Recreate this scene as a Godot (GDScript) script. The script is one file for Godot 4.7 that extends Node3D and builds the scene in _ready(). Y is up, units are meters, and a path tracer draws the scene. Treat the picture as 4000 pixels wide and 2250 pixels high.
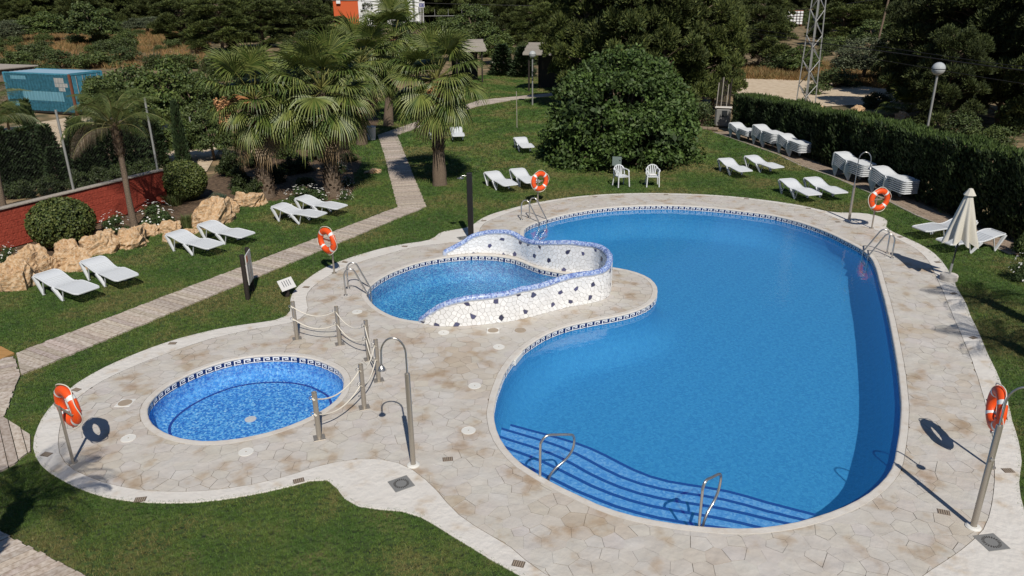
extends Node3D
# A garden with three curved pools seen from a few metres up: metres, y up, the deck lies at y = 0.

var BIG := PackedVector2Array([Vector2(0.42,-22.28),Vector2(0.4,-22.58),Vector2(0.39,-22.88),Vector2(0.38,-23.18),Vector2(0.4,-23.48),Vector2(0.46,-23.76),Vector2(0.59,-24.03),Vector2(0.75,-24.27),Vector2(0.95,-24.5),Vector2(1.16,-24.71),Vector2(1.38,-24.91),Vector2(1.61,-25.11),Vector2(1.84,-25.29),Vector2(2.08,-25.47),Vector2(2.34,-25.63),Vector2(2.6,-25.78),Vector2(2.86,-25.92),Vector2(3.14,-26.04),Vector2(3.42,-26.14),Vector2(3.7,-26.22),Vector2(4,-26.28),Vector2(4.29,-26.33),Vector2(4.59,-26.37),Vector2(4.89,-26.4),Vector2(5.19,-26.41),Vector2(5.49,-26.41),Vector2(5.78,-26.38),Vector2(6.08,-26.32),Vector2(6.37,-26.25),Vector2(6.65,-26.16),Vector2(6.94,-26.06),Vector2(7.22,-25.96),Vector2(7.49,-25.84),Vector2(7.76,-25.7),Vector2(8.02,-25.55),Vector2(8.28,-25.41),Vector2(8.54,-25.26),Vector2(8.79,-25.09),Vector2(9.01,-24.9),Vector2(9.2,-24.67),Vector2(9.38,-24.43),Vector2(9.54,-24.18),Vector2(9.68,-23.91),Vector2(9.81,-23.64),Vector2(9.92,-23.37),Vector2(10.02,-23.08),Vector2(10.1,-22.8),Vector2(10.17,-22.5),Vector2(10.22,-22.21),Vector2(10.28,-21.91),Vector2(10.33,-21.62),Vector2(10.37,-21.32),Vector2(10.38,-21.02),Vector2(10.36,-20.73),Vector2(10.31,-20.43),Vector2(10.24,-20.14),Vector2(10.15,-19.86),Vector2(10.06,-19.57),Vector2(9.96,-19.29),Vector2(9.86,-19.01),Vector2(9.75,-18.72),Vector2(9.65,-18.44),Vector2(9.55,-18.16),Vector2(9.45,-17.88),Vector2(9.35,-17.6),Vector2(9.25,-17.31),Vector2(9.14,-17.03),Vector2(9.04,-16.75),Vector2(8.93,-16.47),Vector2(8.83,-16.19),Vector2(8.72,-15.91),Vector2(8.61,-15.63),Vector2(8.5,-15.35),Vector2(8.39,-15.07),Vector2(8.28,-14.79),Vector2(8.17,-14.51),Vector2(8.06,-14.24),Vector2(7.95,-13.96),Vector2(7.83,-13.68),Vector2(7.72,-13.4),Vector2(7.6,-13.13),Vector2(7.48,-12.85),Vector2(7.36,-12.58),Vector2(7.24,-12.31),Vector2(7.11,-12.04),Vector2(6.97,-11.77),Vector2(6.83,-11.5),Vector2(6.69,-11.24),Vector2(6.54,-10.98),Vector2(6.39,-10.72),Vector2(6.24,-10.46),Vector2(6.07,-10.21),Vector2(5.88,-9.99),Vector2(5.66,-9.78),Vector2(5.43,-9.59),Vector2(5.18,-9.42),Vector2(4.92,-9.27),Vector2(4.65,-9.14),Vector2(4.38,-9.03),Vector2(4.1,-8.93),Vector2(3.81,-8.86),Vector2(3.51,-8.81),Vector2(3.21,-8.8),Vector2(2.92,-8.82),Vector2(2.62,-8.86),Vector2(2.33,-8.92),Vector2(2.04,-9),Vector2(1.76,-9.1),Vector2(1.49,-9.23),Vector2(1.24,-9.39),Vector2(1.01,-9.58),Vector2(0.78,-9.77),Vector2(0.56,-9.97),Vector2(0.35,-10.19),Vector2(0.15,-10.41),Vector2(-0.01,-10.66),Vector2(-0.14,-10.93),Vector2(-0.24,-11.21),Vector2(-0.31,-11.5),Vector2(-0.35,-11.79),Vector2(-0.37,-12.09),Vector2(-0.35,-12.39),Vector2(-0.33,-12.69),Vector2(-0.29,-12.98),Vector2(-0.24,-13.28),Vector2(-0.19,-13.57),Vector2(-0.11,-13.86),Vector2(-0.02,-14.15),Vector2(0.09,-14.43),Vector2(0.22,-14.7),Vector2(0.37,-14.95),Vector2(0.54,-15.2),Vector2(0.72,-15.44),Vector2(0.93,-15.65),Vector2(1.16,-15.84),Vector2(1.41,-16),Vector2(1.68,-16.13),Vector2(1.95,-16.25),Vector2(2.23,-16.36),Vector2(2.51,-16.48),Vector2(2.77,-16.62),Vector2(3.01,-16.79),Vector2(3.23,-16.99),Vector2(3.42,-17.22),Vector2(3.56,-17.48),Vector2(3.66,-17.75),Vector2(3.73,-18.04),Vector2(3.77,-18.34),Vector2(3.76,-18.63),Vector2(3.71,-18.92),Vector2(3.59,-19.19),Vector2(3.42,-19.43),Vector2(3.21,-19.63),Vector2(2.96,-19.79),Vector2(2.69,-19.92),Vector2(2.42,-20.04),Vector2(2.14,-20.14),Vector2(1.85,-20.24),Vector2(1.58,-20.35),Vector2(1.31,-20.49),Vector2(1.08,-20.67),Vector2(0.89,-20.89),Vector2(0.73,-21.14),Vector2(0.61,-21.41),Vector2(0.52,-21.69),Vector2(0.46,-21.99)])
var MID := PackedVector2Array([Vector2(-3.74,-17.99),Vector2(-3.75,-18.11),Vector2(-3.76,-18.33),Vector2(-3.74,-18.58),Vector2(-3.68,-18.82),Vector2(-3.61,-19.06),Vector2(-3.51,-19.29),Vector2(-3.4,-19.52),Vector2(-3.27,-19.73),Vector2(-3.12,-19.93),Vector2(-2.96,-20.13),Vector2(-2.8,-20.31),Vector2(-2.61,-20.48),Vector2(-2.41,-20.63),Vector2(-2.19,-20.75),Vector2(-1.97,-20.86),Vector2(-1.73,-20.94),Vector2(-1.49,-21),Vector2(-1.24,-21.04),Vector2(-0.99,-21.05),Vector2(-0.75,-21.02),Vector2(-0.5,-20.97),Vector2(-0.27,-20.88),Vector2(-0.05,-20.76),Vector2(0.14,-20.6),Vector2(0.3,-20.42),Vector2(0.44,-20.22),Vector2(0.6,-20.02),Vector2(0.77,-19.84),Vector2(0.97,-19.69),Vector2(1.19,-19.56),Vector2(1.41,-19.46),Vector2(1.65,-19.37),Vector2(1.86,-19.26),Vector2(2.03,-19.11),Vector2(2.13,-18.89),Vector2(2.18,-18.65),Vector2(2.17,-18.41),Vector2(2.13,-18.16),Vector2(2.04,-17.94),Vector2(1.9,-17.74),Vector2(1.72,-17.57),Vector2(1.52,-17.42),Vector2(1.3,-17.3),Vector2(1.08,-17.17),Vector2(0.86,-17.05),Vector2(0.65,-16.92),Vector2(0.43,-16.79),Vector2(0.21,-16.67),Vector2(-0.02,-16.57),Vector2(-0.25,-16.48),Vector2(-0.49,-16.41),Vector2(-0.74,-16.34),Vector2(-0.98,-16.3),Vector2(-1.23,-16.26),Vector2(-1.48,-16.24),Vector2(-1.73,-16.22),Vector2(-1.98,-16.22),Vector2(-2.22,-16.26),Vector2(-2.46,-16.34),Vector2(-2.68,-16.45),Vector2(-2.88,-16.6),Vector2(-3.05,-16.77),Vector2(-3.22,-16.97),Vector2(-3.36,-17.17),Vector2(-3.49,-17.39),Vector2(-3.6,-17.61),Vector2(-3.68,-17.81),Vector2(-3.73,-17.93)])
var SMALL := PackedVector2Array([Vector2(-6.64,-11.97),Vector2(-6.75,-12.15),Vector2(-6.84,-12.35),Vector2(-6.89,-12.56),Vector2(-6.9,-12.78),Vector2(-6.88,-12.99),Vector2(-6.83,-13.2),Vector2(-6.76,-13.4),Vector2(-6.66,-13.6),Vector2(-6.55,-13.78),Vector2(-6.41,-13.96),Vector2(-6.27,-14.11),Vector2(-6.1,-14.26),Vector2(-5.92,-14.37),Vector2(-5.72,-14.45),Vector2(-5.51,-14.51),Vector2(-5.3,-14.54),Vector2(-5.08,-14.55),Vector2(-4.86,-14.54),Vector2(-4.65,-14.51),Vector2(-4.44,-14.45),Vector2(-4.24,-14.37),Vector2(-4.05,-14.26),Vector2(-3.88,-14.13),Vector2(-3.72,-13.99),Vector2(-3.57,-13.83),Vector2(-3.46,-13.64),Vector2(-3.38,-13.44),Vector2(-3.34,-13.23),Vector2(-3.31,-13.02),Vector2(-3.32,-12.8),Vector2(-3.36,-12.59),Vector2(-3.44,-12.39),Vector2(-3.55,-12.2),Vector2(-3.68,-12.03),Vector2(-3.82,-11.87),Vector2(-3.98,-11.72),Vector2(-4.15,-11.59),Vector2(-4.34,-11.47),Vector2(-4.53,-11.38),Vector2(-4.74,-11.3),Vector2(-4.95,-11.25),Vector2(-5.16,-11.22),Vector2(-5.38,-11.22),Vector2(-5.59,-11.26),Vector2(-5.8,-11.32),Vector2(-5.99,-11.41),Vector2(-6.18,-11.52),Vector2(-6.35,-11.65),Vector2(-6.51,-11.8)])
var OUTER := PackedVector2Array([Vector2(-0.03,-8),Vector2(-0.31,-8.22),Vector2(-0.57,-8.45),Vector2(-0.84,-8.68),Vector2(-1.09,-8.91),Vector2(-1.36,-9.13),Vector2(-1.67,-9.28),Vector2(-2,-9.33),Vector2(-2.33,-9.4),Vector2(-2.58,-9.59),Vector2(-2.77,-9.87),Vector2(-2.96,-10.07),Vector2(-3.23,-10.06),Vector2(-3.54,-9.91),Vector2(-3.86,-9.78),Vector2(-4.2,-9.67),Vector2(-4.53,-9.59),Vector2(-4.88,-9.54),Vector2(-5.23,-9.53),Vector2(-5.58,-9.55),Vector2(-5.92,-9.6),Vector2(-6.26,-9.68),Vector2(-6.59,-9.81),Vector2(-6.9,-9.96),Vector2(-7.2,-10.14),Vector2(-7.49,-10.33),Vector2(-7.76,-10.54),Vector2(-8,-10.79),Vector2(-8.21,-11.07),Vector2(-8.38,-11.38),Vector2(-8.51,-11.7),Vector2(-8.62,-12.03),Vector2(-8.69,-12.37),Vector2(-8.72,-12.72),Vector2(-8.72,-13.07),Vector2(-8.69,-13.41),Vector2(-8.6,-13.75),Vector2(-8.48,-14.07),Vector2(-8.32,-14.38),Vector2(-8.13,-14.68),Vector2(-7.93,-14.97),Vector2(-7.71,-15.23),Vector2(-7.46,-15.48),Vector2(-7.18,-15.69),Vector2(-6.89,-15.89),Vector2(-6.58,-16.05),Vector2(-6.26,-16.18),Vector2(-5.93,-16.29),Vector2(-5.62,-16.42),Vector2(-5.44,-16.65),Vector2(-5.41,-16.97),Vector2(-5.49,-17.31),Vector2(-5.59,-17.65),Vector2(-5.65,-17.99),Vector2(-5.67,-18.33),Vector2(-5.64,-18.68),Vector2(-5.58,-19.02),Vector2(-5.5,-19.36),Vector2(-5.41,-19.7),Vector2(-5.29,-20.03),Vector2(-5.14,-20.34),Vector2(-4.95,-20.63),Vector2(-4.74,-20.91),Vector2(-4.51,-21.18),Vector2(-4.27,-21.43),Vector2(-4.02,-21.68),Vector2(-3.75,-21.9),Vector2(-3.46,-22.09),Vector2(-3.15,-22.25),Vector2(-2.83,-22.39),Vector2(-2.57,-22.57),Vector2(-2.42,-22.86),Vector2(-2.34,-23.19),Vector2(-2.17,-23.46),Vector2(-1.88,-23.62),Vector2(-1.58,-23.77),Vector2(-1.35,-24.01),Vector2(-1.23,-24.32),Vector2(-1.12,-24.65),Vector2(-0.98,-24.97),Vector2(-0.81,-25.27),Vector2(-0.6,-25.55),Vector2(-0.37,-25.81),Vector2(-0.12,-26.05),Vector2(0.13,-26.3),Vector2(0.39,-26.53),Vector2(0.66,-26.75),Vector2(0.95,-26.95),Vector2(1.24,-27.14),Vector2(1.54,-27.32),Vector2(1.85,-27.49),Vector2(2.17,-27.64),Vector2(2.49,-27.77),Vector2(2.82,-27.88),Vector2(3.16,-27.97),Vector2(3.5,-28.05),Vector2(3.84,-28.11),Vector2(4.19,-28.15),Vector2(4.54,-28.18),Vector2(4.89,-28.19),Vector2(5.24,-28.18),Vector2(5.59,-28.16),Vector2(5.94,-28.13),Vector2(6.28,-28.08),Vector2(6.63,-28.03),Vector2(6.97,-27.96),Vector2(7.31,-27.88),Vector2(7.65,-27.78),Vector2(7.98,-27.67),Vector2(8.3,-27.54),Vector2(8.62,-27.39),Vector2(8.92,-27.22),Vector2(9.22,-27.04),Vector2(9.52,-26.85),Vector2(9.81,-26.65),Vector2(10.08,-26.44),Vector2(10.35,-26.21),Vector2(10.57,-25.95),Vector2(10.76,-25.66),Vector2(10.97,-25.39),Vector2(11.25,-25.23),Vector2(11.58,-25.18),Vector2(11.92,-25.15),Vector2(12.23,-25.03),Vector2(12.44,-24.79),Vector2(12.53,-24.46),Vector2(12.48,-24.13),Vector2(12.33,-23.83),Vector2(12.16,-23.53),Vector2(12.09,-23.2),Vector2(12.11,-22.86),Vector2(12.17,-22.52),Vector2(12.23,-22.17),Vector2(12.29,-21.83),Vector2(12.32,-21.48),Vector2(12.32,-21.13),Vector2(12.29,-20.78),Vector2(12.23,-20.44),Vector2(12.15,-20.1),Vector2(12.05,-19.76),Vector2(11.95,-19.43),Vector2(11.85,-19.1),Vector2(11.73,-18.77),Vector2(11.6,-18.44),Vector2(11.46,-18.12),Vector2(11.35,-17.79),Vector2(11.24,-17.46),Vector2(11.13,-17.13),Vector2(11,-16.8),Vector2(10.86,-16.48),Vector2(10.73,-16.16),Vector2(10.61,-15.83),Vector2(10.49,-15.5),Vector2(10.36,-15.17),Vector2(10.23,-14.85),Vector2(10.1,-14.53),Vector2(9.97,-14.2),Vector2(9.85,-13.87),Vector2(9.73,-13.54),Vector2(9.6,-13.22),Vector2(9.46,-12.9),Vector2(9.32,-12.58),Vector2(9.18,-12.26),Vector2(9.03,-11.94),Vector2(8.87,-11.63),Vector2(8.73,-11.31),Vector2(8.58,-10.99),Vector2(8.42,-10.68),Vector2(8.25,-10.38),Vector2(8.05,-10.1),Vector2(7.85,-9.81),Vector2(7.68,-9.51),Vector2(7.53,-9.19),Vector2(7.39,-8.87),Vector2(7.26,-8.55),Vector2(7.2,-8.21),Vector2(7.24,-7.88),Vector2(7.32,-7.55),Vector2(7.37,-7.21),Vector2(7.37,-6.86),Vector2(7.27,-6.55),Vector2(7.03,-6.34),Vector2(6.71,-6.23),Vector2(6.36,-6.17),Vector2(6.01,-6.14),Vector2(5.66,-6.12),Vector2(5.31,-6.11),Vector2(4.96,-6.1),Vector2(4.61,-6.1),Vector2(4.26,-6.1),Vector2(3.92,-6.11),Vector2(3.57,-6.13),Vector2(3.22,-6.15),Vector2(2.87,-6.18),Vector2(2.52,-6.24),Vector2(2.19,-6.34),Vector2(1.89,-6.51),Vector2(1.63,-6.73),Vector2(1.37,-6.97),Vector2(1.1,-7.18),Vector2(0.81,-7.38),Vector2(0.53,-7.58),Vector2(0.24,-7.79)])
var INNER := PackedVector2Array([Vector2(-0.06,-8.46),Vector2(-0.32,-8.69),Vector2(-0.58,-8.92),Vector2(-0.82,-9.17),Vector2(-1.02,-9.46),Vector2(-1.2,-9.76),Vector2(-1.4,-10.04),Vector2(-1.63,-10.3),Vector2(-1.9,-10.51),Vector2(-2.22,-10.62),Vector2(-2.56,-10.63),Vector2(-2.9,-10.56),Vector2(-3.22,-10.42),Vector2(-3.52,-10.24),Vector2(-3.83,-10.08),Vector2(-4.15,-9.95),Vector2(-4.49,-9.86),Vector2(-4.83,-9.81),Vector2(-5.18,-9.79),Vector2(-5.53,-9.81),Vector2(-5.88,-9.86),Vector2(-6.21,-9.95),Vector2(-6.54,-10.07),Vector2(-6.86,-10.23),Vector2(-7.16,-10.4),Vector2(-7.43,-10.62),Vector2(-7.66,-10.88),Vector2(-7.85,-11.17),Vector2(-8.01,-11.48),Vector2(-8.16,-11.8),Vector2(-8.28,-12.12),Vector2(-8.35,-12.46),Vector2(-8.36,-12.81),Vector2(-8.32,-13.15),Vector2(-8.22,-13.49),Vector2(-8.07,-13.8),Vector2(-7.89,-14.1),Vector2(-7.69,-14.39),Vector2(-7.47,-14.66),Vector2(-7.24,-14.93),Vector2(-7.01,-15.18),Vector2(-6.75,-15.42),Vector2(-6.46,-15.62),Vector2(-6.16,-15.8),Vector2(-5.86,-15.96),Vector2(-5.54,-16.09),Vector2(-5.24,-16.24),Vector2(-5.05,-16.49),Vector2(-4.98,-16.82),Vector2(-5.03,-17.16),Vector2(-5.14,-17.49),Vector2(-5.24,-17.82),Vector2(-5.28,-18.17),Vector2(-5.26,-18.51),Vector2(-5.19,-18.86),Vector2(-5.09,-19.19),Vector2(-4.97,-19.52),Vector2(-4.83,-19.84),Vector2(-4.65,-20.14),Vector2(-4.45,-20.42),Vector2(-4.22,-20.69),Vector2(-3.98,-20.94),Vector2(-3.72,-21.18),Vector2(-3.48,-21.43),Vector2(-3.23,-21.67),Vector2(-2.95,-21.87),Vector2(-2.63,-22.01),Vector2(-2.3,-22.12),Vector2(-1.96,-22.2),Vector2(-1.63,-22.29),Vector2(-1.35,-22.47),Vector2(-1.16,-22.75),Vector2(-1.07,-23.08),Vector2(-1.04,-23.42),Vector2(-1.02,-23.77),Vector2(-0.96,-24.12),Vector2(-0.85,-24.45),Vector2(-0.68,-24.75),Vector2(-0.49,-25.04),Vector2(-0.29,-25.33),Vector2(-0.09,-25.61),Vector2(0.13,-25.89),Vector2(0.36,-26.15),Vector2(0.61,-26.39),Vector2(0.89,-26.61),Vector2(1.17,-26.81),Vector2(1.46,-27.01),Vector2(1.76,-27.19),Vector2(2.06,-27.37),Vector2(2.38,-27.52),Vector2(2.7,-27.65),Vector2(3.04,-27.75),Vector2(3.38,-27.83),Vector2(3.72,-27.9),Vector2(4.07,-27.95),Vector2(4.41,-27.98),Vector2(4.76,-27.99),Vector2(5.11,-27.99),Vector2(5.46,-27.97),Vector2(5.81,-27.94),Vector2(6.16,-27.9),Vector2(6.51,-27.85),Vector2(6.85,-27.78),Vector2(7.19,-27.71),Vector2(7.53,-27.61),Vector2(7.86,-27.51),Vector2(8.19,-27.38),Vector2(8.51,-27.23),Vector2(8.81,-27.06),Vector2(9.1,-26.87),Vector2(9.39,-26.67),Vector2(9.68,-26.47),Vector2(9.96,-26.26),Vector2(10.22,-26.03),Vector2(10.45,-25.78),Vector2(10.64,-25.48),Vector2(10.76,-25.16),Vector2(10.86,-24.82),Vector2(10.96,-24.49),Vector2(11.08,-24.16),Vector2(11.24,-23.85),Vector2(11.42,-23.55),Vector2(11.6,-23.25),Vector2(11.74,-22.94),Vector2(11.82,-22.6),Vector2(11.88,-22.25),Vector2(11.93,-21.91),Vector2(11.96,-21.56),Vector2(11.97,-21.21),Vector2(11.94,-20.86),Vector2(11.88,-20.52),Vector2(11.8,-20.18),Vector2(11.7,-19.84),Vector2(11.58,-19.51),Vector2(11.46,-19.19),Vector2(11.34,-18.86),Vector2(11.22,-18.53),Vector2(11.1,-18.2),Vector2(10.98,-17.87),Vector2(10.85,-17.54),Vector2(10.73,-17.22),Vector2(10.6,-16.89),Vector2(10.48,-16.56),Vector2(10.35,-16.23),Vector2(10.23,-15.91),Vector2(10.11,-15.58),Vector2(9.99,-15.25),Vector2(9.86,-14.92),Vector2(9.74,-14.59),Vector2(9.61,-14.27),Vector2(9.49,-13.94),Vector2(9.35,-13.62),Vector2(9.22,-13.29),Vector2(9.08,-12.97),Vector2(8.94,-12.65),Vector2(8.8,-12.33),Vector2(8.65,-12.01),Vector2(8.5,-11.7),Vector2(8.36,-11.38),Vector2(8.2,-11.06),Vector2(8.04,-10.76),Vector2(7.86,-10.45),Vector2(7.68,-10.15),Vector2(7.5,-9.85),Vector2(7.31,-9.56),Vector2(7.11,-9.27),Vector2(6.9,-8.99),Vector2(6.67,-8.73),Vector2(6.4,-8.51),Vector2(6.12,-8.31),Vector2(5.82,-8.12),Vector2(5.52,-7.94),Vector2(5.23,-7.75),Vector2(4.94,-7.55),Vector2(4.65,-7.36),Vector2(4.34,-7.19),Vector2(4.01,-7.08),Vector2(3.67,-7.01),Vector2(3.32,-6.98),Vector2(2.97,-6.98),Vector2(2.63,-7.01),Vector2(2.28,-7.07),Vector2(1.95,-7.18),Vector2(1.63,-7.31),Vector2(1.3,-7.44),Vector2(0.98,-7.59),Vector2(0.67,-7.75),Vector2(0.39,-7.94),Vector2(0.15,-8.19)])
var WAVE := PackedVector3Array([Vector3(-2.12,0.05,-16.22),Vector3(-2.04,0.12,-16.17),Vector3(-1.96,0.2,-16.13),Vector3(-1.88,0.28,-16.09),Vector3(-1.79,0.35,-16.06),Vector3(-1.7,0.42,-16.04),Vector3(-1.6,0.48,-16.02),Vector3(-1.49,0.53,-16.01),Vector3(-1.38,0.57,-16.01),Vector3(-1.26,0.6,-16.01),Vector3(-1.14,0.62,-16.02),Vector3(-1.03,0.64,-16.04),Vector3(-0.91,0.65,-16.05),Vector3(-0.79,0.65,-16.08),Vector3(-0.67,0.65,-16.1),Vector3(-0.55,0.65,-16.13),Vector3(-0.44,0.65,-16.16),Vector3(-0.32,0.66,-16.19),Vector3(-0.21,0.66,-16.22),Vector3(-0.09,0.67,-16.26),Vector3(0.02,0.68,-16.31),Vector3(0.13,0.7,-16.35),Vector3(0.23,0.71,-16.41),Vector3(0.34,0.7,-16.46),Vector3(0.44,0.7,-16.52),Vector3(0.54,0.69,-16.59),Vector3(0.65,0.69,-16.65),Vector3(0.75,0.69,-16.72),Vector3(0.85,0.7,-16.78),Vector3(0.95,0.71,-16.85),Vector3(1.05,0.72,-16.91),Vector3(1.15,0.74,-16.96),Vector3(1.26,0.75,-17.02),Vector3(1.37,0.76,-17.08),Vector3(1.47,0.76,-17.13),Vector3(1.58,0.76,-17.18),Vector3(1.69,0.76,-17.23),Vector3(1.8,0.75,-17.28),Vector3(1.91,0.74,-17.33),Vector3(2.02,0.74,-17.39),Vector3(2.12,0.74,-17.45),Vector3(2.21,0.74,-17.51),Vector3(2.29,0.75,-17.6),Vector3(2.35,0.76,-17.69),Vector3(2.4,0.76,-17.8),Vector3(2.43,0.77,-17.92),Vector3(2.46,0.78,-18.03),Vector3(2.49,0.78,-18.15),Vector3(2.51,0.79,-18.27),Vector3(2.52,0.79,-18.39),Vector3(2.53,0.8,-18.51),Vector3(2.52,0.8,-18.63),Vector3(2.51,0.8,-18.74),Vector3(2.49,0.8,-18.86),Vector3(2.45,0.81,-18.98),Vector3(2.41,0.81,-19.09),Vector3(2.35,0.81,-19.19),Vector3(2.28,0.81,-19.28),Vector3(2.19,0.81,-19.36),Vector3(2.09,0.8,-19.41),Vector3(1.98,0.8,-19.46),Vector3(1.87,0.8,-19.5),Vector3(1.76,0.81,-19.54),Vector3(1.64,0.81,-19.58),Vector3(1.53,0.8,-19.62),Vector3(1.42,0.79,-19.67),Vector3(1.31,0.77,-19.71),Vector3(1.2,0.75,-19.77),Vector3(1.1,0.73,-19.83),Vector3(1.01,0.71,-19.9),Vector3(0.91,0.68,-19.97),Vector3(0.83,0.66,-20.05),Vector3(0.74,0.64,-20.13),Vector3(0.67,0.61,-20.22),Vector3(0.59,0.6,-20.31),Vector3(0.52,0.58,-20.41),Vector3(0.46,0.57,-20.51),Vector3(0.39,0.56,-20.61),Vector3(0.33,0.57,-20.71),Vector3(0.25,0.58,-20.8),Vector3(0.18,0.61,-20.88),Vector3(0.09,0.64,-20.96),Vector3(-0.01,0.66,-21.02),Vector3(-0.11,0.67,-21.08),Vector3(-0.22,0.66,-21.13),Vector3(-0.33,0.65,-21.17),Vector3(-0.45,0.64,-21.21),Vector3(-0.56,0.62,-21.24),Vector3(-0.68,0.61,-21.27),Vector3(-0.79,0.58,-21.29),Vector3(-0.91,0.56,-21.29),Vector3(-1.02,0.53,-21.29),Vector3(-1.14,0.49,-21.28),Vector3(-1.24,0.44,-21.26),Vector3(-1.34,0.37,-21.24),Vector3(-1.44,0.31,-21.22),Vector3(-1.54,0.26,-21.2),Vector3(-1.65,0.21,-21.18),Vector3(-1.75,0.16,-21.15),Vector3(-1.86,0.12,-21.12),Vector3(-1.96,0.07,-21.09)])
var STEPS: Array = [PackedVector2Array([Vector2(-1.23,-12.03),Vector2(-1.1,-11.92),Vector2(-0.98,-11.82),Vector2(-0.86,-11.72),Vector2(-0.74,-11.61),Vector2(-0.62,-11.51),Vector2(-0.5,-11.4),Vector2(-0.38,-11.3),Vector2(-0.25,-11.2),Vector2(-0.13,-11.09),Vector2(-0.01,-10.99),Vector2(0.25,-10.77),Vector2(0.51,-10.55),Vector2(0.77,-10.32),Vector2(1.03,-10.09),Vector2(1.31,-9.89),Vector2(1.59,-9.7),Vector2(1.9,-9.54),Vector2(2.21,-9.41),Vector2(2.54,-9.31),Vector2(2.87,-9.22),Vector2(3.21,-9.14),Vector2(3.36,-9.09),Vector2(3.52,-9.05),Vector2(3.67,-9.01),Vector2(3.82,-8.97),Vector2(3.98,-8.92),Vector2(4.13,-8.88),Vector2(4.29,-8.84),Vector2(4.44,-8.79),Vector2(4.59,-8.75),Vector2(4.75,-8.71)]),
PackedVector2Array([Vector2(-1.31,-12.49),Vector2(-1.18,-12.39),Vector2(-1.05,-12.29),Vector2(-0.92,-12.2),Vector2(-0.8,-12.1),Vector2(-0.67,-12),Vector2(-0.54,-11.91),Vector2(-0.41,-11.81),Vector2(-0.28,-11.71),Vector2(-0.16,-11.62),Vector2(-0.03,-11.52),Vector2(0.26,-11.33),Vector2(0.53,-11.13),Vector2(0.79,-10.9),Vector2(1.04,-10.67),Vector2(1.3,-10.43),Vector2(1.57,-10.23),Vector2(1.86,-10.05),Vector2(2.17,-9.9),Vector2(2.5,-9.79),Vector2(2.83,-9.69),Vector2(3.15,-9.59),Vector2(3.47,-9.47),Vector2(3.79,-9.33),Vector2(3.94,-9.27),Vector2(4.09,-9.22),Vector2(4.24,-9.16),Vector2(4.39,-9.11),Vector2(4.54,-9.05),Vector2(4.69,-8.99),Vector2(4.84,-8.94),Vector2(4.99,-8.88),Vector2(5.14,-8.82),Vector2(5.29,-8.77)]),
PackedVector2Array([Vector2(-1.37,-12.92),Vector2(-1.24,-12.83),Vector2(-1.1,-12.74),Vector2(-0.97,-12.66),Vector2(-0.83,-12.57),Vector2(-0.7,-12.48),Vector2(-0.57,-12.4),Vector2(-0.43,-12.31),Vector2(-0.3,-12.22),Vector2(-0.16,-12.13),Vector2(-0.03,-12.05),Vector2(0.27,-11.88),Vector2(0.56,-11.7),Vector2(0.82,-11.5),Vector2(1.06,-11.27),Vector2(1.29,-11.02),Vector2(1.54,-10.79),Vector2(1.8,-10.59),Vector2(2.09,-10.42),Vector2(2.4,-10.29),Vector2(2.72,-10.19),Vector2(3.05,-10.1),Vector2(3.37,-10),Vector2(3.68,-9.88),Vector2(3.99,-9.74),Vector2(4.14,-9.68),Vector2(4.29,-9.62),Vector2(4.44,-9.56),Vector2(4.59,-9.5),Vector2(4.74,-9.45),Vector2(4.89,-9.39),Vector2(5.03,-9.33),Vector2(5.18,-9.27),Vector2(5.33,-9.21),Vector2(5.48,-9.16)]),
PackedVector2Array([Vector2(-1.4,-13.42),Vector2(-1.26,-13.34),Vector2(-1.13,-13.25),Vector2(-0.99,-13.17),Vector2(-0.85,-13.09),Vector2(-0.71,-13.01),Vector2(-0.58,-12.93),Vector2(-0.44,-12.84),Vector2(-0.3,-12.76),Vector2(-0.17,-12.68),Vector2(-0.03,-12.6),Vector2(0.29,-12.42),Vector2(0.59,-12.25),Vector2(0.89,-12.05),Vector2(1.15,-11.83),Vector2(1.4,-11.58),Vector2(1.63,-11.33),Vector2(1.89,-11.09),Vector2(2.18,-10.9),Vector2(2.5,-10.75),Vector2(2.83,-10.64),Vector2(3.17,-10.55),Vector2(3.5,-10.44),Vector2(3.82,-10.29),Vector2(4.13,-10.12),Vector2(4.28,-10.06),Vector2(4.42,-9.99),Vector2(4.57,-9.93),Vector2(4.72,-9.86),Vector2(4.86,-9.8),Vector2(5.01,-9.73),Vector2(5.16,-9.67),Vector2(5.3,-9.6),Vector2(5.45,-9.54),Vector2(5.59,-9.47)]),
PackedVector2Array([Vector2(-1.44,-13.82),Vector2(-1.3,-13.75),Vector2(-1.16,-13.67),Vector2(-1.02,-13.6),Vector2(-0.87,-13.52),Vector2(-0.73,-13.45),Vector2(-0.59,-13.37),Vector2(-0.45,-13.3),Vector2(-0.31,-13.22),Vector2(-0.17,-13.15),Vector2(-0.03,-13.07),Vector2(0.27,-12.91),Vector2(0.58,-12.75),Vector2(0.88,-12.59),Vector2(1.18,-12.42),Vector2(1.46,-12.22),Vector2(1.71,-11.99),Vector2(1.94,-11.75),Vector2(2.18,-11.51),Vector2(2.44,-11.31),Vector2(2.73,-11.16),Vector2(3.05,-11.06),Vector2(3.37,-10.97),Vector2(3.69,-10.86),Vector2(3.99,-10.71),Vector2(4.28,-10.54),Vector2(4.43,-10.47),Vector2(4.57,-10.4),Vector2(4.71,-10.33),Vector2(4.86,-10.26),Vector2(5,-10.19),Vector2(5.15,-10.13),Vector2(5.29,-10.06),Vector2(5.44,-9.99),Vector2(5.58,-9.92),Vector2(5.73,-9.85)])]
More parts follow.
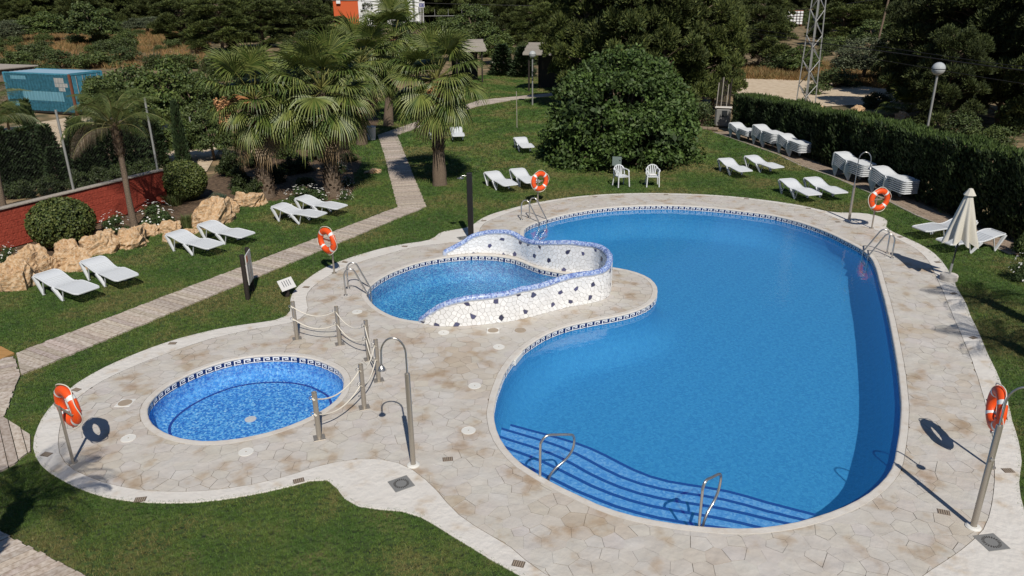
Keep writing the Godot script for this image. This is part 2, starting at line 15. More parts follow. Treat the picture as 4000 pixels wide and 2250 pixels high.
var LOUNGERS: Array = [[-12.23,-18.58,59.6,"nearest the rocks at the left edge of the lawn"],
[-11.56,-19.64,53.8,"second from the left edge, behind the nearest one"],
[-10.3,-22.09,59.3,"front one of the pair beside the big boulder"],
[-9.73,-23.09,61.1,"back one of the pair beside the big boulder"],
[-8.04,-25.17,65.2,"front one of the pair below the two left fan palms"],
[-7.51,-26.24,62,"back one of the pair below the two left fan palms"],
[9.14,-32.13,13,"left one of the rear pair right of the plastic chairs"],
[10.38,-32.65,22,"right one of the rear pair right of the plastic chairs"],
[10.44,-28.24,14,"left one of the pair before the stacked loungers"],
[11.46,-28.44,14,"right one of the pair before the stacked loungers"],
[-0.82,-30.01,26,"left one of the pair by the short lifebuoy stand"],
[0.22,-30.51,20,"right one of the pair, behind the short stand's ring"],
[-2.93,-40.94,8,"facing the camera on the far lawn, right of the palm trunk"],
[-4.15,-41.32,10,"on the far lawn, half hidden behind the palm trunk"],
[0.45,-37.69,12,"alone at the left foot of the big round shrub"],
[14.3,-22.66,-74.1,"behind the closed parasol, the farther of two"],
[14.36,-21.31,-75.8,"right of the closed parasol, beside the flowering shrub"]]
var STACKS: Array = [[11.76,-40.13,14,"the farthest lounger stack",4],
[12.36,-38.09,14,"the lounger stack second from the far end",7],
[12.87,-35.82,14,"the middle lounger stack",6],
[13.58,-31.03,14,"the lounger stack behind the far shower",7],
[13.87,-28.26,14,"the nearest lounger stack",7]]
var LIDS := PackedVector2Array([Vector2(-3.76,-16.86),Vector2(-1.56,-15.6),Vector2(-0.3,-14.83),Vector2(-0.75,-13.09),Vector2(-0.79,-11.47),Vector2(-6.71,-11.33),Vector2(-4.51,-10.87)])
var OLD_LIDS := PackedVector2Array([Vector2(-0.44,-15.69),Vector2(0.18,-15.69),Vector2(-7.35,-12.56)])
var GRATES := PackedVector2Array([Vector2(-7.54,-15.18),Vector2(-8.56,-13.1),Vector2(-7.87,-10.86),Vector2(-5.72,-9.61),Vector2(-3.41,-10.05),Vector2(-1.09,-10.6),Vector2(0.05,-8.13),Vector2(6.31,-9.12),Vector2(7.88,-10.13),Vector2(10.15,-15.06),Vector2(11.14,-17.66),Vector2(-5.42,-18.56),Vector2(-4.8,-20.53),Vector2(-3.26,-21.93),Vector2(-0.93,-24.63),Vector2(3.16,-27.7),Vector2(5.87,-27.92),Vector2(8.7,-27.19),Vector2(10.47,-25.78),Vector2(10.82,-24.07),Vector2(12.06,-22.37),Vector2(11.99,-20.02)])
var DRAINS := PackedVector2Array([Vector2(-1.77,-9.94),Vector2(6.62,-8.46),Vector2(-1.52,-22.71)])
var POSTS := PackedVector2Array([Vector2(-4.82,-15.35),Vector2(-3.8,-15.05),Vector2(-3.03,-14.29),Vector2(-2.67,-13.35),Vector2(-2.77,-12.3),Vector2(-3.37,-11.28)])
var ROCKS: Array = [[-13.22,-18.58,0.92,0.77],[-13.66,-20.19,0.72,0.61],[-13.07,-19.91,0.59,0.45],[-13.29,-21.24,1.01,0.41],[-12.46,-20.11,1.08,0.49],[-12.45,-21.46,1.01,0.58],[-12.82,-22.5,0.66,0.37],[-11.75,-22.1,1.07,0.56],[-11.71,-23.35,0.68,0.31],[-11.14,-23.62,0.69,0.33],[-10.42,-23.42,0.45,0.17],[-10.17,-24.37,1.56,0.83],[-9.96,-25.93,0.6,0.49],[-9.66,-26.85,1.16,0.47],[-14.13,-22.12,0.42,0.23],[-5.96,-32.15,0.73,0.16],[-8.62,-32.95,0.51,0.19],[-8.16,-29.26,0.46,0.13],[-10.86,-22.65,0.2,0.3],[-9.22,-36.78,0.47,0.15],[21.86,-47.99,1,0.38],[22.79,-44.18,0.8,0.53],[19.37,-48.62,1.21,0.39],[21.5,-42.76,1.19,0.29]]
var SHRUBS: Array = [["ball",-13.81,-22.37,1.88,1.52,"round clipped shrub in front of the red wall"],
["ball",-12.32,-28.02,1.65,1.49,"round clipped shrub at the right end of the red wall"],
["flower",-12.92,-23.74,1.14,0.77,"low shrub with few white flowers left of the leaning palm trunk"],
["flower",-11.96,-24.55,1.43,0.9,"shrub dotted with white daisies right of the leaning palm trunk"],
["grassy",-10.76,-24.14,0.74,0.53,"spiky green tuft left of the biggest boulder"],
["grassy",-12.43,-27.18,1.29,0.47,"spreading grassy clump under the clipped shrub"],
["bush",-10.89,-27.58,0.95,0.52,"low blue-green juniper above the boulders"],
["flower",-14.48,-20.58,0.79,0.71,"shrub with white flowers at the left edge above the rocks"],
["grassy",-14.3,-22.02,0.42,0.55,"thin dry grass tuft in the rocks before the round shrub"],
["flower",-11.51,-23.69,0.24,0.24,"tiny flowering cushion between two rocks"],
["bush",-10.64,-28.86,0.66,0.41,"small green shrub beside the palms"],
["flower",-7.74,-27.76,1.88,0.6,"wide flowering shrub between the two left fan palms"],
["flower",-6.25,-27.71,0.68,0.46,"small white-flowered shrub right of the second palm"],
["flower",-6.61,-29.91,0.68,0.47,"white-flowered shrub behind the second palm"],
["flower",-7.44,-32.47,0.78,0.51,"white-flowered shrub in the palm shade"],
["bush",-9.67,-32.36,1.29,0.91,"dark shrub between the two left palms"],
["bush",-8.29,-29.98,0.99,0.51,"shaded shrub at the foot of the palms"],
["bush",-10.68,-29.54,1.27,1.27,"dark shrub left of the first palm"],
["bush",-10.62,-35.82,1.51,1.1,"yellowish shrub behind the two left palms"],
["bush",-12.14,-32.06,1.37,1.49,"dark tall shrub at the end of the fence"],
["bush",-12.17,-37.46,1.58,1.04,"green shrub behind the first palm trunk"],
["bush",-9.69,-28,1.05,1.05,"dark shrub under the first palm"],
["bush",-9.77,-30.78,1.14,0.96,"dark shrub behind the first palm trunk"],
["bush",-9.22,-32.76,1.39,0.92,"dark shrub between the palm trunks"],
["bush",-8.91,-35,1.48,0.98,"dark shrub behind the second palm trunk"],
["bush",-11.77,-33.75,1.43,1.23,"dark shrub left in the palm bed"],
["bush",-12.19,-39.16,1.76,1.19,"dark shrub at the back of the palm bed"],
["bush",-10.3,-38.2,1.61,1.06,"dark shrub in the palm bed near the lawn"],
["bush",-8.56,-37.55,1.37,0.78,"dark shrub beside the stubby palm"],
["bush",-19.44,-28.3,1.18,0.88,"dark shrub low behind the wire fence at the left edge"],
["bush",-18.87,-28.77,1.2,0.93,"dark shrub low behind the wire fence, left part"],
["bush",-18.19,-29.25,1.21,0.99,"dark shrub behind the fence left of the first post"],
["bush",-17.54,-29.92,1.24,1.01,"dark shrub behind the first fence post"],
["bush",-16.86,-30.62,1.27,1.03,"dark shrub behind the fence left of the palm trunk"],
["bush",-16.25,-31.35,1.29,1.06,"dark shrub behind the leaning palm trunk"],
["bush",-15.7,-32.12,1.23,1.04,"dark shrub behind the fence near its right end"],
["bush",-7.51,-34.94,0.99,0.54,"low shrub in the shadow near the boardwalk"],
["flower",13.47,-18.51,0.92,0.94,"shrub with pale flowers at the right edge below the loungers"],
["bush",14.7,-20.54,0.85,1.23,"light green leafy shrub at the right edge"],
["bush",23.92,-50.21,2.08,1.33,"dark round shrub behind the hedge"],
["bush",26.86,-40.37,2.37,2.54,"grey-green shrub at the right edge behind the hedge"]]
var TREES: Array = [["olive",-86.8,-138.6,9.01,3.97,"grey-green olive tree at the left edge of the field"],
["broad",-83,-142.7,10.7,5.16,"dark rounded tree left of the tallest field tree"],
["broad",-67.3,-129,9.69,6.75,"tallest broad tree standing in the dry field"],
["olive",-77.4,-170.9,11.07,3.49,"low olive tree right of the tall field tree"],
["pine",-51.6,-126.5,8.24,6.67,"pine at the right end of the dry field"],
["pine",-39.6,-109.1,8.23,6.83,"broad pine above the left fan palms"],
["pine",-36.7,-118.6,8.93,6.86,"dense pine left of the orange building"],
["pine",-35,-136.9,8.9,6.79,"pine just left of the orange building"],
["pine",-24.3,-110.8,6.13,4.49,"low pine below the orange building"],
["bush",-53.8,-85.8,4.78,2.92,"bush at the left edge behind the containers"],
["bush",-49.5,-86.3,5.68,2.37,"bush directly behind the blue container"],
["bush",-45.3,-85.8,6.08,2.62,"dense bush in the dry field under the tall tree"],
["bush",-44.2,-90.7,5.5,2.24,"bush right of the dense field bush"],
["bush",-35.1,-83.8,5.94,2.41,"bush between field and broad trees"],
["bush",-28.9,-78.8,6,2.51,"bush behind the first palm crown"],
["bush",-24.2,-75.2,5.74,2.56,"bush behind the palm crowns"],
["bush",-19.9,-74.8,6.09,2.91,"bush above the second palm crown"],
["bush",-47.7,-79.5,4.84,1.14,"low scrub by the container roof"],
["bush",-20.7,-99.5,6.52,3.34,"bush below the orange wall"],
["bush",-15.1,-92.7,5.62,3.13,"bush below the white building"],
["bush",-18.2,-134,7.38,3.81,"bush beside the lamp below the white building"],
["dry",-38.8,-86.1,4.79,2.14,"bare brown shrub in the dry field"],
["broad",-22.2,-44.8,4.66,3.72,"leafy tree right of the blue container"],
["broad",-18.7,-42.4,4.88,4.31,"large leafy tree with visible trunk behind the fence"],
["broad",-25.2,-47.5,2.83,2.84,"young light green tree covering the container corner"],
["broad",-16.9,-42.7,3.12,3.48,"leafy tree behind the first palm"],
["broad",-29,-44.1,2.53,1.76,"leafy bush tree below the beige container"],
["cypress",-19.8,-31.5,1.04,3.45,"pointed cypress in front of the blue container"],
["cypress",-19.9,-30.2,1.3,2.37,"dark cypress at the left behind the fence"],
["cypress",-20.2,-29.6,1.11,2.17,"dark cypress at the left edge behind the fence"],
["cypress",-18.2,-31.2,1.17,1.88,"squat cypress behind the fence post"],
["cypress",-17.5,-31.5,1.35,2.48,"cypress behind the leaning palm"],
["cypress",-16.8,-32.6,1.22,2.22,"cypress right of the leaning palm crown"],
["cypress",-16.3,-33.4,1.07,1.92,"cypress behind the second fence post"],
["cypress",-14.3,-32.8,0.77,3.18,"thin cypress beside the clipped shrub"],
["cypress",-18.7,-30.7,0.99,1.61,"short cypress between the fence posts"],
["broad",-16.4,-54.5,4.78,3.53,"leafy tree behind the second palm"],
["broad",-8.4,-103.3,6.76,4.56,"tree right of the road sign"],
["broad",-5.1,-113.8,7.43,6.09,"dark tree behind the thatched shelter"],
["broad",-1.6,-85.8,5.21,3.95,"round tree right of the far thatched shelter"],
["pine",4.6,-85.1,5.6,6.19,"yellow-green young pine right of the far lawn"],
["pine",2.5,-104.7,5.8,5.53,"pine behind the far lawn"],
["cypress",-0.7,-73.6,2.81,2.88,"block of clipped cypress at the end of the far lawn"],
["cypress",1.2,-72,2.75,2.75,"clipped cypress left of the near thatched shelter"],
["pine",5,-50.5,4.7,8.54,"large pine rising left behind the round shrub"],
["pine",7.1,-47.4,4.93,9.39,"largest pine behind the round shrub"],
["pine",9.4,-47.3,4.91,8.99,"large pine behind the right half of the round shrub"],
["pine",11.7,-48.3,4.51,8.17,"pine right behind the round shrub"],
["pine",13.5,-51.2,3.71,7.32,"pine left of the sandy lot"],
["pine",24.1,-76.2,5.42,6.65,"pine left of the lattice tower"],
["olive",29,-64.2,6.07,3.91,"large grey-green olive right of the lattice tower"],
["broad",26.4,-71,3.98,2.69,"bright green fig tree behind the lattice tower"],
["bush",25.8,-61.6,4.74,1.75,"bush below the large olive"],
["bush",30.9,-64,3.11,1.62,"bush at the edge of the dry grass"],
["pine",46.4,-111.1,7.82,5.52,"bright young pine above the olive"],
["pine",41.1,-123.7,5.58,4.09,"low pine beside the stacked blocks"],
["broad",46.1,-100.7,6.09,3.82,"green tree beside the wooden pole"],
["pine",25.4,-47.4,4.67,8.03,"dark pine behind the lamp post"],
["pine",26.2,-44.9,5.15,8.87,"broad dark pine right of the lamp post"],
["pine",27.5,-43.1,4.5,8.84,"tall dark pine near the right edge"],
["pine",27.7,-40.1,4.42,8.46,"dark pine at the right edge"],
["pine",32.5,-60,5.23,6.73,"pine behind the dry grass on the right"],
["broad",-22.1,-43,3.82,3.26,"leafy tree over the corner of the dirt track"],
["broad",-19.3,-41,3.22,2.92,"leafy tree left of the thin cypress"],
["broad",-16.9,-41.4,3.25,3.59,"dense tree between thin cypress and first palm"],
["broad",-15.9,-46.1,4.08,3.5,"tree behind the first palm's crown"],
["broad",-12.7,-47.4,4.19,3.6,"tree behind the second palm's trunk"],
["broad",-10.7,-49.8,3.87,3.26,"tree behind the stubby palm"],
["broad",-8.3,-70.1,5.36,4.13,"tree behind the lone palm's crown"],
["broad",-6.1,-91.6,5.56,3.54,"tree at the left of the far shelter"],
["broad",-11.7,-65.7,4.7,3.56,"tree behind the far palm crown"],
["broad",-15.3,-35.5,2.44,2.03,"bush tree behind the thin cypress"],
["broad",-14,-35.5,2.44,2.4,"dark tree right of the thin cypress"],
["broad",-30.9,-55.6,2.58,1.91,"small tree at the container's door end"],
["cypress",-19.8,-30.8,1.38,2.41,"bushy cypress left of the pointed one"],
["cypress",-19.1,-31.2,1.4,2.45,"bushy cypress right of the pointed one"],
["cypress",-17.9,-31.4,1.51,2.72,"bushy cypress left of the leaning palm"],
["cypress",-17,-31.9,1.53,2.68,"bushy cypress behind the leaning palm trunk"],
["cypress",-16.4,-32.9,1.4,2.75,"bushy cypress before the second fence post"],
["cypress",-16,-34,1.26,2.66,"bushy cypress at the end of the red wall"],
["cypress",-20.1,-29.9,1.35,2.59,"bushy cypress second from the left edge"],
["pine",5.4,-58.9,3.63,7.04,"pine left of the largest pines"],
["pine",6.5,-52.9,4.09,7.97,"pine in the gap behind the round shrub"],
["pine",9.3,-54.1,4.46,8.67,"pine filling the middle behind the round shrub"],
["pine",11.7,-53.3,4.12,8.27,"pine filling the right behind the round shrub"],
["pine",28.4,-55.9,4.32,7.15,"dark pine at the edge of the dry grass"],
["pine",30,-49.7,4.63,8.09,"dark pine deep in the right wood"],
["pine",30.7,-46.2,4.32,7.78,"dark pine deep at the right edge"],
["pine",23.3,-41,3.22,5.39,"dark low dark pine behind the hedge"],
["bush",21.9,-41.1,2.37,1.25,"dark undergrowth bush left of the lamp post"],
["bush",23.4,-39.2,3.09,1.49,"dark undergrowth bush right of the lamp post"],
["bush",23.7,-37,2.73,1.51,"dark undergrowth bush behind the hedge at right"],
["bush",11,-44.1,2.53,1.58,"bush behind the meter cabinet"],
["bush",22.7,-57.5,2.66,1.14,"low bush at the foot of the olive"],
["bush",25.2,-74.1,4.52,2.16,"bush left of the lattice tower"]]
var PALMS: Array = [[-9.38,-28.31,3.62,0.02,2.07,"first fan palm from the left with a large hanging fruit cluster"],
[-6.83,-28.52,3.93,-0.11,2.34,"second fan palm from the left, leaning left"],
[-2.87,-29.91,4.11,0.05,2.17,"fan palm standing alone right of the boardwalk"],
[-7.17,-44.84,4.88,0.67,2.51,"far fan palm with its crown above the others"],
[-7.64,-38.85,3.98,0.23,2.46,"fan palm with stubby pale trunk left of the boardwalk"]]
var FEATHER: Array = [-12.44,-24.02,3.38,-0.01,1.5]
var LAWN := PackedVector2Array([Vector2(-13.6,-3.5),Vector2(-14,-13),Vector2(-13.4,-18.42),Vector2(-13.06,-19.08),Vector2(-12.8,-19.75),Vector2(-12.74,-21.1),Vector2(-12.32,-22.41),Vector2(-11.65,-23.42),Vector2(-10.67,-24.19),Vector2(-9.87,-24.34),Vector2(-9.91,-26.66),Vector2(-9.42,-27.43),Vector2(-8.47,-27.74),Vector2(-7.27,-27.12),Vector2(-6.51,-27.66),Vector2(-6.2,-28.37),Vector2(-6.21,-29.65),Vector2(-6.56,-31.05),Vector2(-6.74,-33.38),Vector2(-7.01,-35.59),Vector2(-7.95,-37.29),Vector2(-8.83,-39.47),Vector2(-8.8,-40.74),Vector2(-7.65,-41.28),Vector2(-7.76,-43.89),Vector2(-8.05,-47.14),Vector2(-9.24,-52.06),Vector2(-9.64,-58.43),Vector2(-7.42,-65.06),Vector2(-3.83,-73.21),Vector2(-2.04,-76.47),Vector2(1.79,-74.14),Vector2(4.71,-67.3),Vector2(6.18,-55.39),Vector2(9.95,-45.99),Vector2(10.64,-42.78),Vector2(11.08,-41.45),Vector2(11.48,-39.96),Vector2(12.35,-36.11),Vector2(12.56,-35.2),Vector2(12.71,-32.86),Vector2(13.27,-30.76),Vector2(13.42,-29.44),Vector2(13.71,-26.79),Vector2(13.79,-24.81),Vector2(13.97,-23.79),Vector2(14.16,-22.28),Vector2(14.46,-20.64),Vector2(17.5,-14),Vector2(20,-3.5)])
var BED := PackedVector2Array([Vector2(-16.6,-17),Vector2(-13.25,-18.37),Vector2(-12.91,-19.03),Vector2(-12.65,-19.7),Vector2(-12.59,-21.05),Vector2(-12.17,-22.36),Vector2(-11.5,-23.37),Vector2(-10.52,-24.14),Vector2(-9.72,-24.29),Vector2(-9.76,-26.61),Vector2(-9.27,-27.38),Vector2(-8.32,-27.69),Vector2(-7.12,-27.07),Vector2(-6.36,-27.61),Vector2(-6.05,-28.32),Vector2(-6.06,-29.6),Vector2(-6.41,-31),Vector2(-6.59,-33.33),Vector2(-6.86,-35.54),Vector2(-7.8,-37.24),Vector2(-8.68,-39.42),Vector2(-8.65,-40.69),Vector2(-7.5,-41.23),Vector2(-7.61,-43.84),Vector2(-7.9,-47.09),Vector2(-9.09,-52.01),Vector2(-9.5,-50),Vector2(-13,-40),Vector2(-12.7,-27.6),Vector2(-15.6,-22),Vector2(-17.2,-19.2)])
var STRIP := PackedVector2Array([Vector2(11.08,-41.45),Vector2(11.48,-39.96),Vector2(12.35,-36.11),Vector2(12.56,-35.2),Vector2(12.71,-32.86),Vector2(13.27,-30.76),Vector2(13.42,-29.44),Vector2(13.71,-26.79),Vector2(13.79,-24.81),Vector2(13.97,-23.79),Vector2(14.16,-22.28),Vector2(14.46,-20.64)])
var SAND := PackedVector2Array([Vector2(16.35,-57.32),Vector2(18.96,-66),Vector2(22.02,-69.97),Vector2(25.24,-68.97),Vector2(27.9,-65.18),Vector2(30.45,-60.13),Vector2(27.7,-53.33),Vector2(23.91,-51.6),Vector2(20.37,-50.71),Vector2(17.92,-52.04),Vector2(16.48,-53.56)])
var TRACK := PackedVector2Array([Vector2(-21.5,-30.29),Vector2(-30.47,-44.15),Vector2(-28.18,-49.76),Vector2(-23.82,-48.16),Vector2(-17.82,-44.77),Vector2(-15.05,-39.58),Vector2(-13.38,-32.88),Vector2(-16.4,-32.23),Vector2(-18.84,-30.18)])
var DRYBAND := PackedVector2Array([Vector2(19.91,-68.81),Vector2(23.62,-79.21),Vector2(29.9,-82.18),Vector2(34.92,-79.29),Vector2(36.12,-71.06),Vector2(30.97,-59.31),Vector2(28.6,-60.82),Vector2(25.76,-65.68)])
var DRYFIELD := PackedVector2Array([Vector2(-57.14,-88.09),Vector2(-111.23,-174.24),Vector2(-95.23,-164.43),Vector2(-90.28,-184.82),Vector2(-72.17,-180.87),Vector2(-48.9,-128.14),Vector2(-33.54,-86.95),Vector2(-42.07,-84.55)])
var RINGS: Array = [Vector2(0.98,-27.04),Vector2(-4.91,-19.62),Vector2(-7.29,-10.62),Vector2(7.66,-10.22),Vector2(11.61,-23.33)]
var SHOWER: Array = [Vector2(-1.64,-10.44),Vector2(6.55,-8.78),Vector2(11.25,-24.22)]

var rng := RandomNumberGenerator.new()
var M := {}
var taken := {}

# ------------------------------------------------------------------ mesh builder
class Mb:
	var v := PackedVector3Array()
	var n := PackedVector3Array()
	var c := PackedColorArray()
	var col := Color.WHITE
	func trin(a: Vector3, b: Vector3, d: Vector3, na: Vector3, nb: Vector3, nd: Vector3) -> void:
		v.append(a); v.append(d); v.append(b)
		n.append(na); n.append(nd); n.append(nb)
		c.append(col); c.append(col); c.append(col)
	func tri(a: Vector3, b: Vector3, d: Vector3) -> void:   # counter-clockwise seen from outside
		var m := (b - a).cross(d - a)
		m = m.normalized() if m.length_squared() > 1e-16 else Vector3.UP
		trin(a, b, d, m, m, m)
	func quad(a: Vector3, b: Vector3, d: Vector3, e: Vector3) -> void:
		tri(a, b, d); tri(a, d, e)
	func face(pts: Array, centre: Vector3) -> void:         # convex face turned away from centre
		var m: Vector3 = (pts[1] - pts[0]).cross(pts[2] - pts[0])
		var away: bool = m.dot(pts[0] - centre) >= 0.0
		for i in range(1, pts.size() - 1):
			if away: tri(pts[0], pts[i], pts[i + 1])
			else: tri(pts[0], pts[i + 1], pts[i])
	func add(o: Mb, t: Transform3D) -> void:
		var nb := t.basis.inverse().transposed()
		for i in o.v.size():
			v.append(t * o.v[i]); n.append((nb * o.n[i]).normalized()); c.append(o.c[i])
	func mesh() -> ArrayMesh:
		var a := []
		a.resize(Mesh.ARRAY_MAX)
		a[Mesh.ARRAY_VERTEX] = v; a[Mesh.ARRAY_NORMAL] = n; a[Mesh.ARRAY_COLOR] = c
		var m := ArrayMesh.new()
		if v.size() > 0: m.add_surface_from_arrays(Mesh.PRIMITIVE_TRIANGLES, a)
		return m

func xf(p: Vector3, turn := 0.0) -> Transform3D:
	return Transform3D(Basis(Vector3.UP, turn), p)

func box(mb: Mb, t: Transform3D, s: Vector3, bev := 0.006) -> void:
	var h := s * 0.5
	var b: float = min(bev, min(h.x, min(h.y, h.z)) * 0.9)
	var o := t.origin
	for ax in 3:
		var u := (ax + 1) % 3
		var w := (ax + 2) % 3
		for sg in [-1.0, 1.0]:
			var f := []
			for q in [[-1, -1], [1, -1], [1, 1], [-1, 1]]:
				var p := Vector3.ZERO
				p[ax] = sg * h[ax]; p[u] = q[0] * (h[u] - b); p[w] = q[1] * (h[w] - b)
				f.append(t * p)
			mb.face(f, o)
		for su in [-1.0, 1.0]:                      # edges along axis ax
			for sw in [-1.0, 1.0]:
				var f := []
				for q in [[-1, 0], [1, 0], [1, 1], [-1, 1]]:
					var p := Vector3.ZERO
					p[ax] = q[0] * (h[ax] - b)
					p[u] = su * (h[u] - (b if q[1] == 1 else 0.0)); p[w] = sw * (h[w] - (0.0 if q[1] == 1 else b))
					f.append(t * p)
				mb.face(f, o)
	for sx in [-1.0, 1.0]:
		for sy in [-1.0, 1.0]:
			for sz in [-1.0, 1.0]:
				mb.face([t * Vector3(sx * h.x, sy * (h.y - b), sz * (h.z - b)), t * Vector3(sx * (h.x - b), sy * h.y, sz * (h.z - b)), t * Vector3(sx * (h.x - b), sy * (h.y - b), sz * h.z)], o)

func beam(mb: Mb, a: Vector3, b: Vector3, w: float, d: float, up := Vector3.UP, bev := 0.005) -> void:   # a box from a to b
	var y := (b - a).normalized()
	var x := y.cross(up)
	if x.length() < 0.01: x = y.cross(Vector3.RIGHT)
	x = x.normalized()
	box(mb, Transform3D(Basis(x, y, x.cross(y)), (a + b) * 0.5), Vector3(w, a.distance_to(b), d), bev)

func tube(mb: Mb, p: PackedVector3Array, rad: Variant, sides := 8, caps := true) -> void:
	var k := p.size()
	var t0 := (p[1] - p[0]).normalized()
	var x := t0.cross(Vector3.UP)
	if x.length() < 0.05: x = t0.cross(Vector3.RIGHT)
	x = x.normalized()
	var rings := []
	var norms := []
	for i in k:
		var t := (p[min(i + 1, k - 1)] - p[max(i - 1, 0)]).normalized()
		x = (x - t * x.dot(t)).normalized()
		var y := t.cross(x)
		var r: float = rad if rad is float else rad[i]
		var ring := PackedVector3Array()
		var nr := PackedVector3Array()
		for s in sides:
			var d := x * cos(TAU * s / sides) + y * sin(TAU * s / sides)
			ring.append(p[i] + d * r); nr.append(d)
		rings.append(ring); norms.append(nr)
	for i in k - 1:
		for s in sides:
			var e := (s + 1) % sides
			mb.trin(rings[i][s], rings[i][e], rings[i + 1][e], norms[i][s], norms[i][e], norms[i + 1][e])
			mb.trin(rings[i][s], rings[i + 1][e], rings[i + 1][s], norms[i][s], norms[i + 1][e], norms[i + 1][s])
	if caps:
		for s in range(1, sides - 1):
			mb.tri(rings[0][0], rings[0][s + 1], rings[0][s])
			mb.tri(rings[k - 1][0], rings[k - 1][s], rings[k - 1][s + 1])

func lathe(mb: Mb, t: Transform3D, prof: Array, seg := 24) -> void:     # prof: Vector2(radius, height) from bottom to top
	for i in prof.size() - 1:
		var a: Vector2 = prof[i]
		var b: Vector2 = prof[i + 1]
		var m := Vector2(b.y - a.y, a.x - b.x).normalized()
		for s in seg:
			var f0 := TAU * s / seg
			var f1 := TAU * (s + 1) / seg
			var d0 := Vector3(cos(f0), 0, -sin(f0))
			var d1 := Vector3(cos(f1), 0, -sin(f1))
			var n0 := (t.basis * (d0 * m.x + Vector3.UP * m.y)).normalized()
			var n1 := (t.basis * (d1 * m.x + Vector3.UP * m.y)).normalized()
			var p00 := t * (d0 * a.x + Vector3.UP * a.y)
			var p10 := t * (d1 * a.x + Vector3.UP * a.y)
			var p11 := t * (d1 * b.x + Vector3.UP * b.y)
			var p01 := t * (d0 * b.x + Vector3.UP * b.y)
			if a.x > 1e-5: mb.trin(p00, p10, p11, n0, n1, n1)
			if b.x > 1e-5: mb.trin(p00, p11, p01, n0, n1, n0)

func ccw(p: PackedVector2Array) -> PackedVector2Array:     # orientation in x, -z so that the top faces up
	var q := p.duplicate()
	if Geometry2D.is_polygon_clockwise(q) == false: q.reverse()
	return q

func area_of(p: PackedVector2Array) -> float:
	var s := 0.0
	for i in p.size(): s += p[i].cross(p[(i + 1) % p.size()])
	return s * 0.5

func flat(mb: Mb, p: PackedVector2Array, y: float) -> void:      # horizontal sheet of any simple polygon
	var ix := Geometry2D.triangulate_polygon(p)
	if ix.is_empty(): push_warning("triangulation failed %d" % p.size())
	for i in range(0, ix.size(), 3):
		var a := Vector3(p[ix[i]].x, y, p[ix[i]].y)
		var b := Vector3(p[ix[i + 1]].x, y, p[ix[i + 1]].y)
		var d := Vector3(p[ix[i + 2]].x, y, p[ix[i + 2]].y)
		if (b - a).cross(d - a).y < 0.0: mb.tri(a, d, b)
		else: mb.tri(a, b, d)

func prism(mb: Mb, p: PackedVector2Array, y0: float, y1: float, bev := 0.0, bottom := false) -> void:
	var q := p.duplicate()
	if area_of(q) > 0.0: q.reverse()        # negative area in (x, z): seen from above counter-clockwise
	var k := q.size()
	var top := q
	if bev > 0.0:
		top = PackedVector2Array()
		for i in k:
			var e0 := (q[i] - q[(i + k - 1) % k]).normalized()
			var e1 := (q[(i + 1) % k] - q[i]).normalized()
			var m := Vector2(e0.y, -e0.x) + Vector2(e1.y, -e1.x)
			m = m.normalized() if m.length() > 0.01 else Vector2(e1.y, -e1.x)
			top.append(q[i] + m * -bev)
	flat(mb, top, y1)
	for i in k:
		var j := (i + 1) % k
		var a := Vector3(q[i].x, y0, q[i].y)
		var b := Vector3(q[j].x, y0, q[j].y)
		var yb := y1 - bev * 0.7
		mb.quad(a, b, Vector3(b.x, yb, b.z), Vector3(a.x, yb, a.z))
		if bev > 0.0: mb.quad(Vector3(a.x, yb, a.z), Vector3(b.x, yb, b.z), Vector3(top[j].x, y1, top[j].y), Vector3(top[i].x, y1, top[i].y))
	if bottom:
		var o := Mb.new()
		flat(o, q, y0)
		for i in range(0, o.v.size(), 3): mb.tri(o.v[i], o.v[i + 1], o.v[i + 2])

func outward(p: PackedVector2Array) -> PackedVector2Array:   # unit normals pointing out of a closed outline
	var r := PackedVector2Array()
	var sg := 1.0 if area_of(p) > 0.0 else -1.0
	for i in p.size():
		var t := (p[(i + 1) % p.size()] - p[(i + p.size() - 1) % p.size()]).normalized()
		r.append(Vector2(t.y, -t.x) * sg)
	return r

func grown(p: PackedVector2Array, d: float) -> PackedVector2Array:
	var m := outward(p)
	var r := PackedVector2Array()
	for i in p.size(): r.append(p[i] + m[i] * d)
	return r

func ring_sweep(mb: Mb, p: PackedVector2Array, prof: Array, face_in := true) -> void:   # prof: Vector2(offset outwards, y), swept round a closed outline
	var m := outward(p)
	var k := p.size()
	for a in prof.size() - 1:
		var f: Vector2 = prof[a]
		var g: Vector2 = prof[a + 1]
		var e := (g - f).normalized()
		for i in k:
			var j := (i + 1) % k
			var q := [p[i] + m[i] * f.x, p[j] + m[j] * f.x, p[j] + m[j] * g.x, p[i] + m[i] * g.x]
			var w := [Vector3(q[0].x, f.y, q[0].y), Vector3(q[1].x, f.y, q[1].y), Vector3(q[2].x, g.y, q[2].y), Vector3(q[3].x, g.y, q[3].y)]
			var ni := Vector3(m[i].x * -e.y, e.x, m[i].y * -e.y)
			var nj := Vector3(m[j].x * -e.y, e.x, m[j].y * -e.y)
			if (w[1] - w[0]).cross(w[2] - w[0]).dot(ni) > 0.0:
				mb.trin(w[0], w[1], w[2], ni, nj, nj); mb.trin(w[0], w[2], w[3], ni, nj, ni)
			else:
				mb.trin(w[0], w[2], w[1], ni, nj, nj); mb.trin(w[0], w[3], w[2], ni, ni, nj)

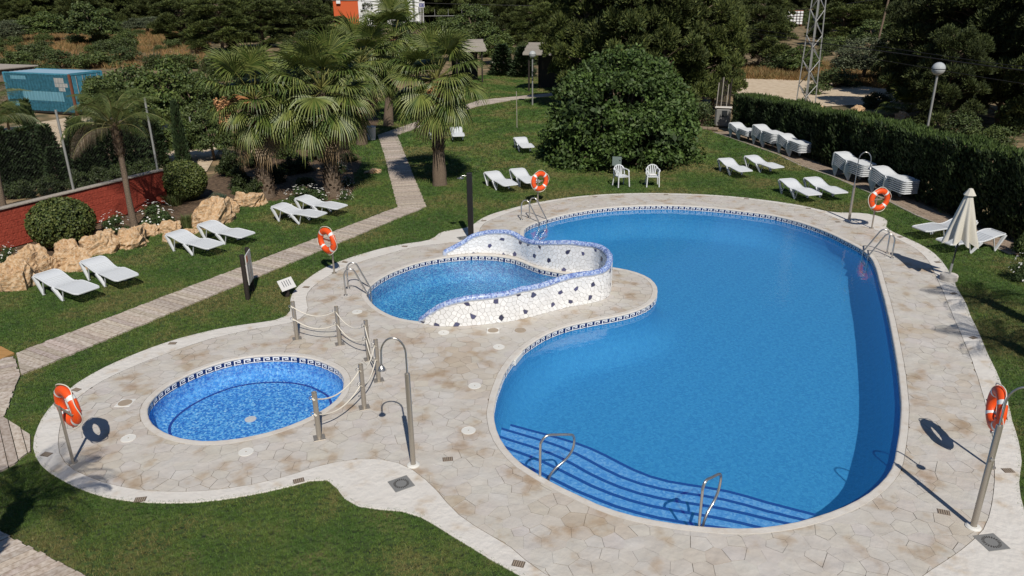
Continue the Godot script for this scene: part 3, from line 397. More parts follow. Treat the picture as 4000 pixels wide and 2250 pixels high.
func keyhole(o: PackedVector2Array, holes: Array) -> PackedVector2Array:
	var r := o.duplicate()
	if area_of(r) < 0.0: r.reverse()
	for hole in holes:
		var h: PackedVector2Array = hole.duplicate()
		if area_of(h) > 0.0: h.reverse()
		var best := 1e9
		var bi := 0
		var bj := 0
		for i in r.size():
			for j in h.size():
				var d := r[i].distance_squared_to(h[j])
				if d < best: best = d; bi = i; bj = j
		var s := PackedVector2Array()
		for i in range(0, bi + 1): s.append(r[i])
		for j in range(0, h.size() + 1): s.append(h[(bj + j) % h.size()])
		for i in range(bi, r.size()): s.append(r[i])
		r = s
	return r

# ------------------------------------------------------------------ naming and tagging
func numbered(parent: Node, called: String) -> String:
	var key := "%d/%s" % [parent.get_instance_id(), called]
	var k: int = taken.get(key, 0)
	taken[key] = k + 1
	return called if k == 0 else "%s_%03d" % [called, k]

func tag(o: Node, label: String, category: String, group := "", kind := "") -> void:
	if label: o.set_meta("label", label)
	if category: o.set_meta("category", category)
	if group: o.set_meta("group", group)
	if kind: o.set_meta("kind", kind)

func thing(called: String, label: String, category: String, group := "", at := Vector3.ZERO, turn := 0.0) -> Node3D:
	var o := Node3D.new()
	o.name = numbered(self, called)
	add_child(o)
	o.position = at
	o.rotation.y = turn
	tag(o, label, category, group)
	return o

func part(parent: Node, called: String, shape: Variant, mat: Material, label := "") -> MeshInstance3D:
	var o := MeshInstance3D.new()
	o.mesh = shape.mesh() if shape is Mb else shape
	o.material_override = mat
	o.name = numbered(parent, called)
	parent.add_child(o)
	if label: o.set_meta("label", label)
	return o

func solo(called: String, shape: Variant, mat: Material, label: String, category: String, group := "", kind := "") -> MeshInstance3D:
	var o := part(self, called, shape, mat)
	tag(o, label, category, group, kind)
	return o

func copy(o: Node3D, called: String, label: String, at: Vector3, turn := 0.0, group := "") -> Node3D:
	var d: Node3D = o.duplicate()
	d.name = numbered(self, called)
	add_child(d)
	d.position = at
	d.rotation.y = turn
	d.set_meta("label", label)
	if group: d.set_meta("group", group)
	return d

# ------------------------------------------------------------------ materials
func lin(r: float, g: float, b: float) -> Color:
	return Color(r, g, b).linear_to_srgb()

func noise_tex(freq: float, stops: Array, sd := 1, oct := 4, size := 512, kind := FastNoiseLite.TYPE_SIMPLEX_SMOOTH) -> NoiseTexture2D:
	var f := FastNoiseLite.new()
	f.noise_type = kind
	f.frequency = freq
	f.seed = sd
	f.fractal_octaves = oct
	if kind == FastNoiseLite.TYPE_CELLULAR: f.cellular_return_type = FastNoiseLite.RETURN_CELL_VALUE
	var t := NoiseTexture2D.new()
	t.width = size
	t.height = size
	t.seamless = true
	t.noise = f
	var g := Gradient.new()
	var offs := PackedFloat32Array()
	var cols := PackedColorArray()
	for s in stops:
		offs.append(s[0]); cols.append(lin(s[1], s[2], s[3]))
	g.offsets = offs
	g.colors = cols
	t.color_ramp = g
	return t

func bump_tex(freq: float, strength: float, sd := 3, oct := 4, size := 512) -> NoiseTexture2D:
	var f := FastNoiseLite.new()
	f.frequency = freq
	f.seed = sd
	f.fractal_octaves = oct
	var t := NoiseTexture2D.new()
	t.width = size
	t.height = size
	t.seamless = true
	t.as_normal_map = true
	t.bump_strength = strength
	t.noise = f
	return t

func plain(called: String, r: float, g: float, b: float, rough := 0.6, metal := 0.0, tinted := false) -> StandardMaterial3D:
	var m := StandardMaterial3D.new()
	m.resource_name = called
	m.albedo_color = lin(r, g, b)
	m.roughness = rough
	m.metallic = metal
	m.vertex_color_use_as_albedo = tinted
	M[called] = m
	return m

func textured(called: String, tex: Texture2D, per_metre: float, rough := 0.8, bump: Texture2D = null, bump_scale := 1.0, tinted := true) -> StandardMaterial3D:
	var m := plain(called, 1, 1, 1, rough, 0.0, tinted)
	m.albedo_texture = tex
	m.uv1_triplanar = true
	m.uv1_world_triplanar = true
	m.uv1_scale = Vector3.ONE * per_metre
	if bump:
		m.normal_enabled = true
		m.normal_texture = bump
		m.normal_scale = bump_scale
	return m

func leafy(called: String, glow := 0.25, rough := 0.65) -> StandardMaterial3D:
	var m := plain(called, 1, 1, 1, rough, 0.0, true)
	m.backlight_enabled = true
	m.backlight = Color(glow, glow, glow * 0.5)
	m.cull_mode = BaseMaterial3D.CULL_DISABLED
	return m

func materials() -> void:
	# deck: cast concrete stamped like flagstone, brown weather stains
	textured("stone", noise_tex(0.007, [[0.0, 0.33, 0.25, 0.175], [0.22, 0.43, 0.37, 0.305], [0.36, 0.49, 0.46, 0.42], [1.0, 0.535, 0.52, 0.495]], 7, 7, 1024), 0.16, 0.8, bump_tex(0.03, 3.0, 5, 5), 0.5)
	textured("joint", noise_tex(0.02, [[0.0, 0.12, 0.085, 0.055], [0.55, 0.22, 0.17, 0.12], [1.0, 0.44, 0.38, 0.31]], 8, 4), 0.35, 0.9)
	textured("band", noise_tex(0.010, [[0.0, 0.46, 0.38, 0.29], [0.2, 0.56, 0.515, 0.455], [0.36, 0.60, 0.575, 0.535], [1.0, 0.64, 0.62, 0.585]], 17, 6, 1024), 0.15, 0.85, bump_tex(0.08, 2.0, 6, 4), 0.4)
	textured("coping", noise_tex(0.015, [[0.0, 0.50, 0.45, 0.39], [0.4, 0.56, 0.53, 0.485], [1.0, 0.60, 0.58, 0.545]], 27, 4), 0.4, 0.75, bump_tex(0.06, 2.0, 9, 4), 0.3)
	# pools
	textured("pool_tile", noise_tex(0.055, [[0.0, 0.026, 0.235, 0.53], [0.5, 0.038, 0.30, 0.61], [1.0, 0.058, 0.37, 0.68]], 31, 2, 512, FastNoiseLite.TYPE_CELLULAR), 0.75, 0.85)
	textured("tread_tile", noise_tex(0.055, [[0.0, 0.06, 0.26, 0.68], [0.5, 0.12, 0.39, 0.80], [1.0, 0.25, 0.56, 0.90]], 37, 2, 512, FastNoiseLite.TYPE_CELLULAR), 0.75, 0.85)
	textured("caustic_tile", noise_tex(0.085, [[0.0, 0.008, 0.085, 0.42], [0.4, 0.03, 0.23, 0.66], [0.7, 0.12, 0.44, 0.82], [1.0, 0.45, 0.74, 0.92]], 33, 2, 512, FastNoiseLite.TYPE_CELLULAR), 0.62, 0.85)  # mixed blue mosaic; its pale cells also paint in the ripple light squiggles
	textured("teal_caustic_tile", noise_tex(0.085, [[0.0, 0.006, 0.075, 0.30], [0.4, 0.018, 0.19, 0.47], [0.7, 0.06, 0.36, 0.62], [1.0, 0.32, 0.66, 0.82]], 39, 2, 512, FastNoiseLite.TYPE_CELLULAR), 0.62, 0.85)  # teal mosaic whose bright cells stand in for light dancing on the floor
	plain("navy", 0.006, 0.018, 0.10, 0.25)
	plain("nosing", 0.003, 0.022, 0.26, 0.7)
	plain("white_tile", 0.78, 0.80, 0.80, 0.25)
	var w := plain("water", 0.014, 0.22, 0.52, 0.03)
	w.transparency = BaseMaterial3D.TRANSPARENCY_ALPHA
	w.albedo_color.a = 0.23
	w.normal_enabled = true
	w.normal_texture = bump_tex(0.02, 4.0, 41, 3)
	w.normal_scale = 0.10
	w.uv1_triplanar = true
	w.uv1_world_triplanar = true
	w.uv1_scale = Vector3.ONE * 0.5
	var w2: StandardMaterial3D = w.duplicate()
	w2.resource_name = "rippled_water"
	w2.albedo_color = lin(0.01, 0.20, 0.50)
	w2.albedo_color.a = 0.08
	w2.normal_texture = bump_tex(0.035, 6.0, 43, 3)
	w2.normal_scale = 0.5
	w2.uv1_scale = Vector3.ONE * 0.8
	M["rippled_water"] = w2
	# mosaic wall
	plain("shard", 1, 1, 1, 0.3, 0.0, true)
	plain("grout", 0.46, 0.455, 0.44, 0.9)
	plain("cap_glaze", 1, 1, 1, 0.25, 0.0, true)
	# ground
	textured("lawn_soil", noise_tex(0.01, [[0.0, 0.030, 0.055, 0.012], [0.5, 0.048, 0.082, 0.017], [0.75, 0.075, 0.095, 0.026], [1.0, 0.12, 0.105, 0.04]], 51, 5, 1024), 0.12, 1.0, bump_tex(0.1, 6.0, 52, 4), 0.8)
	textured("dry_ground", noise_tex(0.012, [[0.0, 0.05, 0.052, 0.02], [0.4, 0.13, 0.10, 0.048], [0.65, 0.25, 0.175, 0.095], [1.0, 0.36, 0.27, 0.17]], 53, 6, 1024), 0.05, 1.0, bump_tex(0.05, 5.0, 54, 5), 0.6)
	textured("sand", noise_tex(0.02, [[0.0, 0.40, 0.31, 0.21], [0.5, 0.52, 0.42, 0.30], [1.0, 0.60, 0.51, 0.39]], 55, 5), 0.15, 1.0, bump_tex(0.05, 5.0, 56, 5), 0.5)
	textured("soil", noise_tex(0.03, [[0.0, 0.045, 0.03, 0.017], [0.5, 0.10, 0.064, 0.037], [1.0, 0.20, 0.135, 0.082]], 57, 5), 0.3, 1.0, bump_tex(0.06, 6.0, 58, 5), 0.8)
	leafy("grass", 0.35, 0.7)
	textured("plank", noise_tex(0.02, [[0.0, 0.32, 0.255, 0.20], [0.4, 0.47, 0.405, 0.345], [0.7, 0.55, 0.49, 0.43], [1.0, 0.62, 0.565, 0.505]], 61, 5), 0.9, 0.85, bump_tex(0.05, 4.0, 62, 4), 0.4)
	textured("paver", noise_tex(0.03, [[0.0, 0.17, 0.125, 0.09], [0.5, 0.28, 0.215, 0.16], [1.0, 0.38, 0.31, 0.24]], 63, 4), 0.7, 0.9)
	textured("boulder", noise_tex(0.016, [[0.0, 0.20, 0.105, 0.05], [0.3, 0.42, 0.255, 0.125], [0.55, 0.53, 0.37, 0.22], [0.8, 0.58, 0.47, 0.34], [1.0, 0.52, 0.48, 0.41]], 65, 6, 1024), 0.55, 0.95, bump_tex(0.03, 8.0, 66, 6), 1.2)
	# plants
	leafy("leaf", 0.22)
	leafy("needle", 0.12, 0.75)
	leafy("frond", 0.30, 0.5)
	textured("bark", noise_tex(0.06, [[0.0, 0.06, 0.045, 0.03], [0.5, 0.17, 0.125, 0.09], [1.0, 0.33, 0.26, 0.19]], 71, 5), 0.9, 0.95, bump_tex(0.06, 8.0, 72, 5), 1.0)
	plain("petal", 0.82, 0.82, 0.78, 0.6)
	# things
	plain("white_plastic", 0.62, 0.65, 0.68, 0.4, 0.0, true)
	plain("steel", 0.56, 0.55, 0.53, 0.28, 0.9)
	plain("dull_steel", 0.40, 0.365, 0.315, 0.42, 0.6)
	plain("galvanised", 0.42, 0.43, 0.42, 0.5, 0.6)
	plain("orange", 0.78, 0.085, 0.012, 0.42)
	plain("reflective", 0.72, 0.74, 0.74, 0.35)
	plain("rope", 0.66, 0.62, 0.54, 0.9)
	textured("dark_wood", noise_tex(0.05, [[0.0, 0.010, 0.008, 0.007], [0.6, 0.026, 0.020, 0.016], [1.0, 0.06, 0.048, 0.038]], 81, 4), 1.5, 0.7)
	plain("black_wood", 0.012, 0.011, 0.011, 0.45)
	plain("board", 0.62, 0.62, 0.61, 0.5)
	plain("print_orange", 0.62, 0.22, 0.10, 0.6)
	plain("ink", 0.10, 0.11, 0.13, 0.7)
	textured("canvas", noise_tex(0.06, [[0.0, 0.50, 0.48, 0.42], [1.0, 0.62, 0.60, 0.54]], 83, 4), 1.0, 0.9)
	plain("dark_pole", 0.035, 0.04, 0.045, 0.4, 0.3)
	plain("lid", 0.66, 0.655, 0.62, 0.45)
	plain("old_lid", 0.33, 0.27, 0.205, 0.7)
	plain("grate", 0.16, 0.125, 0.10, 0.6, 0.3)
	plain("drain_metal", 0.26, 0.26, 0.25, 0.55, 0.3)
	plain("dark_hole", 0.02, 0.018, 0.016, 0.9)
	textured("red_paint", noise_tex(0.03, [[0.0, 0.24, 0.038, 0.022], [0.5, 0.34, 0.054, 0.030], [1.0, 0.42, 0.085, 0.05]], 85, 5), 0.5, 0.9, bump_tex(0.05, 6.0, 86, 5), 0.6)
	textured("concrete", noise_tex(0.04, [[0.0, 0.25, 0.22, 0.185], [1.0, 0.43, 0.39, 0.34]], 87, 5), 0.5, 0.9, bump_tex(0.05, 4.0, 88, 5), 0.5)
	textured("container_blue", noise_tex(0.02, [[0.0, 0.03, 0.12, 0.155], [0.5, 0.055, 0.235, 0.34], [1.0, 0.075, 0.30, 0.43]], 89, 5), 0.4, 0.6)
	plain("container_patch", 0.24, 0.53, 0.66, 0.6)
	plain("container_roof", 0.28, 0.42, 0.52, 0.6)
	plain("rust", 0.16, 0.06, 0.035, 0.9)
	plain("beige_paint", 0.36, 0.28, 0.215, 0.7)
	plain("wall_white", 0.74, 0.76, 0.78, 0.8)
	plain("wall_orange", 0.55, 0.105, 0.03, 0.85)
	plain("pane", 0.04, 0.05, 0.055, 0.12)
	textured("thatch", noise_tex(0.08, [[0.0, 0.20, 0.18, 0.155], [0.5, 0.33, 0.305, 0.27], [1.0, 0.47, 0.44, 0.40]], 91, 4), 0.6, 0.95)
	plain("sign_blue", 0.02, 0.03, 0.20, 0.5)
	plain("lamp_glass", 0.42, 0.45, 0.46, 0.15)
	plain("wire", 0.02, 0.02, 0.02, 0.6)
	plain("mesh_wire", 0.07, 0.075, 0.07, 0.6, 0.3)

# ------------------------------------------------------------------ ground
func ground_sheet() -> void:
	var xs := []
	var zs := []
	for i in range(-10, 0): xs.append(-30.0 - 180.0 * pow(-i / 10.0, 1.6))
	for i in 61: xs.append(-30.0 + i)
	for i in range(1, 11): xs.append(30.0 + 220.0 * pow(i / 10.0, 1.6))
	for i in 91: zs.append(10.0 - i)
	for i in range(1, 16): zs.append(-80.0 - 420.0 * pow(i / 15.0, 1.5))
	var inside := Geometry2D.offset_polygon(LAWN, -1.3)
	var nz := FastNoiseLite.new()
	nz.seed = 5
	nz.frequency = 0.06
	var hgt := func(x: float, z: float) -> float:
		for p in inside:
			if Geometry2D.is_point_in_polygon(Vector2(x, z), p): return -3.2
		var far: float = max(0.0, -z - 240.0)
		return -0.05 + min(0.0, nz.get_noise_2d(x, z) * 0.04) + far * 0.06 + (0.0 if z > -70.0 else nz.get_noise_2d(x, z) * 0.25)
	var mb := Mb.new()
	var y := []
	for z in zs:
		var row := []
		for x in xs: row.append(hgt.call(x, z))
		y.append(row)
	for j in zs.size() - 1:
		for i in xs.size() - 1:
			var a := Vector3(xs[i], y[j][i], zs[j])
			var b := Vector3(xs[i + 1], y[j][i + 1], zs[j])
			var d := Vector3(xs[i + 1], y[j + 1][i + 1], zs[j + 1])
			var e := Vector3(xs[i], y[j + 1][i], zs[j + 1])
			mb.quad(a, b, d, e)
	solo("ground", mb, M.dry_ground, "dry brown earth and straw all round the garden", "ground", "", "structure")
	mb = Mb.new()
	flat(mb, keyhole(LAWN, [grown(OUTER, -0.12)]), -0.02)
	solo("lawn", mb, M.lawn_soil, "mown green lawn with brownish patches round the pools", "lawn", "", "structure")
	mb = Mb.new()
	flat(mb, BED, -0.03)
	solo("flower_bed", mb, M.soil, "brown soil of the planted bed behind the boulders", "flower bed", "", "structure")
	mb = Mb.new()
	flat(mb, SAND, -0.012)
	solo("sandy_lot", mb, M.sand, "pale sandy lot below the lattice tower", "sand", "", "structure")
	mb = Mb.new()
	flat(mb, TRACK, -0.012)
	solo("track", mb, M.sand, "pale dirt track beyond the wire fence", "track", "", "structure")

func grass_colour(x: float, z: float, na: FastNoiseLite, nb: FastNoiseLite) -> Color:
	var t := clampf(0.48 + na.get_noise_2d(x, z) * 1.15 + nb.get_noise_2d(x, z) * 0.4 + rng.randf_range(-0.22, 0.22), 0.0, 1.0)
	var g := Color(0.050, 0.118, 0.014).lerp(Color(0.100, 0.166, 0.024), clampf(t * 2.0, 0, 1))
	return g.lerp(Color(0.185, 0.168, 0.055), clampf(t * 2.0 - 1.0, 0, 1))

func tuft_mesh(blades: int, h: float, spread: float, w: float, sd: int) -> ArrayMesh:
	var r := RandomNumberGenerator.new()
	r.seed = sd
	var mb := Mb.new()
	for i in blades:
		var a := r.randf() * TAU
		var p := Vector3(cos(a), 0, sin(a)) * spread * sqrt(r.randf())
		var lean := Vector3(r.randf_range(-1, 1), 0, r.randf_range(-1, 1)) * h * 0.75
		var f := r.randf() * TAU
		var s := Vector3(cos(f), 0, sin(f)) * w
		mb.col = Color.WHITE * r.randf_range(0.8, 1.25)
		mb.col.a = 1.0
		mb.tri(p - s, p + s, p + lean + Vector3.UP * h * r.randf_range(0.6, 1.0))
	return mb.mesh()

func scatter(called: String, shape: Mesh, mat: Material, tr: Array, cols: Array, label: String, cat: String) -> void:
	var mm := MultiMesh.new()
	mm.transform_format = MultiMesh.TRANSFORM_3D
	mm.use_colors = true
	mm.mesh = shape
	mm.instance_count = tr.size()
	for i in tr.size():
		mm.set_instance_transform(i, tr[i])
		mm.set_instance_color(i, cols[i])
	var o := MultiMeshInstance3D.new()
	o.multimesh = mm
	o.material_override = mat
	o.name = numbered(self, called)
	add_child(o)
	tag(o, label, cat, "", "stuff")

func grass() -> void:
	var na := FastNoiseLite.new()
	na.seed = 11; na.frequency = 0.28; na.fractal_octaves = 3
	var nb := FastNoiseLite.new()
	nb.seed = 12; nb.frequency = 1.6
	var avoid := [grown(OUTER, -0.02)]
	for w in WALKS: avoid.append(w)
	var tr := []
	var cols := []
	var z := -4.6
	while z > -74.0:
		var step := 0.058 if z > -12.0 else (0.082 if z > -20.0 else (0.12 if z > -32.0 else 0.22))
		var k := step / 0.058
		var reach := -z * 0.70 + 1.5
		var x: float = max(-14.5, -reach)
		while x < min(18.0, reach):
			var p := Vector2(x + rng.randf_range(-0.5, 0.5) * step, z + rng.randf_range(-0.5, 0.5) * step)
			x += step
			if not Geometry2D.is_point_in_polygon(p, LAWN): continue
			var bad := false
			for q in avoid:
				if Geometry2D.is_point_in_polygon(p, q): bad = true; break
			if bad: continue
			var s := k * rng.randf_range(0.8, 1.25)
			var b := Basis(Vector3.UP, rng.randf() * TAU).scaled(Vector3(s, lerpf(1.0, s, 0.35), s))
			tr.append(Transform3D(b, Vector3(p.x, -0.022, p.y)))
			cols.append(grass_colour(p.x, p.y, na, nb))
		z -= step
	scatter("grass", tuft_mesh(15, 0.040, 0.05, 0.0042, 3), M.grass, tr, cols, "short mown green grass covering the lawn", "grass")
	print("grass ", tr.size())
	# dry standing grass
	tr = []
	cols = []
	for area in [[DRYBAND, 3000, 0.55], [DRYFIELD, 5000, 0.6]]:
		var poly: PackedVector2Array = area[0]
		var lo := poly[0]
		var hi := poly[0]
		for q in poly:
			lo = lo.min(q); hi = hi.max(q)
		for i in area[1]:
			var p := Vector2(rng.randf_range(lo.x, hi.x), rng.randf_range(lo.y, hi.y))
			if not Geometry2D.is_point_in_polygon(p, poly): continue
			var s: float = area[2] * rng.randf_range(10.0, 26.0)
			tr.append(Transform3D(Basis(Vector3.UP, rng.randf() * TAU).scaled(Vector3(s * 0.9, s, s * 0.9)), Vector3(p.x, -0.1, p.y)))
			var g := Color(0.30, 0.17, 0.065).lerp(Color(0.13, 0.13, 0.035), pow(rng.randf(), 2.0))
			cols.append(g * rng.randf_range(0.7, 1.2))
	scatter("dry_grass", tuft_mesh(26, 0.06, 0.06, 0.0035, 4), M.grass, tr, cols, "tall dry brown grass on the open ground behind", "grass")

# ------------------------------------------------------------------ deck and pools
func voronoi_cells(lo: Vector2, hi: Vector2, step: float, jit: float) -> Array:
	var sites := {}
	var nx := int((hi.x - lo.x) / step) + 3
	var ny := int((hi.y - lo.y) / (step * 0.87)) + 3
	for j in range(-2, ny + 2):
		for i in range(-2, nx + 2):
			sites[Vector2i(i, j)] = lo + Vector2((i + (0.5 if j % 2 != 0 else 0.0)) * step, j * step * 0.87) + Vector2(rng.randf_range(-jit, jit), rng.randf_range(-jit, jit)) * step
	var out := []
	for j in ny:
		for i in nx:
			var s: Vector2 = sites[Vector2i(i, j)]
			var cell := PackedVector2Array([s + Vector2(-1, -1) * step * 1.5, s + Vector2(1, -1) * step * 1.5, s + Vector2(1, 1) * step * 1.5, s + Vector2(-1, 1) * step * 1.5])
			for dj in range(-2, 3):
				for di in range(-2, 3):
					if di == 0 and dj == 0: continue
					var o: Vector2 = sites[Vector2i(i + di, j + dj)]
					var m := (s + o) * 0.5
					var d := (o - s)
					if d.length() > step * 2.6: continue
					var q := PackedVector2Array()
					for k in cell.size():
						var a := cell[k]
						var b := cell[(k + 1) % cell.size()]
						var fa := (a - m).dot(d)
						var fb := (b - m).dot(d)
						if fa <= 0.0: q.append(a)
						if (fa < 0.0 and fb > 0.0) or (fa > 0.0 and fb < 0.0): q.append(a + (b - a) * (fa / (fa - fb)))
					cell = q
					if cell.size() < 3: break
				if cell.size() < 3: break
			if cell.size() >= 3: out.append(cell)
	return out

func middle(p: PackedVector2Array) -> Vector2:
	var s := Vector2.ZERO
	for q in p: s += q
	return s / p.size()

func deck() -> void:
	var d := thing("pool_deck", "pale stamped concrete deck with smooth border round the three pools", "deck")
	d.set_meta("kind", "structure")
	var mb := Mb.new()
	flat(mb, keyhole(OUTER, [INNER]), 0.0)
	ring_sweep(mb, OUTER, [Vector2(0, 0), Vector2(0.006, -0.006), Vector2(0.006, -0.12)])
	part(d, "border", mb, M.band)
	mb = Mb.new()
	flat(mb, keyhole(INNER, [grown(BIG, 0.08), grown(MID, 0.08), grown(SMALL, 0.08)]), -0.012)
	part(d, "joint_bed", mb, M.joint)
	var stones := []
	var stain := FastNoiseLite.new()
	stain.seed = 21
	stain.frequency = 0.35
	stain.fractal_octaves = 3
	var keep := Geometry2D.offset_polygon(INNER, -0.012)
	var pools := [grown(BIG, 0.13), grown(MID, 0.125), grown(SMALL, 0.13)]
	for cell in voronoi_cells(Vector2(-9.0, -28.6), Vector2(12.6, -6.6), 0.285, 0.27):
		var c := middle(cell)
		if not Geometry2D.is_point_in_polygon(c, OUTER): continue
		var shrunk := Geometry2D.offset_polygon(cell, -rng.randf_range(0.003, 0.0085))
		for s0 in shrunk:
			var bits := []
			for kp in keep: bits.append_array(Geometry2D.intersect_polygons(s0, kp))
			for h in pools:
				var nxt := []
				for b in bits: nxt.append_array(Geometry2D.clip_polygons(b, h))
				bits = nxt
			for b in bits:
				if abs(area_of(b)) > 0.0006: stones.append(b)
	stones.sort_custom(func(a, b): return abs(area_of(a)) / pow(middle(a).length(), 3.0) > abs(area_of(b)) / pow(middle(b).length(), 3.0))
	var rest := Mb.new()
	var n := 0
	for s in stones:
		var one := Mb.new() if n < 300 else rest
		var t := rng.randf_range(0.965, 1.03)
		var c := middle(s)
		var worn := clampf(stain.get_noise_2d(c.x, c.y) * 2.0 - 0.4 + rng.randf_range(-0.2, 0.2), 0.0, 1.0)
		one.col = Color(t, t * rng.randf_range(0.98, 1.0), t * rng.randf_range(0.95, 1.0)) * Color(1, 1, 1).lerp(Color(0.87, 0.79, 0.69), worn)
		prism(one, s, -0.016, rng.randf_range(-0.001, 0.001), 0.005)
		if n < 300: part(d, "stone", one, M.stone)
		n += 1
	part(d, "stone_paving", rest, M.stone).set_meta("kind", "stuff")
	print("stones ", stones.size())
	for p in [BIG, MID, SMALL]:
		mb = Mb.new()
		ring_sweep(mb, p, [Vector2(0.03, -0.05), Vector2(0.0, -0.045), Vector2(-0.012, -0.03), Vector2(-0.010, -0.008), Vector2(0.005, 0.004), Vector2(0.03, 0.006), Vector2(0.118, 0.003), Vector2(0.124, -0.016)])
		part(d, "coping", mb, M.coping)

func key_mesh() -> ArrayMesh:      # one hook of the meander, 0.2 wide and 0.11 high, lying in the xy plane
	var mb := Mb.new()
	for r in [[0.0, 0.004, 0.2, 0.018], [0.012, 0.018, 0.034, 0.098], [0.012, 0.084, 0.15, 0.106], [0.128, 0.046, 0.15, 0.084], [0.07, 0.046, 0.128, 0.064]]:
		box(mb, xf(Vector3((r[0] + r[2]) * 0.5, (r[1] + r[3]) * 0.5, 0)), Vector3(r[2] - r[0], r[3] - r[1], 0.006), 0.001)
	return mb.mesh()

func pool(called: String, label: String, p: PackedVector2Array, depth: float, tile: Material, water: Material) -> Node3D:
	var o := thing(called, label, "pool")
	o.set_meta("kind", "structure")
	var mb := Mb.new()
	var cove := depth * (0.66 if depth > 1.0 else 0.4)
	var prof := [Vector2(0.004, -0.02), Vector2(0.004, -depth + cove)]
	for i in range(1, 9):
		var f := i / 8.0 * PI * 0.5
		prof.append(Vector2(0.004 - cove * (1.0 - cos(f)), -depth + cove - cove * sin(f)))
	ring_sweep(mb, p, prof)
	part(o, "wall", mb, tile)
	mb = Mb.new()
	flat(mb, grown(p, -cove * 0.98), -depth)
	part(o, "floor", mb, tile)
	mb = Mb.new()
	ring_sweep(mb, p, [Vector2(0.0, -0.035), Vector2(0.0, -0.165)])
	part(o, "tile_band", mb, M.navy)
	var key := key_mesh()
	var m := outward(p)
	var length := 0.0
	for i in p.size(): length += p[i].distance_to(p[(i + 1) % p.size()])
	var count := int(length / 0.2)
	var gap := length / count
	var seg := 0
	var done := 0.0
	var sg := 1.0 if area_of(p) > 0.0 else -1.0
	for k in count:
		var at := (k + 0.5) * gap
		while done + p[seg].distance_to(p[(seg + 1) % p.size()]) < at:
			done += p[seg].distance_to(p[(seg + 1) % p.size()])
			seg += 1
		var a := p[seg]
		var b := p[(seg + 1) % p.size()]
		var q := a.lerp(b, (at - done) / a.distance_to(b))
		var t := (b - a).normalized()
		var inw := m[seg] * -1.0
		if inw.y < -0.55: continue      # those hooks lie on the near walls, which nobody sees
		var x := Vector3(-inw.y, 0, inw.x)
		var z := Vector3(inw.x, 0, inw.y)
		x = Vector3.UP.cross(z)
		var e := part(o, "meander_tile", key, M.white_tile)
		e.transform = Transform3D(Basis(x * (gap / 0.2), Vector3.UP, z), Vector3(q.x, -0.155, q.y) + z * 0.003 - x * gap * 0.5)
	mb = Mb.new()
	flat(mb, grown(p, 0.003), -0.15)
	part(o, "water", mb, water)
	return o

func pools() -> void:
	var b := pool("swimming_pool", "large kidney-shaped swimming pool of calm blue water", BIG, 1.06, M.pool_tile, M.water)
	var ys := [-0.27, -0.42, -0.57, -0.72, -0.87]
	for i in STEPS.size():
		var line: PackedVector2Array = STEPS[i]
		var poly := line.duplicate()
		poly.append(Vector2(12, -3)); poly.append(Vector2(-4, -3))
		var mb := Mb.new()
		for q in Geometry2D.intersect_polygons(poly, grown(BIG, 0.02)):
			if abs(area_of(q)) > 0.05: prism(mb, q, -1.07, ys[i])
		part(b, "step", mb, M.tread_tile)
		mb = Mb.new()
		var pts := PackedVector3Array()
		for q in line:
			if Geometry2D.is_point_in_polygon(q, grown(BIG, 0.0)): pts.append(Vector3(q.x, ys[i], q.y))
		for k in pts.size() - 1:
			var t := pts[k + 1] - pts[k]
			var s := Vector3(t.z, 0, -t.x).normalized()
			var s2 := s
			if k + 2 < pts.size(): s2 = Vector3((pts[k + 2] - pts[k]).z, 0, -(pts[k + 2] - pts[k]).x).normalized()
			if k > 0: s = Vector3((pts[k + 1] - pts[k - 1]).z, 0, -(pts[k + 1] - pts[k - 1]).x).normalized()
			if s.z > 0.0: s = -s
			if s2.z > 0.0: s2 = -s2
			var u := Vector3.UP * 0.004
			var a := pts[k] + u + s * 0.006
			var d := pts[k + 1] + u + s2 * 0.006
			mb.quad(a - s * 0.07, d - s2 * 0.07, d, a)
			mb.quad(a, d, d - Vector3.UP * 0.05, a - Vector3.UP * 0.05)
		part(b, "nosing", mb, M.nosing)
	# skimmer mouth let into the wall
	var sk := Mb.new()
	beam(sk, Vector3(0.035, -0.085, -14.22), Vector3(0.20, -0.085, -14.66), 0.05, 0.13, Vector3.UP, 0.01)
	part(b, "skimmer", sk, M.lid)
	pool("wading_pool", "oval pool of rippled water half enclosed by the white mosaic wall", MID, 0.75, M.teal_caustic_tile, M.rippled_water)
	var s := pool("paddling_pool", "small round paddling pool of rippled water left of the rope fence", SMALL, 0.5, M.caustic_tile, M.rippled_water)
	var ring := Mb.new()
	ring_sweep(ring, grown(SMALL, -0.33), [Vector2(0, -0.492), Vector2(0.05, -0.492)])
	part(s, "dark_tile_line", ring, M.nosing)
	var dr := Mb.new()
	lathe(dr, xf(Vector3(-5.1, -0.5, -12.75)), [Vector2(0.11, 0), Vector2(0.11, 0.012), Vector2(0.0, 0.016)], 20)
	part(s, "floor_drain", dr, M.lid)

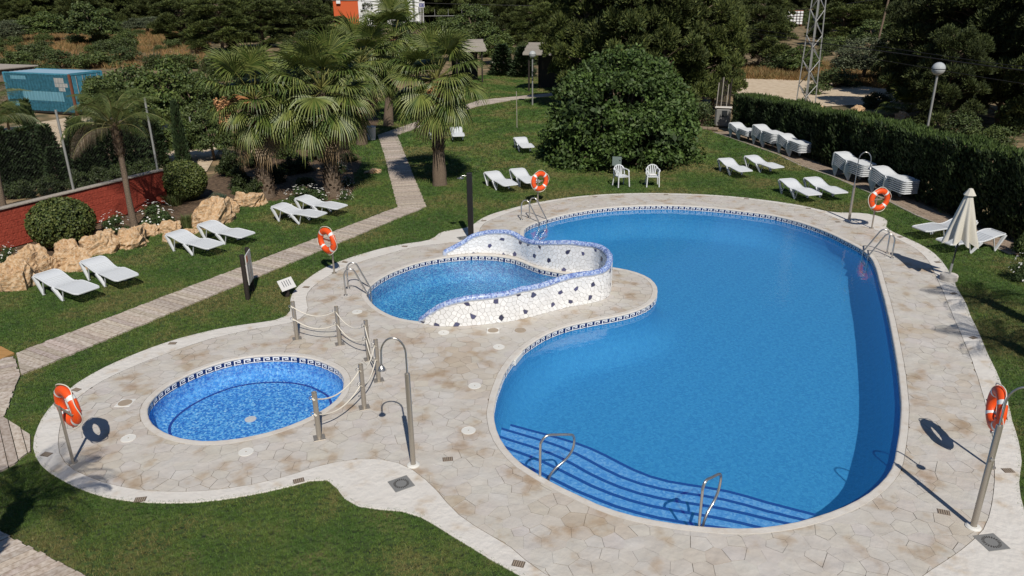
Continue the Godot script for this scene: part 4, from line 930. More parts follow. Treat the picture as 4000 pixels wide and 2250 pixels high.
func wave_wall() -> void:
	var o := thing("mosaic_wall", "curved white wall of broken tile with blue accents and blue rim", "wall")
	var k := WAVE.size()
	var side := PackedVector3Array()
	for i in k:
		var t := WAVE[min(i + 1, k - 1)] - WAVE[max(i - 1, 0)]
		t.y = 0
		t = t.normalized()
		side.append(Vector3(-t.z, 0, t.x))      # towards the outer, camera side of the front arm
	var body := Mb.new()
	for i in k - 1:
		for sg in [-1.0, 1.0]:
			var a: Vector3 = Vector3(WAVE[i].x, -0.02, WAVE[i].z) + side[i] * 0.07 * sg
			var b: Vector3 = Vector3(WAVE[i + 1].x, -0.02, WAVE[i + 1].z) + side[i + 1] * 0.07 * sg
			var ua := Vector3.UP * (WAVE[i].y + 0.02)
			var ub := Vector3.UP * (WAVE[i + 1].y + 0.02)
			var na: Vector3 = side[i] * sg
			var nb: Vector3 = side[i + 1] * sg
			if sg > 0.0:
				body.trin(a, b, b + ub, na, nb, nb); body.trin(a, b + ub, a + ua, na, nb, na)
			else:
				body.trin(a, b + ub, b, na, nb, nb); body.trin(a, a + ua, b + ub, na, na, nb)
	part(o, "core", body, M.grout)
	# rim: a round blue tiled cap, its small tiles proud of the bedding
	var cap := Mb.new()
	cap.col = Color(0.42, 0.48, 0.60)
	var cp := PackedVector3Array()
	for i in k: cp.append(WAVE[i])
	cp.insert(0, Vector3(WAVE[0].x, -0.02, WAVE[0].z))
	cp.append(Vector3(WAVE[k - 1].x, -0.02, WAVE[k - 1].z))
	tube(cap, cp, 0.080, 14)
	part(o, "rim", cap, M.cap_glaze)
	var tl := Mb.new()
	var blues := [Color(0.16, 0.25, 0.56), Color(0.24, 0.36, 0.66), Color(0.36, 0.47, 0.74), Color(0.11, 0.17, 0.44), Color(0.48, 0.58, 0.78)]
	for i in k - 1:
		for hlf in 3:
			var q := WAVE[i].lerp(WAVE[i + 1], (hlf + 0.5) / 3.0)
			var t := (WAVE[i + 1] - WAVE[i]).normalized()
			var s := side[i]
			var u := t.cross(s) * -1.0
			if u.y < 0.0: u = -u
			for r in 7:
				var f := lerpf(-1.35, 1.35, r / 6.0)
				var d := (u * cos(f) + s * sin(f)).normalized()
				tl.col = blues[rng.randi() % 5]
				box(tl, Transform3D(Basis(t, d, t.cross(d)), q + d * 0.080), Vector3(0.034, 0.008, 0.030), 0.002)
	part(o, "rim_tile", tl, M.cap_glaze).set_meta("kind", "stuff")
	# broken tile
	var arc := PackedFloat32Array([0.0])
	for i in k - 1: arc.append(arc[i] + Vector2(WAVE[i].x, WAVE[i].z).distance_to(Vector2(WAVE[i + 1].x, WAVE[i + 1].z)))
	var length := arc[k - 1]
	var pieces := []
	for sg in [1.0, -1.0]:
		for cell in voronoi_cells(Vector2(-0.1, -0.05), Vector2(length + 0.1, 0.95), 0.118, 0.36):
			var sh := Geometry2D.offset_polygon(cell, -0.0048)
			if sh.is_empty(): continue
			var c := middle(sh[0])
			if c.x < 0.02 or c.x > length - 0.02: continue
			var i := arc.bsearch(c.x) - 1
			i = clampi(i, 0, k - 2)
			var f: float = (c.x - arc[i]) / max(arc[i + 1] - arc[i], 1e-4)
			var q := WAVE[i].lerp(WAVE[i + 1], f)
			var s := side[i].lerp(side[i + 1], f).normalized()
			var room := q.y - 0.05
			var poly := PackedVector2Array()
			for e in sh[0]: poly.append(Vector2(e.x - c.x, clampf(e.y, 0.004, room)))
			if room < 0.03 or abs(area_of(poly)) < 0.0012: continue
			var t := s.cross(Vector3.UP) * -1.0
			var base: Vector3 = Vector3(q.x, 0, q.z) + s * sg * 0.07
			var seen: float = (s * sg).dot((Vector3(0, 7, 0) - base).normalized())
			pieces.append([seen > 0.0, base, t, s * sg, poly])
	pieces.sort_custom(func(a, b): return a[0] and not b[0])
	var rest := Mb.new()
	var accents := []
	var nn := 0
	for pc in pieces:
		var one := Mb.new() if nn < 300 else rest
		var w := rng.randf_range(0.74, 0.86)
		one.col = Color(w * 0.97, w * 0.985, w)
		var here: Vector3 = pc[1] + Vector3.UP * middle(pc[4]).y
		var lone := rng.randf() < 0.13
		for a in accents:
			if a.distance_to(here) < 0.33: lone = false
		if lone:
			accents.append(here)
			one.col = Color(0.062, 0.066, 0.13) * rng.randf_range(0.6, 1.6)
		one.col.a = 1.0
		var p: PackedVector2Array = pc[4]
		var t: Vector3 = pc[2]
		if t.cross(Vector3.UP).dot(pc[3]) < 0.0 and false: t = -t
		var top := []
		var low := []
		for e in p:
			top.append(pc[1] + t * e.x + Vector3.UP * e.y + pc[3] * 0.007)
			low.append(pc[1] + t * e.x + Vector3.UP * e.y - pc[3] * 0.004)
		var mid: Vector3 = pc[1] + Vector3.UP * middle(p).y - pc[3] * 0.05
		one.face(top, mid)
		for e in top.size(): one.face([low[e], low[(e + 1) % top.size()], top[(e + 1) % top.size()], top[e]], mid)
		if nn < 300: part(o, "tile_shard", one, M.shard)
		nn += 1
	part(o, "shard_mosaic", rest, M.shard).set_meta("kind", "stuff")
	print("shards ", pieces.size())

# ------------------------------------------------------------------ boardwalks, paving
var WALKS := []
func walk(called: String, label: String, poly: PackedVector2Array, along: Vector2, board := 0.145, y := 0.015) -> void:
	var o := thing(called, label, "boardwalk")
	o.set_meta("kind", "structure")
	WALKS.append(poly)
	var d := along.normalized()
	var s := Vector2(-d.y, d.x)
	var lo := 1e9
	var hi := -1e9
	for q in poly:
		lo = min(lo, q.dot(d)); hi = max(hi, q.dot(d))
	var n := 0
	var rest := Mb.new()
	var at := lo
	while at < hi:
		var w := board - rng.randf_range(0.013, 0.024)
		var jog := rng.randf_range(-0.02, 0.02)
		var strip := PackedVector2Array([d * at - s * 60.0, d * (at + w) - s * 60.0, d * (at + w) + s * 60.0, d * at + s * 60.0])
		for q in Geometry2D.intersect_polygons(poly, strip):
			if abs(area_of(q)) < 0.01: continue
			var one := Mb.new()
			var t := rng.randf_range(0.74, 1.06)
			one.col = Color(t, t * rng.randf_range(0.96, 1.0), t * rng.randf_range(0.92, 1.0))
			var r := PackedVector2Array()
			for e in q: r.append(e + s * jog)
			prism(one, r, y - 0.035, y + rng.randf_range(-0.003, 0.003), 0.006)
			part(o, "plank", one, M.plank)
			n += 1
		at += board
	print(called, " planks ", n)

func paving() -> void:
	var quad_of := func(a: Vector2, b: Vector2, wa: Vector2, wb: Vector2) -> PackedVector2Array:
		return PackedVector2Array([a + wa, b + wb, b - wb, a - wa])
	walk("boardwalk", "long straight boardwalk of pale planks crossing the left lawn", PackedVector2Array([Vector2(-10.74, -14.75), Vector2(-4.1, -26.47), Vector2(-3.08, -26.5), Vector2(-10.02, -13.75)]), Vector2(6.8, -12.2))
	walk("boardwalk", "second boardwalk leg running back beside the lone palm", PackedVector2Array([Vector2(-4.1, -26.49), Vector2(-3.08, -26.52), Vector2(-5.12, -36.3), Vector2(-6.18, -41.45), Vector2(-7.24, -41.5), Vector2(-6.1, -36.3)]), Vector2(-2.0, -9.9), 0.16)
	walk("boardwalk", "far boardwalk leg curving right across the back lawn", PackedVector2Array([Vector2(-7.24, -41.52), Vector2(-6.18, -41.47), Vector2(-2.3, -52.2), Vector2(0.13, -55.4), Vector2(3.2, -57.6), Vector2(3.2, -59.3), Vector2(0.1, -57.2), Vector2(-2.2, -55.6)]), Vector2(5.0, -12.0), 0.3)
	walk("boardwalk", "short boardwalk turning towards the camera at the left edge", PackedVector2Array([Vector2(-10.78, -14.7), Vector2(-10.05, -13.72), Vector2(-9.36, -12.1), Vector2(-10.3, -11.4), Vector2(-11.3, -13.3)]), Vector2(0.39, 0.92))
	walk("boardwalk", "shaded plank landing touching the deck at the left edge", PackedVector2Array([Vector2(-9.34, -12.06), Vector2(-8.52, -11.48), Vector2(-8.2, -10.95), Vector2(-8.24, -10.59), Vector2(-8.36, -10.39), Vector2(-9.4, -9.6), Vector2(-11.2, -10.4), Vector2(-10.3, -11.38)]), Vector2(0.80, -0.60), 0.15)
	walk("boardwalk", "plank walk in the bottom left corner", PackedVector2Array([Vector2(-7.9, -9.14), Vector2(-5.3, -7.77), Vector2(-4.0, -7.1), Vector2(-4.6, -6.0), Vector2(-8.6, -8.0)]), Vector2(0.72, 0.70), 0.13)
	plain("fresh_wood", 0.42, 0.23, 0.08, 0.7)
	var pf := thing("wooden_platform", "small orange-brown wooden platform at the left edge of the boardwalk", "platform", "", Vector3(-11.3, 0.0, -14.9))
	var tri := PackedVector2Array([Vector2(-10.77, -14.73), Vector2(-10.92, -14.40), Vector2(-11.9, -14.05), Vector2(-12.6, -15.2), Vector2(-11.9, -15.5)])
	for i in 9:
		var strip := PackedVector2Array([Vector2(-13, -15.7 + i * 0.2), Vector2(-10, -15.3 + i * 0.2), Vector2(-10, -15.12 + i * 0.2), Vector2(-13, -15.52 + i * 0.2)])
		for q in Geometry2D.intersect_polygons(strip, tri):
			var one := Mb.new()
			var mv := PackedVector2Array()
			for e in q: mv.append(e - Vector2(-11.3, -14.9))
			prism(one, mv, -0.03, 0.02, 0.006)
			part(pf, "plank", one, M.fresh_wood)
	# paved strip between lawn and hedge
	var o := thing("paved_strip", "narrow brown paved strip between lawn and clipped hedge", "paving")
	o.set_meta("kind", "structure")
	var n := 0
	for i in STRIP.size() - 1:
		var a := STRIP[i]
		var b := STRIP[i + 1]
		var t := (b - a).normalized()
		var s := Vector2(-t.y, t.x)
		if s.x < 0.0: s = -s
		var cnt := int(a.distance_to(b) / 0.33) + 1
		for j in cnt:
			var p := a.lerp(b, (j + 0.5) / cnt)
			var len := a.distance_to(b) / cnt
			for r in 3:
				var one := Mb.new()
				var tt := rng.randf_range(0.8, 1.08)
				one.col = Color(tt, tt, tt)
				var c := p + s * (0.2 + r * 0.31)
				box(one, Transform3D(Basis(Vector3(t.x, 0, t.y), Vector3.UP, Vector3(t.x, 0, t.y).cross(Vector3.UP)), Vector3(c.x, -0.03 + rng.randf_range(-0.003, 0.003), c.y)), Vector3(len - 0.012, 0.06, 0.298), 0.008)
				part(o, "paver", one, M.paver)
				n += 1
	print("pavers ", n)
	var kb := Mb.new()
	for i in STRIP.size() - 1:
		beam(kb, Vector3(STRIP[i].x, -0.03, STRIP[i].y), Vector3(STRIP[i + 1].x, -0.03, STRIP[i + 1].y), 0.08, 0.08, Vector3.UP, 0.01)
	part(o, "kerb", kb, M.concrete)

# ------------------------------------------------------------------ plants
func any_dir(r: RandomNumberGenerator) -> Vector3:
	var z := r.randf_range(-1, 1)
	var a := r.randf() * TAU
	return Vector3(cos(a) * sqrt(1 - z * z), z, sin(a) * sqrt(1 - z * z))

func tone(r: RandomNumberGenerator, a: Color, b: Color) -> Color:
	var c := a.lerp(b, r.randf()) * r.randf_range(0.8, 1.2)
	c.a = 1.0
	return c

func leaves(mb: Mb, r: RandomNumberGenerator, at: Vector3, rad: Vector3, count: int, size: float, a: Color, b: Color, inner := 0.55, flat_ := 0.55) -> void:
	for i in count:
		var d := any_dir(r)
		if d.y < -0.3: d.y = -d.y * r.randf()
		var p := at + d * rad * lerpf(inner, 1.0, sqrt(r.randf()))
		var m := d.lerp(any_dir(r), flat_).normalized()
		var x := m.cross(any_dir(r)).normalized()
		var y := m.cross(x)
		var s := size * r.randf_range(0.7, 1.3)
		mb.col = tone(r, a, b)
		var u := x * s * 0.5
		var w := y * s * 0.28
		mb.quad(p - u, p + w, p + u, p - w)

func needles(mb: Mb, r: RandomNumberGenerator, at: Vector3, rad: Vector3, count: int, size: float, a: Color, b: Color) -> void:
	for i in count:
		var d := any_dir(r)
		if d.y < -0.2: d.y = -d.y * r.randf()
		d = d.normalized()
		var p := at + d * rad * lerpf(0.35, 0.9, sqrt(r.randf()))
		var f := (d + any_dir(r) * 0.6 + Vector3.UP * 0.25).normalized()
		var x := f.cross(any_dir(r)).normalized()
		var s := size * r.randf_range(0.7, 1.3)
		mb.col = tone(r, a, b)
		mb.tri(p - x * s * 0.20, p + x * s * 0.20, p + f * s)
		mb.tri(p - x * s * 0.10 - f * s * 0.3, p + f.cross(x) * s * 0.22, p + f * s * 0.9)

func limb(mb: Mb, a: Vector3, b: Vector3, r0: float, r1: float, sag := 0.1, sides := 6) -> void:
	var pts := PackedVector3Array()
	var rad := []
	for i in 5:
		var t := i / 4.0
		pts.append(a.lerp(b, t) + Vector3.UP * sin(t * PI) * sag * a.distance_to(b))
		rad.append(lerpf(r0, r1, t))
	tube(mb, pts, rad, sides)

func proto(called: String) -> Node3D:
	var o := Node3D.new()
	o.name = called
	return o

func pine_proto(sd: int) -> Node3D:           # 9 high, 6 wide
	var r := RandomNumberGenerator.new()
	r.seed = sd
	var o := proto("pine_tree")
	var wood := Mb.new()
	var lean := Vector3(r.randf_range(-0.5, 0.5), 0, r.randf_range(-0.4, 0.4))
	var trunk := PackedVector3Array()
	var rad := []
	for i in 9:
		var t := i / 8.0
		trunk.append(Vector3(lean.x * t * t, t * 8.2 - 0.15, lean.z * t) + Vector3(sin(t * 5 + sd), 0, cos(t * 4 + sd)) * 0.12)
		rad.append(lerpf(0.2, 0.04, t))
	tube(wood, trunk, rad, 8)
	var crown := Mb.new()
	for i in 84:
		var t := pow(r.randf(), 0.95)
		var hgt := lerpf(0.9, 8.2, t)
		var reach := (3.0 * sqrt(max(0.0, 1.0 - pow((hgt - 3.6) / 5.4, 2.0))) + 0.1) * sqrt(r.randf_range(0.25, 1.0))
		var a := i * 2.4 + r.randf_range(-0.4, 0.4)
		var c := trunk[clampi(int(t * 8), 0, 8)]
		var p := Vector3(c.x + cos(a) * reach, hgt + r.randf_range(-0.2, 0.4), c.z + sin(a) * reach)
		limb(wood, Vector3(c.x, hgt - reach * 0.25, c.z), p, 0.05, 0.012, 0.08, 5)
		var s := r.randf_range(0.65, 1.15)
		var k := r.randf_range(0.7, 1.3)
		needles(crown, r, p, Vector3(s, s * 0.85, s), int(360 * s), 0.25, Color(0.032, 0.056, 0.014) * k, Color(0.122, 0.146, 0.036) * k)
	part(o, "trunk", wood, M.bark)
	part(o, "crown", crown, M.needle)
	return o

func broad_proto(sd: int, a: Color, b: Color, size: float, dens := 1.0) -> Node3D:      # 4 high, 4 wide
	var r := RandomNumberGenerator.new()
	r.seed = sd
	var o := proto("broadleaf_tree")
	var wood := Mb.new()
	limb(wood, Vector3(0, -0.1, 0), Vector3(r.randf_range(-0.2, 0.2), 1.6, r.randf_range(-0.2, 0.2)), 0.13, 0.09, 0.0, 8)
	var crown := Mb.new()
	for i in 70:
		var d := any_dir(r)
		d.y = absf(d.y) * 1.0 - 0.5
		var p := Vector3(0, 1.75, 0) + d.normalized() * Vector3(1.5, 1.75, 1.5) * pow(r.randf_range(0.2, 1.0), 0.4)
		p.y = max(p.y, 0.25)
		if i % 3 == 0: limb(wood, Vector3(0, 1.3, 0), p, 0.06, 0.012, 0.05, 5)
		var s := r.randf_range(0.38, 0.68)
		var k := r.randf_range(0.75, 1.25)
		leaves(crown, r, p, Vector3(s, s * 0.85, s), int(260 * s * dens), size, a * k, b * k, 0.3)
	part(o, "trunk", wood, M.bark)
	part(o, "crown", crown, M.leaf)
	return o

func bush_proto(sd: int, a: Color, b: Color, size: float, dens := 1.0, flowers := 0) -> Node3D:    # 1.4 high, 2 wide
	var r := RandomNumberGenerator.new()
	r.seed = sd
	var o := proto("shrub")
	var wood := Mb.new()
	var crown := Mb.new()
	for i in 26:
		var d := any_dir(r)
		d.y = absf(d.y)
		var p := d * Vector3(0.72, 1.0, 0.72) * pow(r.randf_range(0.15, 1.0), 0.45)
		limb(wood, Vector3(0, -0.05, 0), p, 0.025, 0.008, 0.03, 4)
		var s := r.randf_range(0.24, 0.40)
		var k := r.randf_range(0.75, 1.25)
		leaves(crown, r, p, Vector3(s, s * 0.9, s), int(480 * s * dens), size, a * k, b * k, 0.2)
	part(o, "stem", wood, M.bark)
	part(o, "foliage", crown, M.leaf)
	if flowers > 0:
		var f := Mb.new()
		for i in flowers:
			var d := any_dir(r)
			d.y = absf(d.y) * 0.9 + 0.1
			d = d.normalized()
			var p := d * Vector3(1.03, 1.38, 1.03) * r.randf_range(0.88, 1.0)
			var t := Transform3D(Basis(Quaternion(Vector3.UP, d.lerp(Vector3.UP, 0.5).normalized())), p)
			for q in 7:
				var e := TAU * q / 7.0
				var u := Vector3(cos(e), 0, sin(e))
				var s := Vector3(-sin(e), 0, cos(e))
				f.quad(t * (u * 0.008), t * (u * 0.03 + s * 0.014), t * (u * 0.052 + Vector3.UP * 0.006), t * (u * 0.03 - s * 0.014))
		var fl := part(o, "flower_heads", f, M.petal)
		fl.set_meta("kind", "stuff")
	return o

func cypress_proto(sd: int) -> Node3D:      # 3.5 high, 1 wide
	var r := RandomNumberGenerator.new()
	r.seed = sd
	var o := proto("cypress_tree")
	var wood := Mb.new()
	limb(wood, Vector3(0, -0.1, 0), Vector3(0, 3.2, 0), 0.06, 0.01, 0.0, 6)
	var crown := Mb.new()
	for i in 4200:
		var t := pow(r.randf(), 1.2)
		var y := t * 3.3
		var w := 0.46 * pow(1.0 - t * 0.93, 0.6) * (0.85 + 0.15 * sin(y * 9.0 + i % 5))
		var a := r.randf() * TAU
		var p := Vector3(cos(a) * w, y, sin(a) * w) * Vector3(r.randf_range(0.6, 1.05), 1, r.randf_range(0.6, 1.05))
		var f := (Vector3.UP * 1.2 + Vector3(cos(a), 0, sin(a)) * 0.7 + any_dir(r) * 0.4).normalized()
		var x := f.cross(any_dir(r)).normalized()
		crown.col = tone(r, Color(0.016, 0.034, 0.011), Color(0.036, 0.064, 0.018))
		var s := r.randf_range(0.10, 0.2)
		crown.tri(p - x * s * 0.22, p + x * s * 0.22, p + f * s)
	part(o, "trunk", wood, M.bark)
	part(o, "crown", crown, M.needle)
	return o

func dry_proto() -> Node3D:
	var r := RandomNumberGenerator.new()
	r.seed = 77
	var o := proto("bare_shrub")
	var wood := Mb.new()
	for i in 260:
		var d := any_dir(r)
		d.y = absf(d.y) + 0.2
		var p := d.normalized() * Vector3(1.0, 1.3, 1.0) * r.randf_range(0.4, 1.0)
		wood.col = Color(1.2, 1.05, 0.9)
		limb(wood, p * 0.3 * r.randf(), p, 0.012, 0.004, 0.05, 3)
	part(o, "twigs", wood, M.bark)
	return o

func put(p: Node3D, called: String, label: String, cat: String, group: String, at: Vector3, turn: float, sc: Vector3, leaf_mat: Material = null) -> Node3D:
	var o: Node3D = p.duplicate()
	o.name = numbered(self, called)
	add_child(o)
	o.position = at
	o.rotation.y = turn
	o.scale = sc
	tag(o, label, cat, group)
	if leaf_mat:
		for c in o.get_children():
			if c.name == "crown" or c.name == "foliage": c.material_override = leaf_mat
	return o

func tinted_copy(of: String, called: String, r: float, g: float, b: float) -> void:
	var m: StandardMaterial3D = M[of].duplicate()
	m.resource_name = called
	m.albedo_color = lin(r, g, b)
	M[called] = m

func trees() -> void:
	tinted_copy("needle", "needle_light", 1.0, 1.0, 0.85)
	tinted_copy("needle", "needle_mid", 0.92, 0.92, 0.88)
	tinted_copy("needle", "needle_dark", 0.58, 0.62, 0.58)
	tinted_copy("leaf", "leaf_dark", 0.6, 0.62, 0.6)  # dark leaf tint; in the palm bed it also paints in the shade
	var pines := [pine_proto(101), pine_proto(102), pine_proto(103), pine_proto(104)]
	var broads := [broad_proto(111, Color(0.036, 0.070, 0.014), Color(0.115, 0.150, 0.034), 0.17, 1.15), broad_proto(112, Color(0.032, 0.060, 0.015), Color(0.092, 0.122, 0.030), 0.17, 1.15)]
	var olives := [broad_proto(113, Color(0.050, 0.066, 0.034), Color(0.115, 0.135, 0.070), 0.13, 1.2)]
	var bushes := [bush_proto(121, Color(0.034, 0.060, 0.013), Color(0.095, 0.125, 0.030), 0.085), bush_proto(122, Color(0.028, 0.052, 0.015), Color(0.075, 0.100, 0.028), 0.085)]
	var cyps := [cypress_proto(131), cypress_proto(132)]
	var dry := dry_proto()
	var n := 0
	for t in TREES:
		n += 1
		var at := Vector3(t[1], -0.05, t[2])
		var turn := n * 1.7
		var w: float = t[3]
		var h: float = t[4]
		match t[0]:
			"pine":
				var lm: Material = M.needle_light if ("young" in t[5] or "yellow" in t[5] or (n % 3 == 0 and not "dark" in t[5])) else (M.needle_dark if t[5].begins_with("dark") or t[5].begins_with("broad dark") or t[5].begins_with("tall dark") else M.needle_mid)
				put(pines[n % 4], "pine_tree", t[5], "pine tree", "pine trees", at, turn, Vector3(w / 6.2, h / 8.8, w / 6.2), lm)
			"broad": put(broads[n % 2], "broadleaf_tree", t[5], "tree", "broadleaf trees", at, turn, Vector3(w / 4.0, h / 3.9, w / 4.0))
			"olive": put(olives[0], "olive_tree", t[5], "olive tree", "olive trees", at, turn, Vector3(w / 4.0, h / 3.9, w / 4.0))
			"bush": put(bushes[n % 2], "bush", t[5], "bush", "bushes on the open ground", at, turn, Vector3(w / 2.1, h / 1.35, w / 2.1))
			"cypress": put(cyps[n % 2], "cypress_tree", t[5], "cypress", "cypress trees", at, turn, Vector3(w / 0.92, h / 3.45, w / 0.92))
			"dry": put(dry, "bare_shrub", t[5], "shrub", "", at, turn, Vector3(w / 2.0, h / 1.3, w / 2.0))
	far_wood(pines[0], bushes[0])
	for p in pines + broads + olives + bushes + cyps: p.free()
	dry.free()

func joined(o: Node3D) -> ArrayMesh:       # a tree as one mesh with two surfaces, for the far wood
	var m := ArrayMesh.new()
	for c in o.get_children():
		m.add_surface_from_arrays(Mesh.PRIMITIVE_TRIANGLES, c.mesh.surface_get_arrays(0))
	return m

func far_wood(pine: Node3D, bush: Node3D) -> void:
	var r := RandomNumberGenerator.new()
	r.seed = 171
	var crown: Mesh = pine.get_node("crown").mesh
	var leaf: Mesh = bush.get_node("foliage").mesh
	for kind in 2:
		var tr := []
		var cols := []
		for i in (900 if kind == 0 else 2600):
			var z := -lerpf(62.0, 330.0, sqrt(r.randf())) if kind == 1 else -lerpf(130.0, 340.0, sqrt(r.randf()))
			var x := r.randf_range(-0.78, 0.78) * -z
			var p := Vector2(x, z)
			var side := x / -z
			if z > -172.0 and z < -95.0 and side > 0.33 and side < 0.378: continue                   # the stacked blocks too
			if z > -192.0 and side > -0.235 and side < -0.088 and z < -105.0: continue         # the buildings stay in view
			if Geometry2D.is_point_in_polygon(p, SAND): continue
			if Geometry2D.is_point_in_polygon(p, DRYFIELD) and (kind == 0 or r.randf() < 0.45): continue
			if kind == 0 and side < -0.34 and z > -150.0: continue
			if kind == 1 and Geometry2D.is_point_in_polygon(p, DRYBAND): continue
			if kind == 1 and z > -80.0 and side > -0.14 and side < 0.1: continue               # the far lawn
			if kind == 1 and side < -0.40 and z > -72.0: continue                               # the containers' yard
			if kind == 1 and side > 0.27 and side < 0.56 and z > -72.0: continue                # the open lot
			var y: float = -0.1 + max(0.0, -z - 240.0) * 0.06
			var s := r.randf_range(0.9, 1.5) if kind == 0 else r.randf_range(1.2, 2.6)
			tr.append(Transform3D(Basis(Vector3.UP, r.randf() * TAU).scaled(Vector3(s, s * r.randf_range(0.8, 1.15), s)), Vector3(x, y, z)))
			var k := r.randf_range(0.55, 1.05)
			cols.append(Color(k, k, k * 0.95))
		scatter("far_wood" if kind == 0 else "scrub", crown if kind == 0 else leaf, M.needle if kind == 0 else M.leaf, tr, cols, "distant dark pine wood closing the view at the top edge" if kind == 0 else "distant green scrub between the trees behind", "wood" if kind == 0 else "scrub")

func shrubs() -> void:
	var green := bush_proto(141, Color(0.030, 0.055, 0.012), Color(0.075, 0.105, 0.024), 0.11)
	var flower := bush_proto(142, Color(0.028, 0.060, 0.016), Color(0.070, 0.110, 0.030), 0.075, 1.1, 70)
	var blue := bush_proto(143, Color(0.040, 0.075, 0.045), Color(0.080, 0.125, 0.080), 0.06, 1.2)
	for s in SHRUBS:
		var at := Vector3(s[1], -0.03, s[2])
		var w: float = s[3]
		var h: float = s[4]
		match s[0]:
			"ball": clipped_ball(s[5], at, w, h)
			"flower":
				put(flower, "flowering_shrub", s[5], "shrub", "flowering shrubs in the beds", at, s[1] * 3.1, Vector3(w / 2.05, h / 1.35, w / 2.05))
			"bush":
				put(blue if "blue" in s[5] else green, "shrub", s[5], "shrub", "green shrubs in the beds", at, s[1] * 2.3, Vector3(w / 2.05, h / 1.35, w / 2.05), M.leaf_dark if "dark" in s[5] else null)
			"grassy":
				var mb := Mb.new()
				for i in 220:
					var a := rng.randf() * TAU
					var d := Vector3(cos(a), 0, sin(a))
					var b := d * rng.randf() * w * 0.2
					var e := b + d * w * rng.randf_range(0.05, 0.34) + Vector3.UP * h * rng.randf_range(0.5, 1.0)
					var m := b.lerp(e, 0.55) + Vector3.UP * h * 0.14
					var x := Vector3(-d.z, 0, d.x) * 0.012
					mb.col = tone(rng, Color(0.05, 0.085, 0.02), Color(0.13, 0.14, 0.05)) if not "dry" in s[5] else tone(rng, Color(0.22, 0.18, 0.09), Color(0.32, 0.26, 0.14))
					mb.quad(b - x, b + x, m + x, m - x)
					mb.tri(m - x, m + x, e)
				var o := solo("grass_clump", mb, M.leaf, s[5], "grass clump", "grassy clumps in the bed")
				o.position = at
	green.free(); flower.free(); blue.free()
	# the big round shrub
	var r := RandomNumberGenerator.new()
	r.seed = 151
	var o := thing("round_shrub", "huge dense dome-shaped green shrub in the middle of the lawn", "shrub", "", Vector3(5.0, -0.03, -34.6))
	var crown := Mb.new()
	var wood := Mb.new()
	for i in 210:
		var d := any_dir(r)
		d.y = absf(d.y) * 1.15 - 0.12
		d = d.normalized()
		var p := d * Vector3(3.35, 4.15, 3.1) * r.randf_range(0.86, 1.0) + Vector3.UP * 0.45
		if i % 5 == 0: limb(wood, Vector3(0, -0.1, 0), p * 0.95, 0.09, 0.02, 0.03, 5)
		var s := r.randf_range(0.42, 0.75)
		var k := r.randf_range(0.72, 1.28)
		leaves(crown, r, p, Vector3(s, s, s), int(250 * s), 0.19, Color(0.030, 0.062, 0.011) * k, Color(0.072, 0.118, 0.024) * k, 0.2, 0.6)
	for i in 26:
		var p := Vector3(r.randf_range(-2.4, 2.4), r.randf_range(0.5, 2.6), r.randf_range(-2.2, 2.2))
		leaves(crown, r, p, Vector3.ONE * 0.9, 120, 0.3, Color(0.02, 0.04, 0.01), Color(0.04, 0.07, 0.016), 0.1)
	part(o, "stem", wood, M.bark)
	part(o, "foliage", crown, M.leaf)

func clipped_ball(label: String, at: Vector3, w: float, h: float) -> void:
	var r := RandomNumberGenerator.new()
	r.seed = int(absf(at.x) * 100)
	var o := thing("clipped_shrub", label, "shrub", "clipped round shrubs", at)
	var crown := Mb.new()
	for i in 9000:
		var d := any_dir(r)
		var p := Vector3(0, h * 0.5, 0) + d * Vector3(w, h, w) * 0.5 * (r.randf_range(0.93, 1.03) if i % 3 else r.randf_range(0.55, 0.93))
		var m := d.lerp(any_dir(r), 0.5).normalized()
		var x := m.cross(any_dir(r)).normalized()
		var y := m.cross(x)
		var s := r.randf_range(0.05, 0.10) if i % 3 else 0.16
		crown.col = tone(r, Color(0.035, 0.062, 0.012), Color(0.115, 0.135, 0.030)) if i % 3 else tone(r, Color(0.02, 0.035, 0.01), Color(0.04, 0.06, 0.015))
		crown.quad(p - x * s * 0.5, p + y * s * 0.35, p + x * s * 0.5, p - y * s * 0.35)
	var wood := Mb.new()
	for i in 9:
		var a := i * 2.4
		limb(wood, Vector3(0, -0.05, 0), Vector3(cos(a) * w * 0.35, h * (0.35 + 0.06 * i), sin(a) * w * 0.35), 0.04, 0.01, 0.02, 5)
	part(o, "stem", wood, M.bark)
	part(o, "foliage", crown, M.leaf)

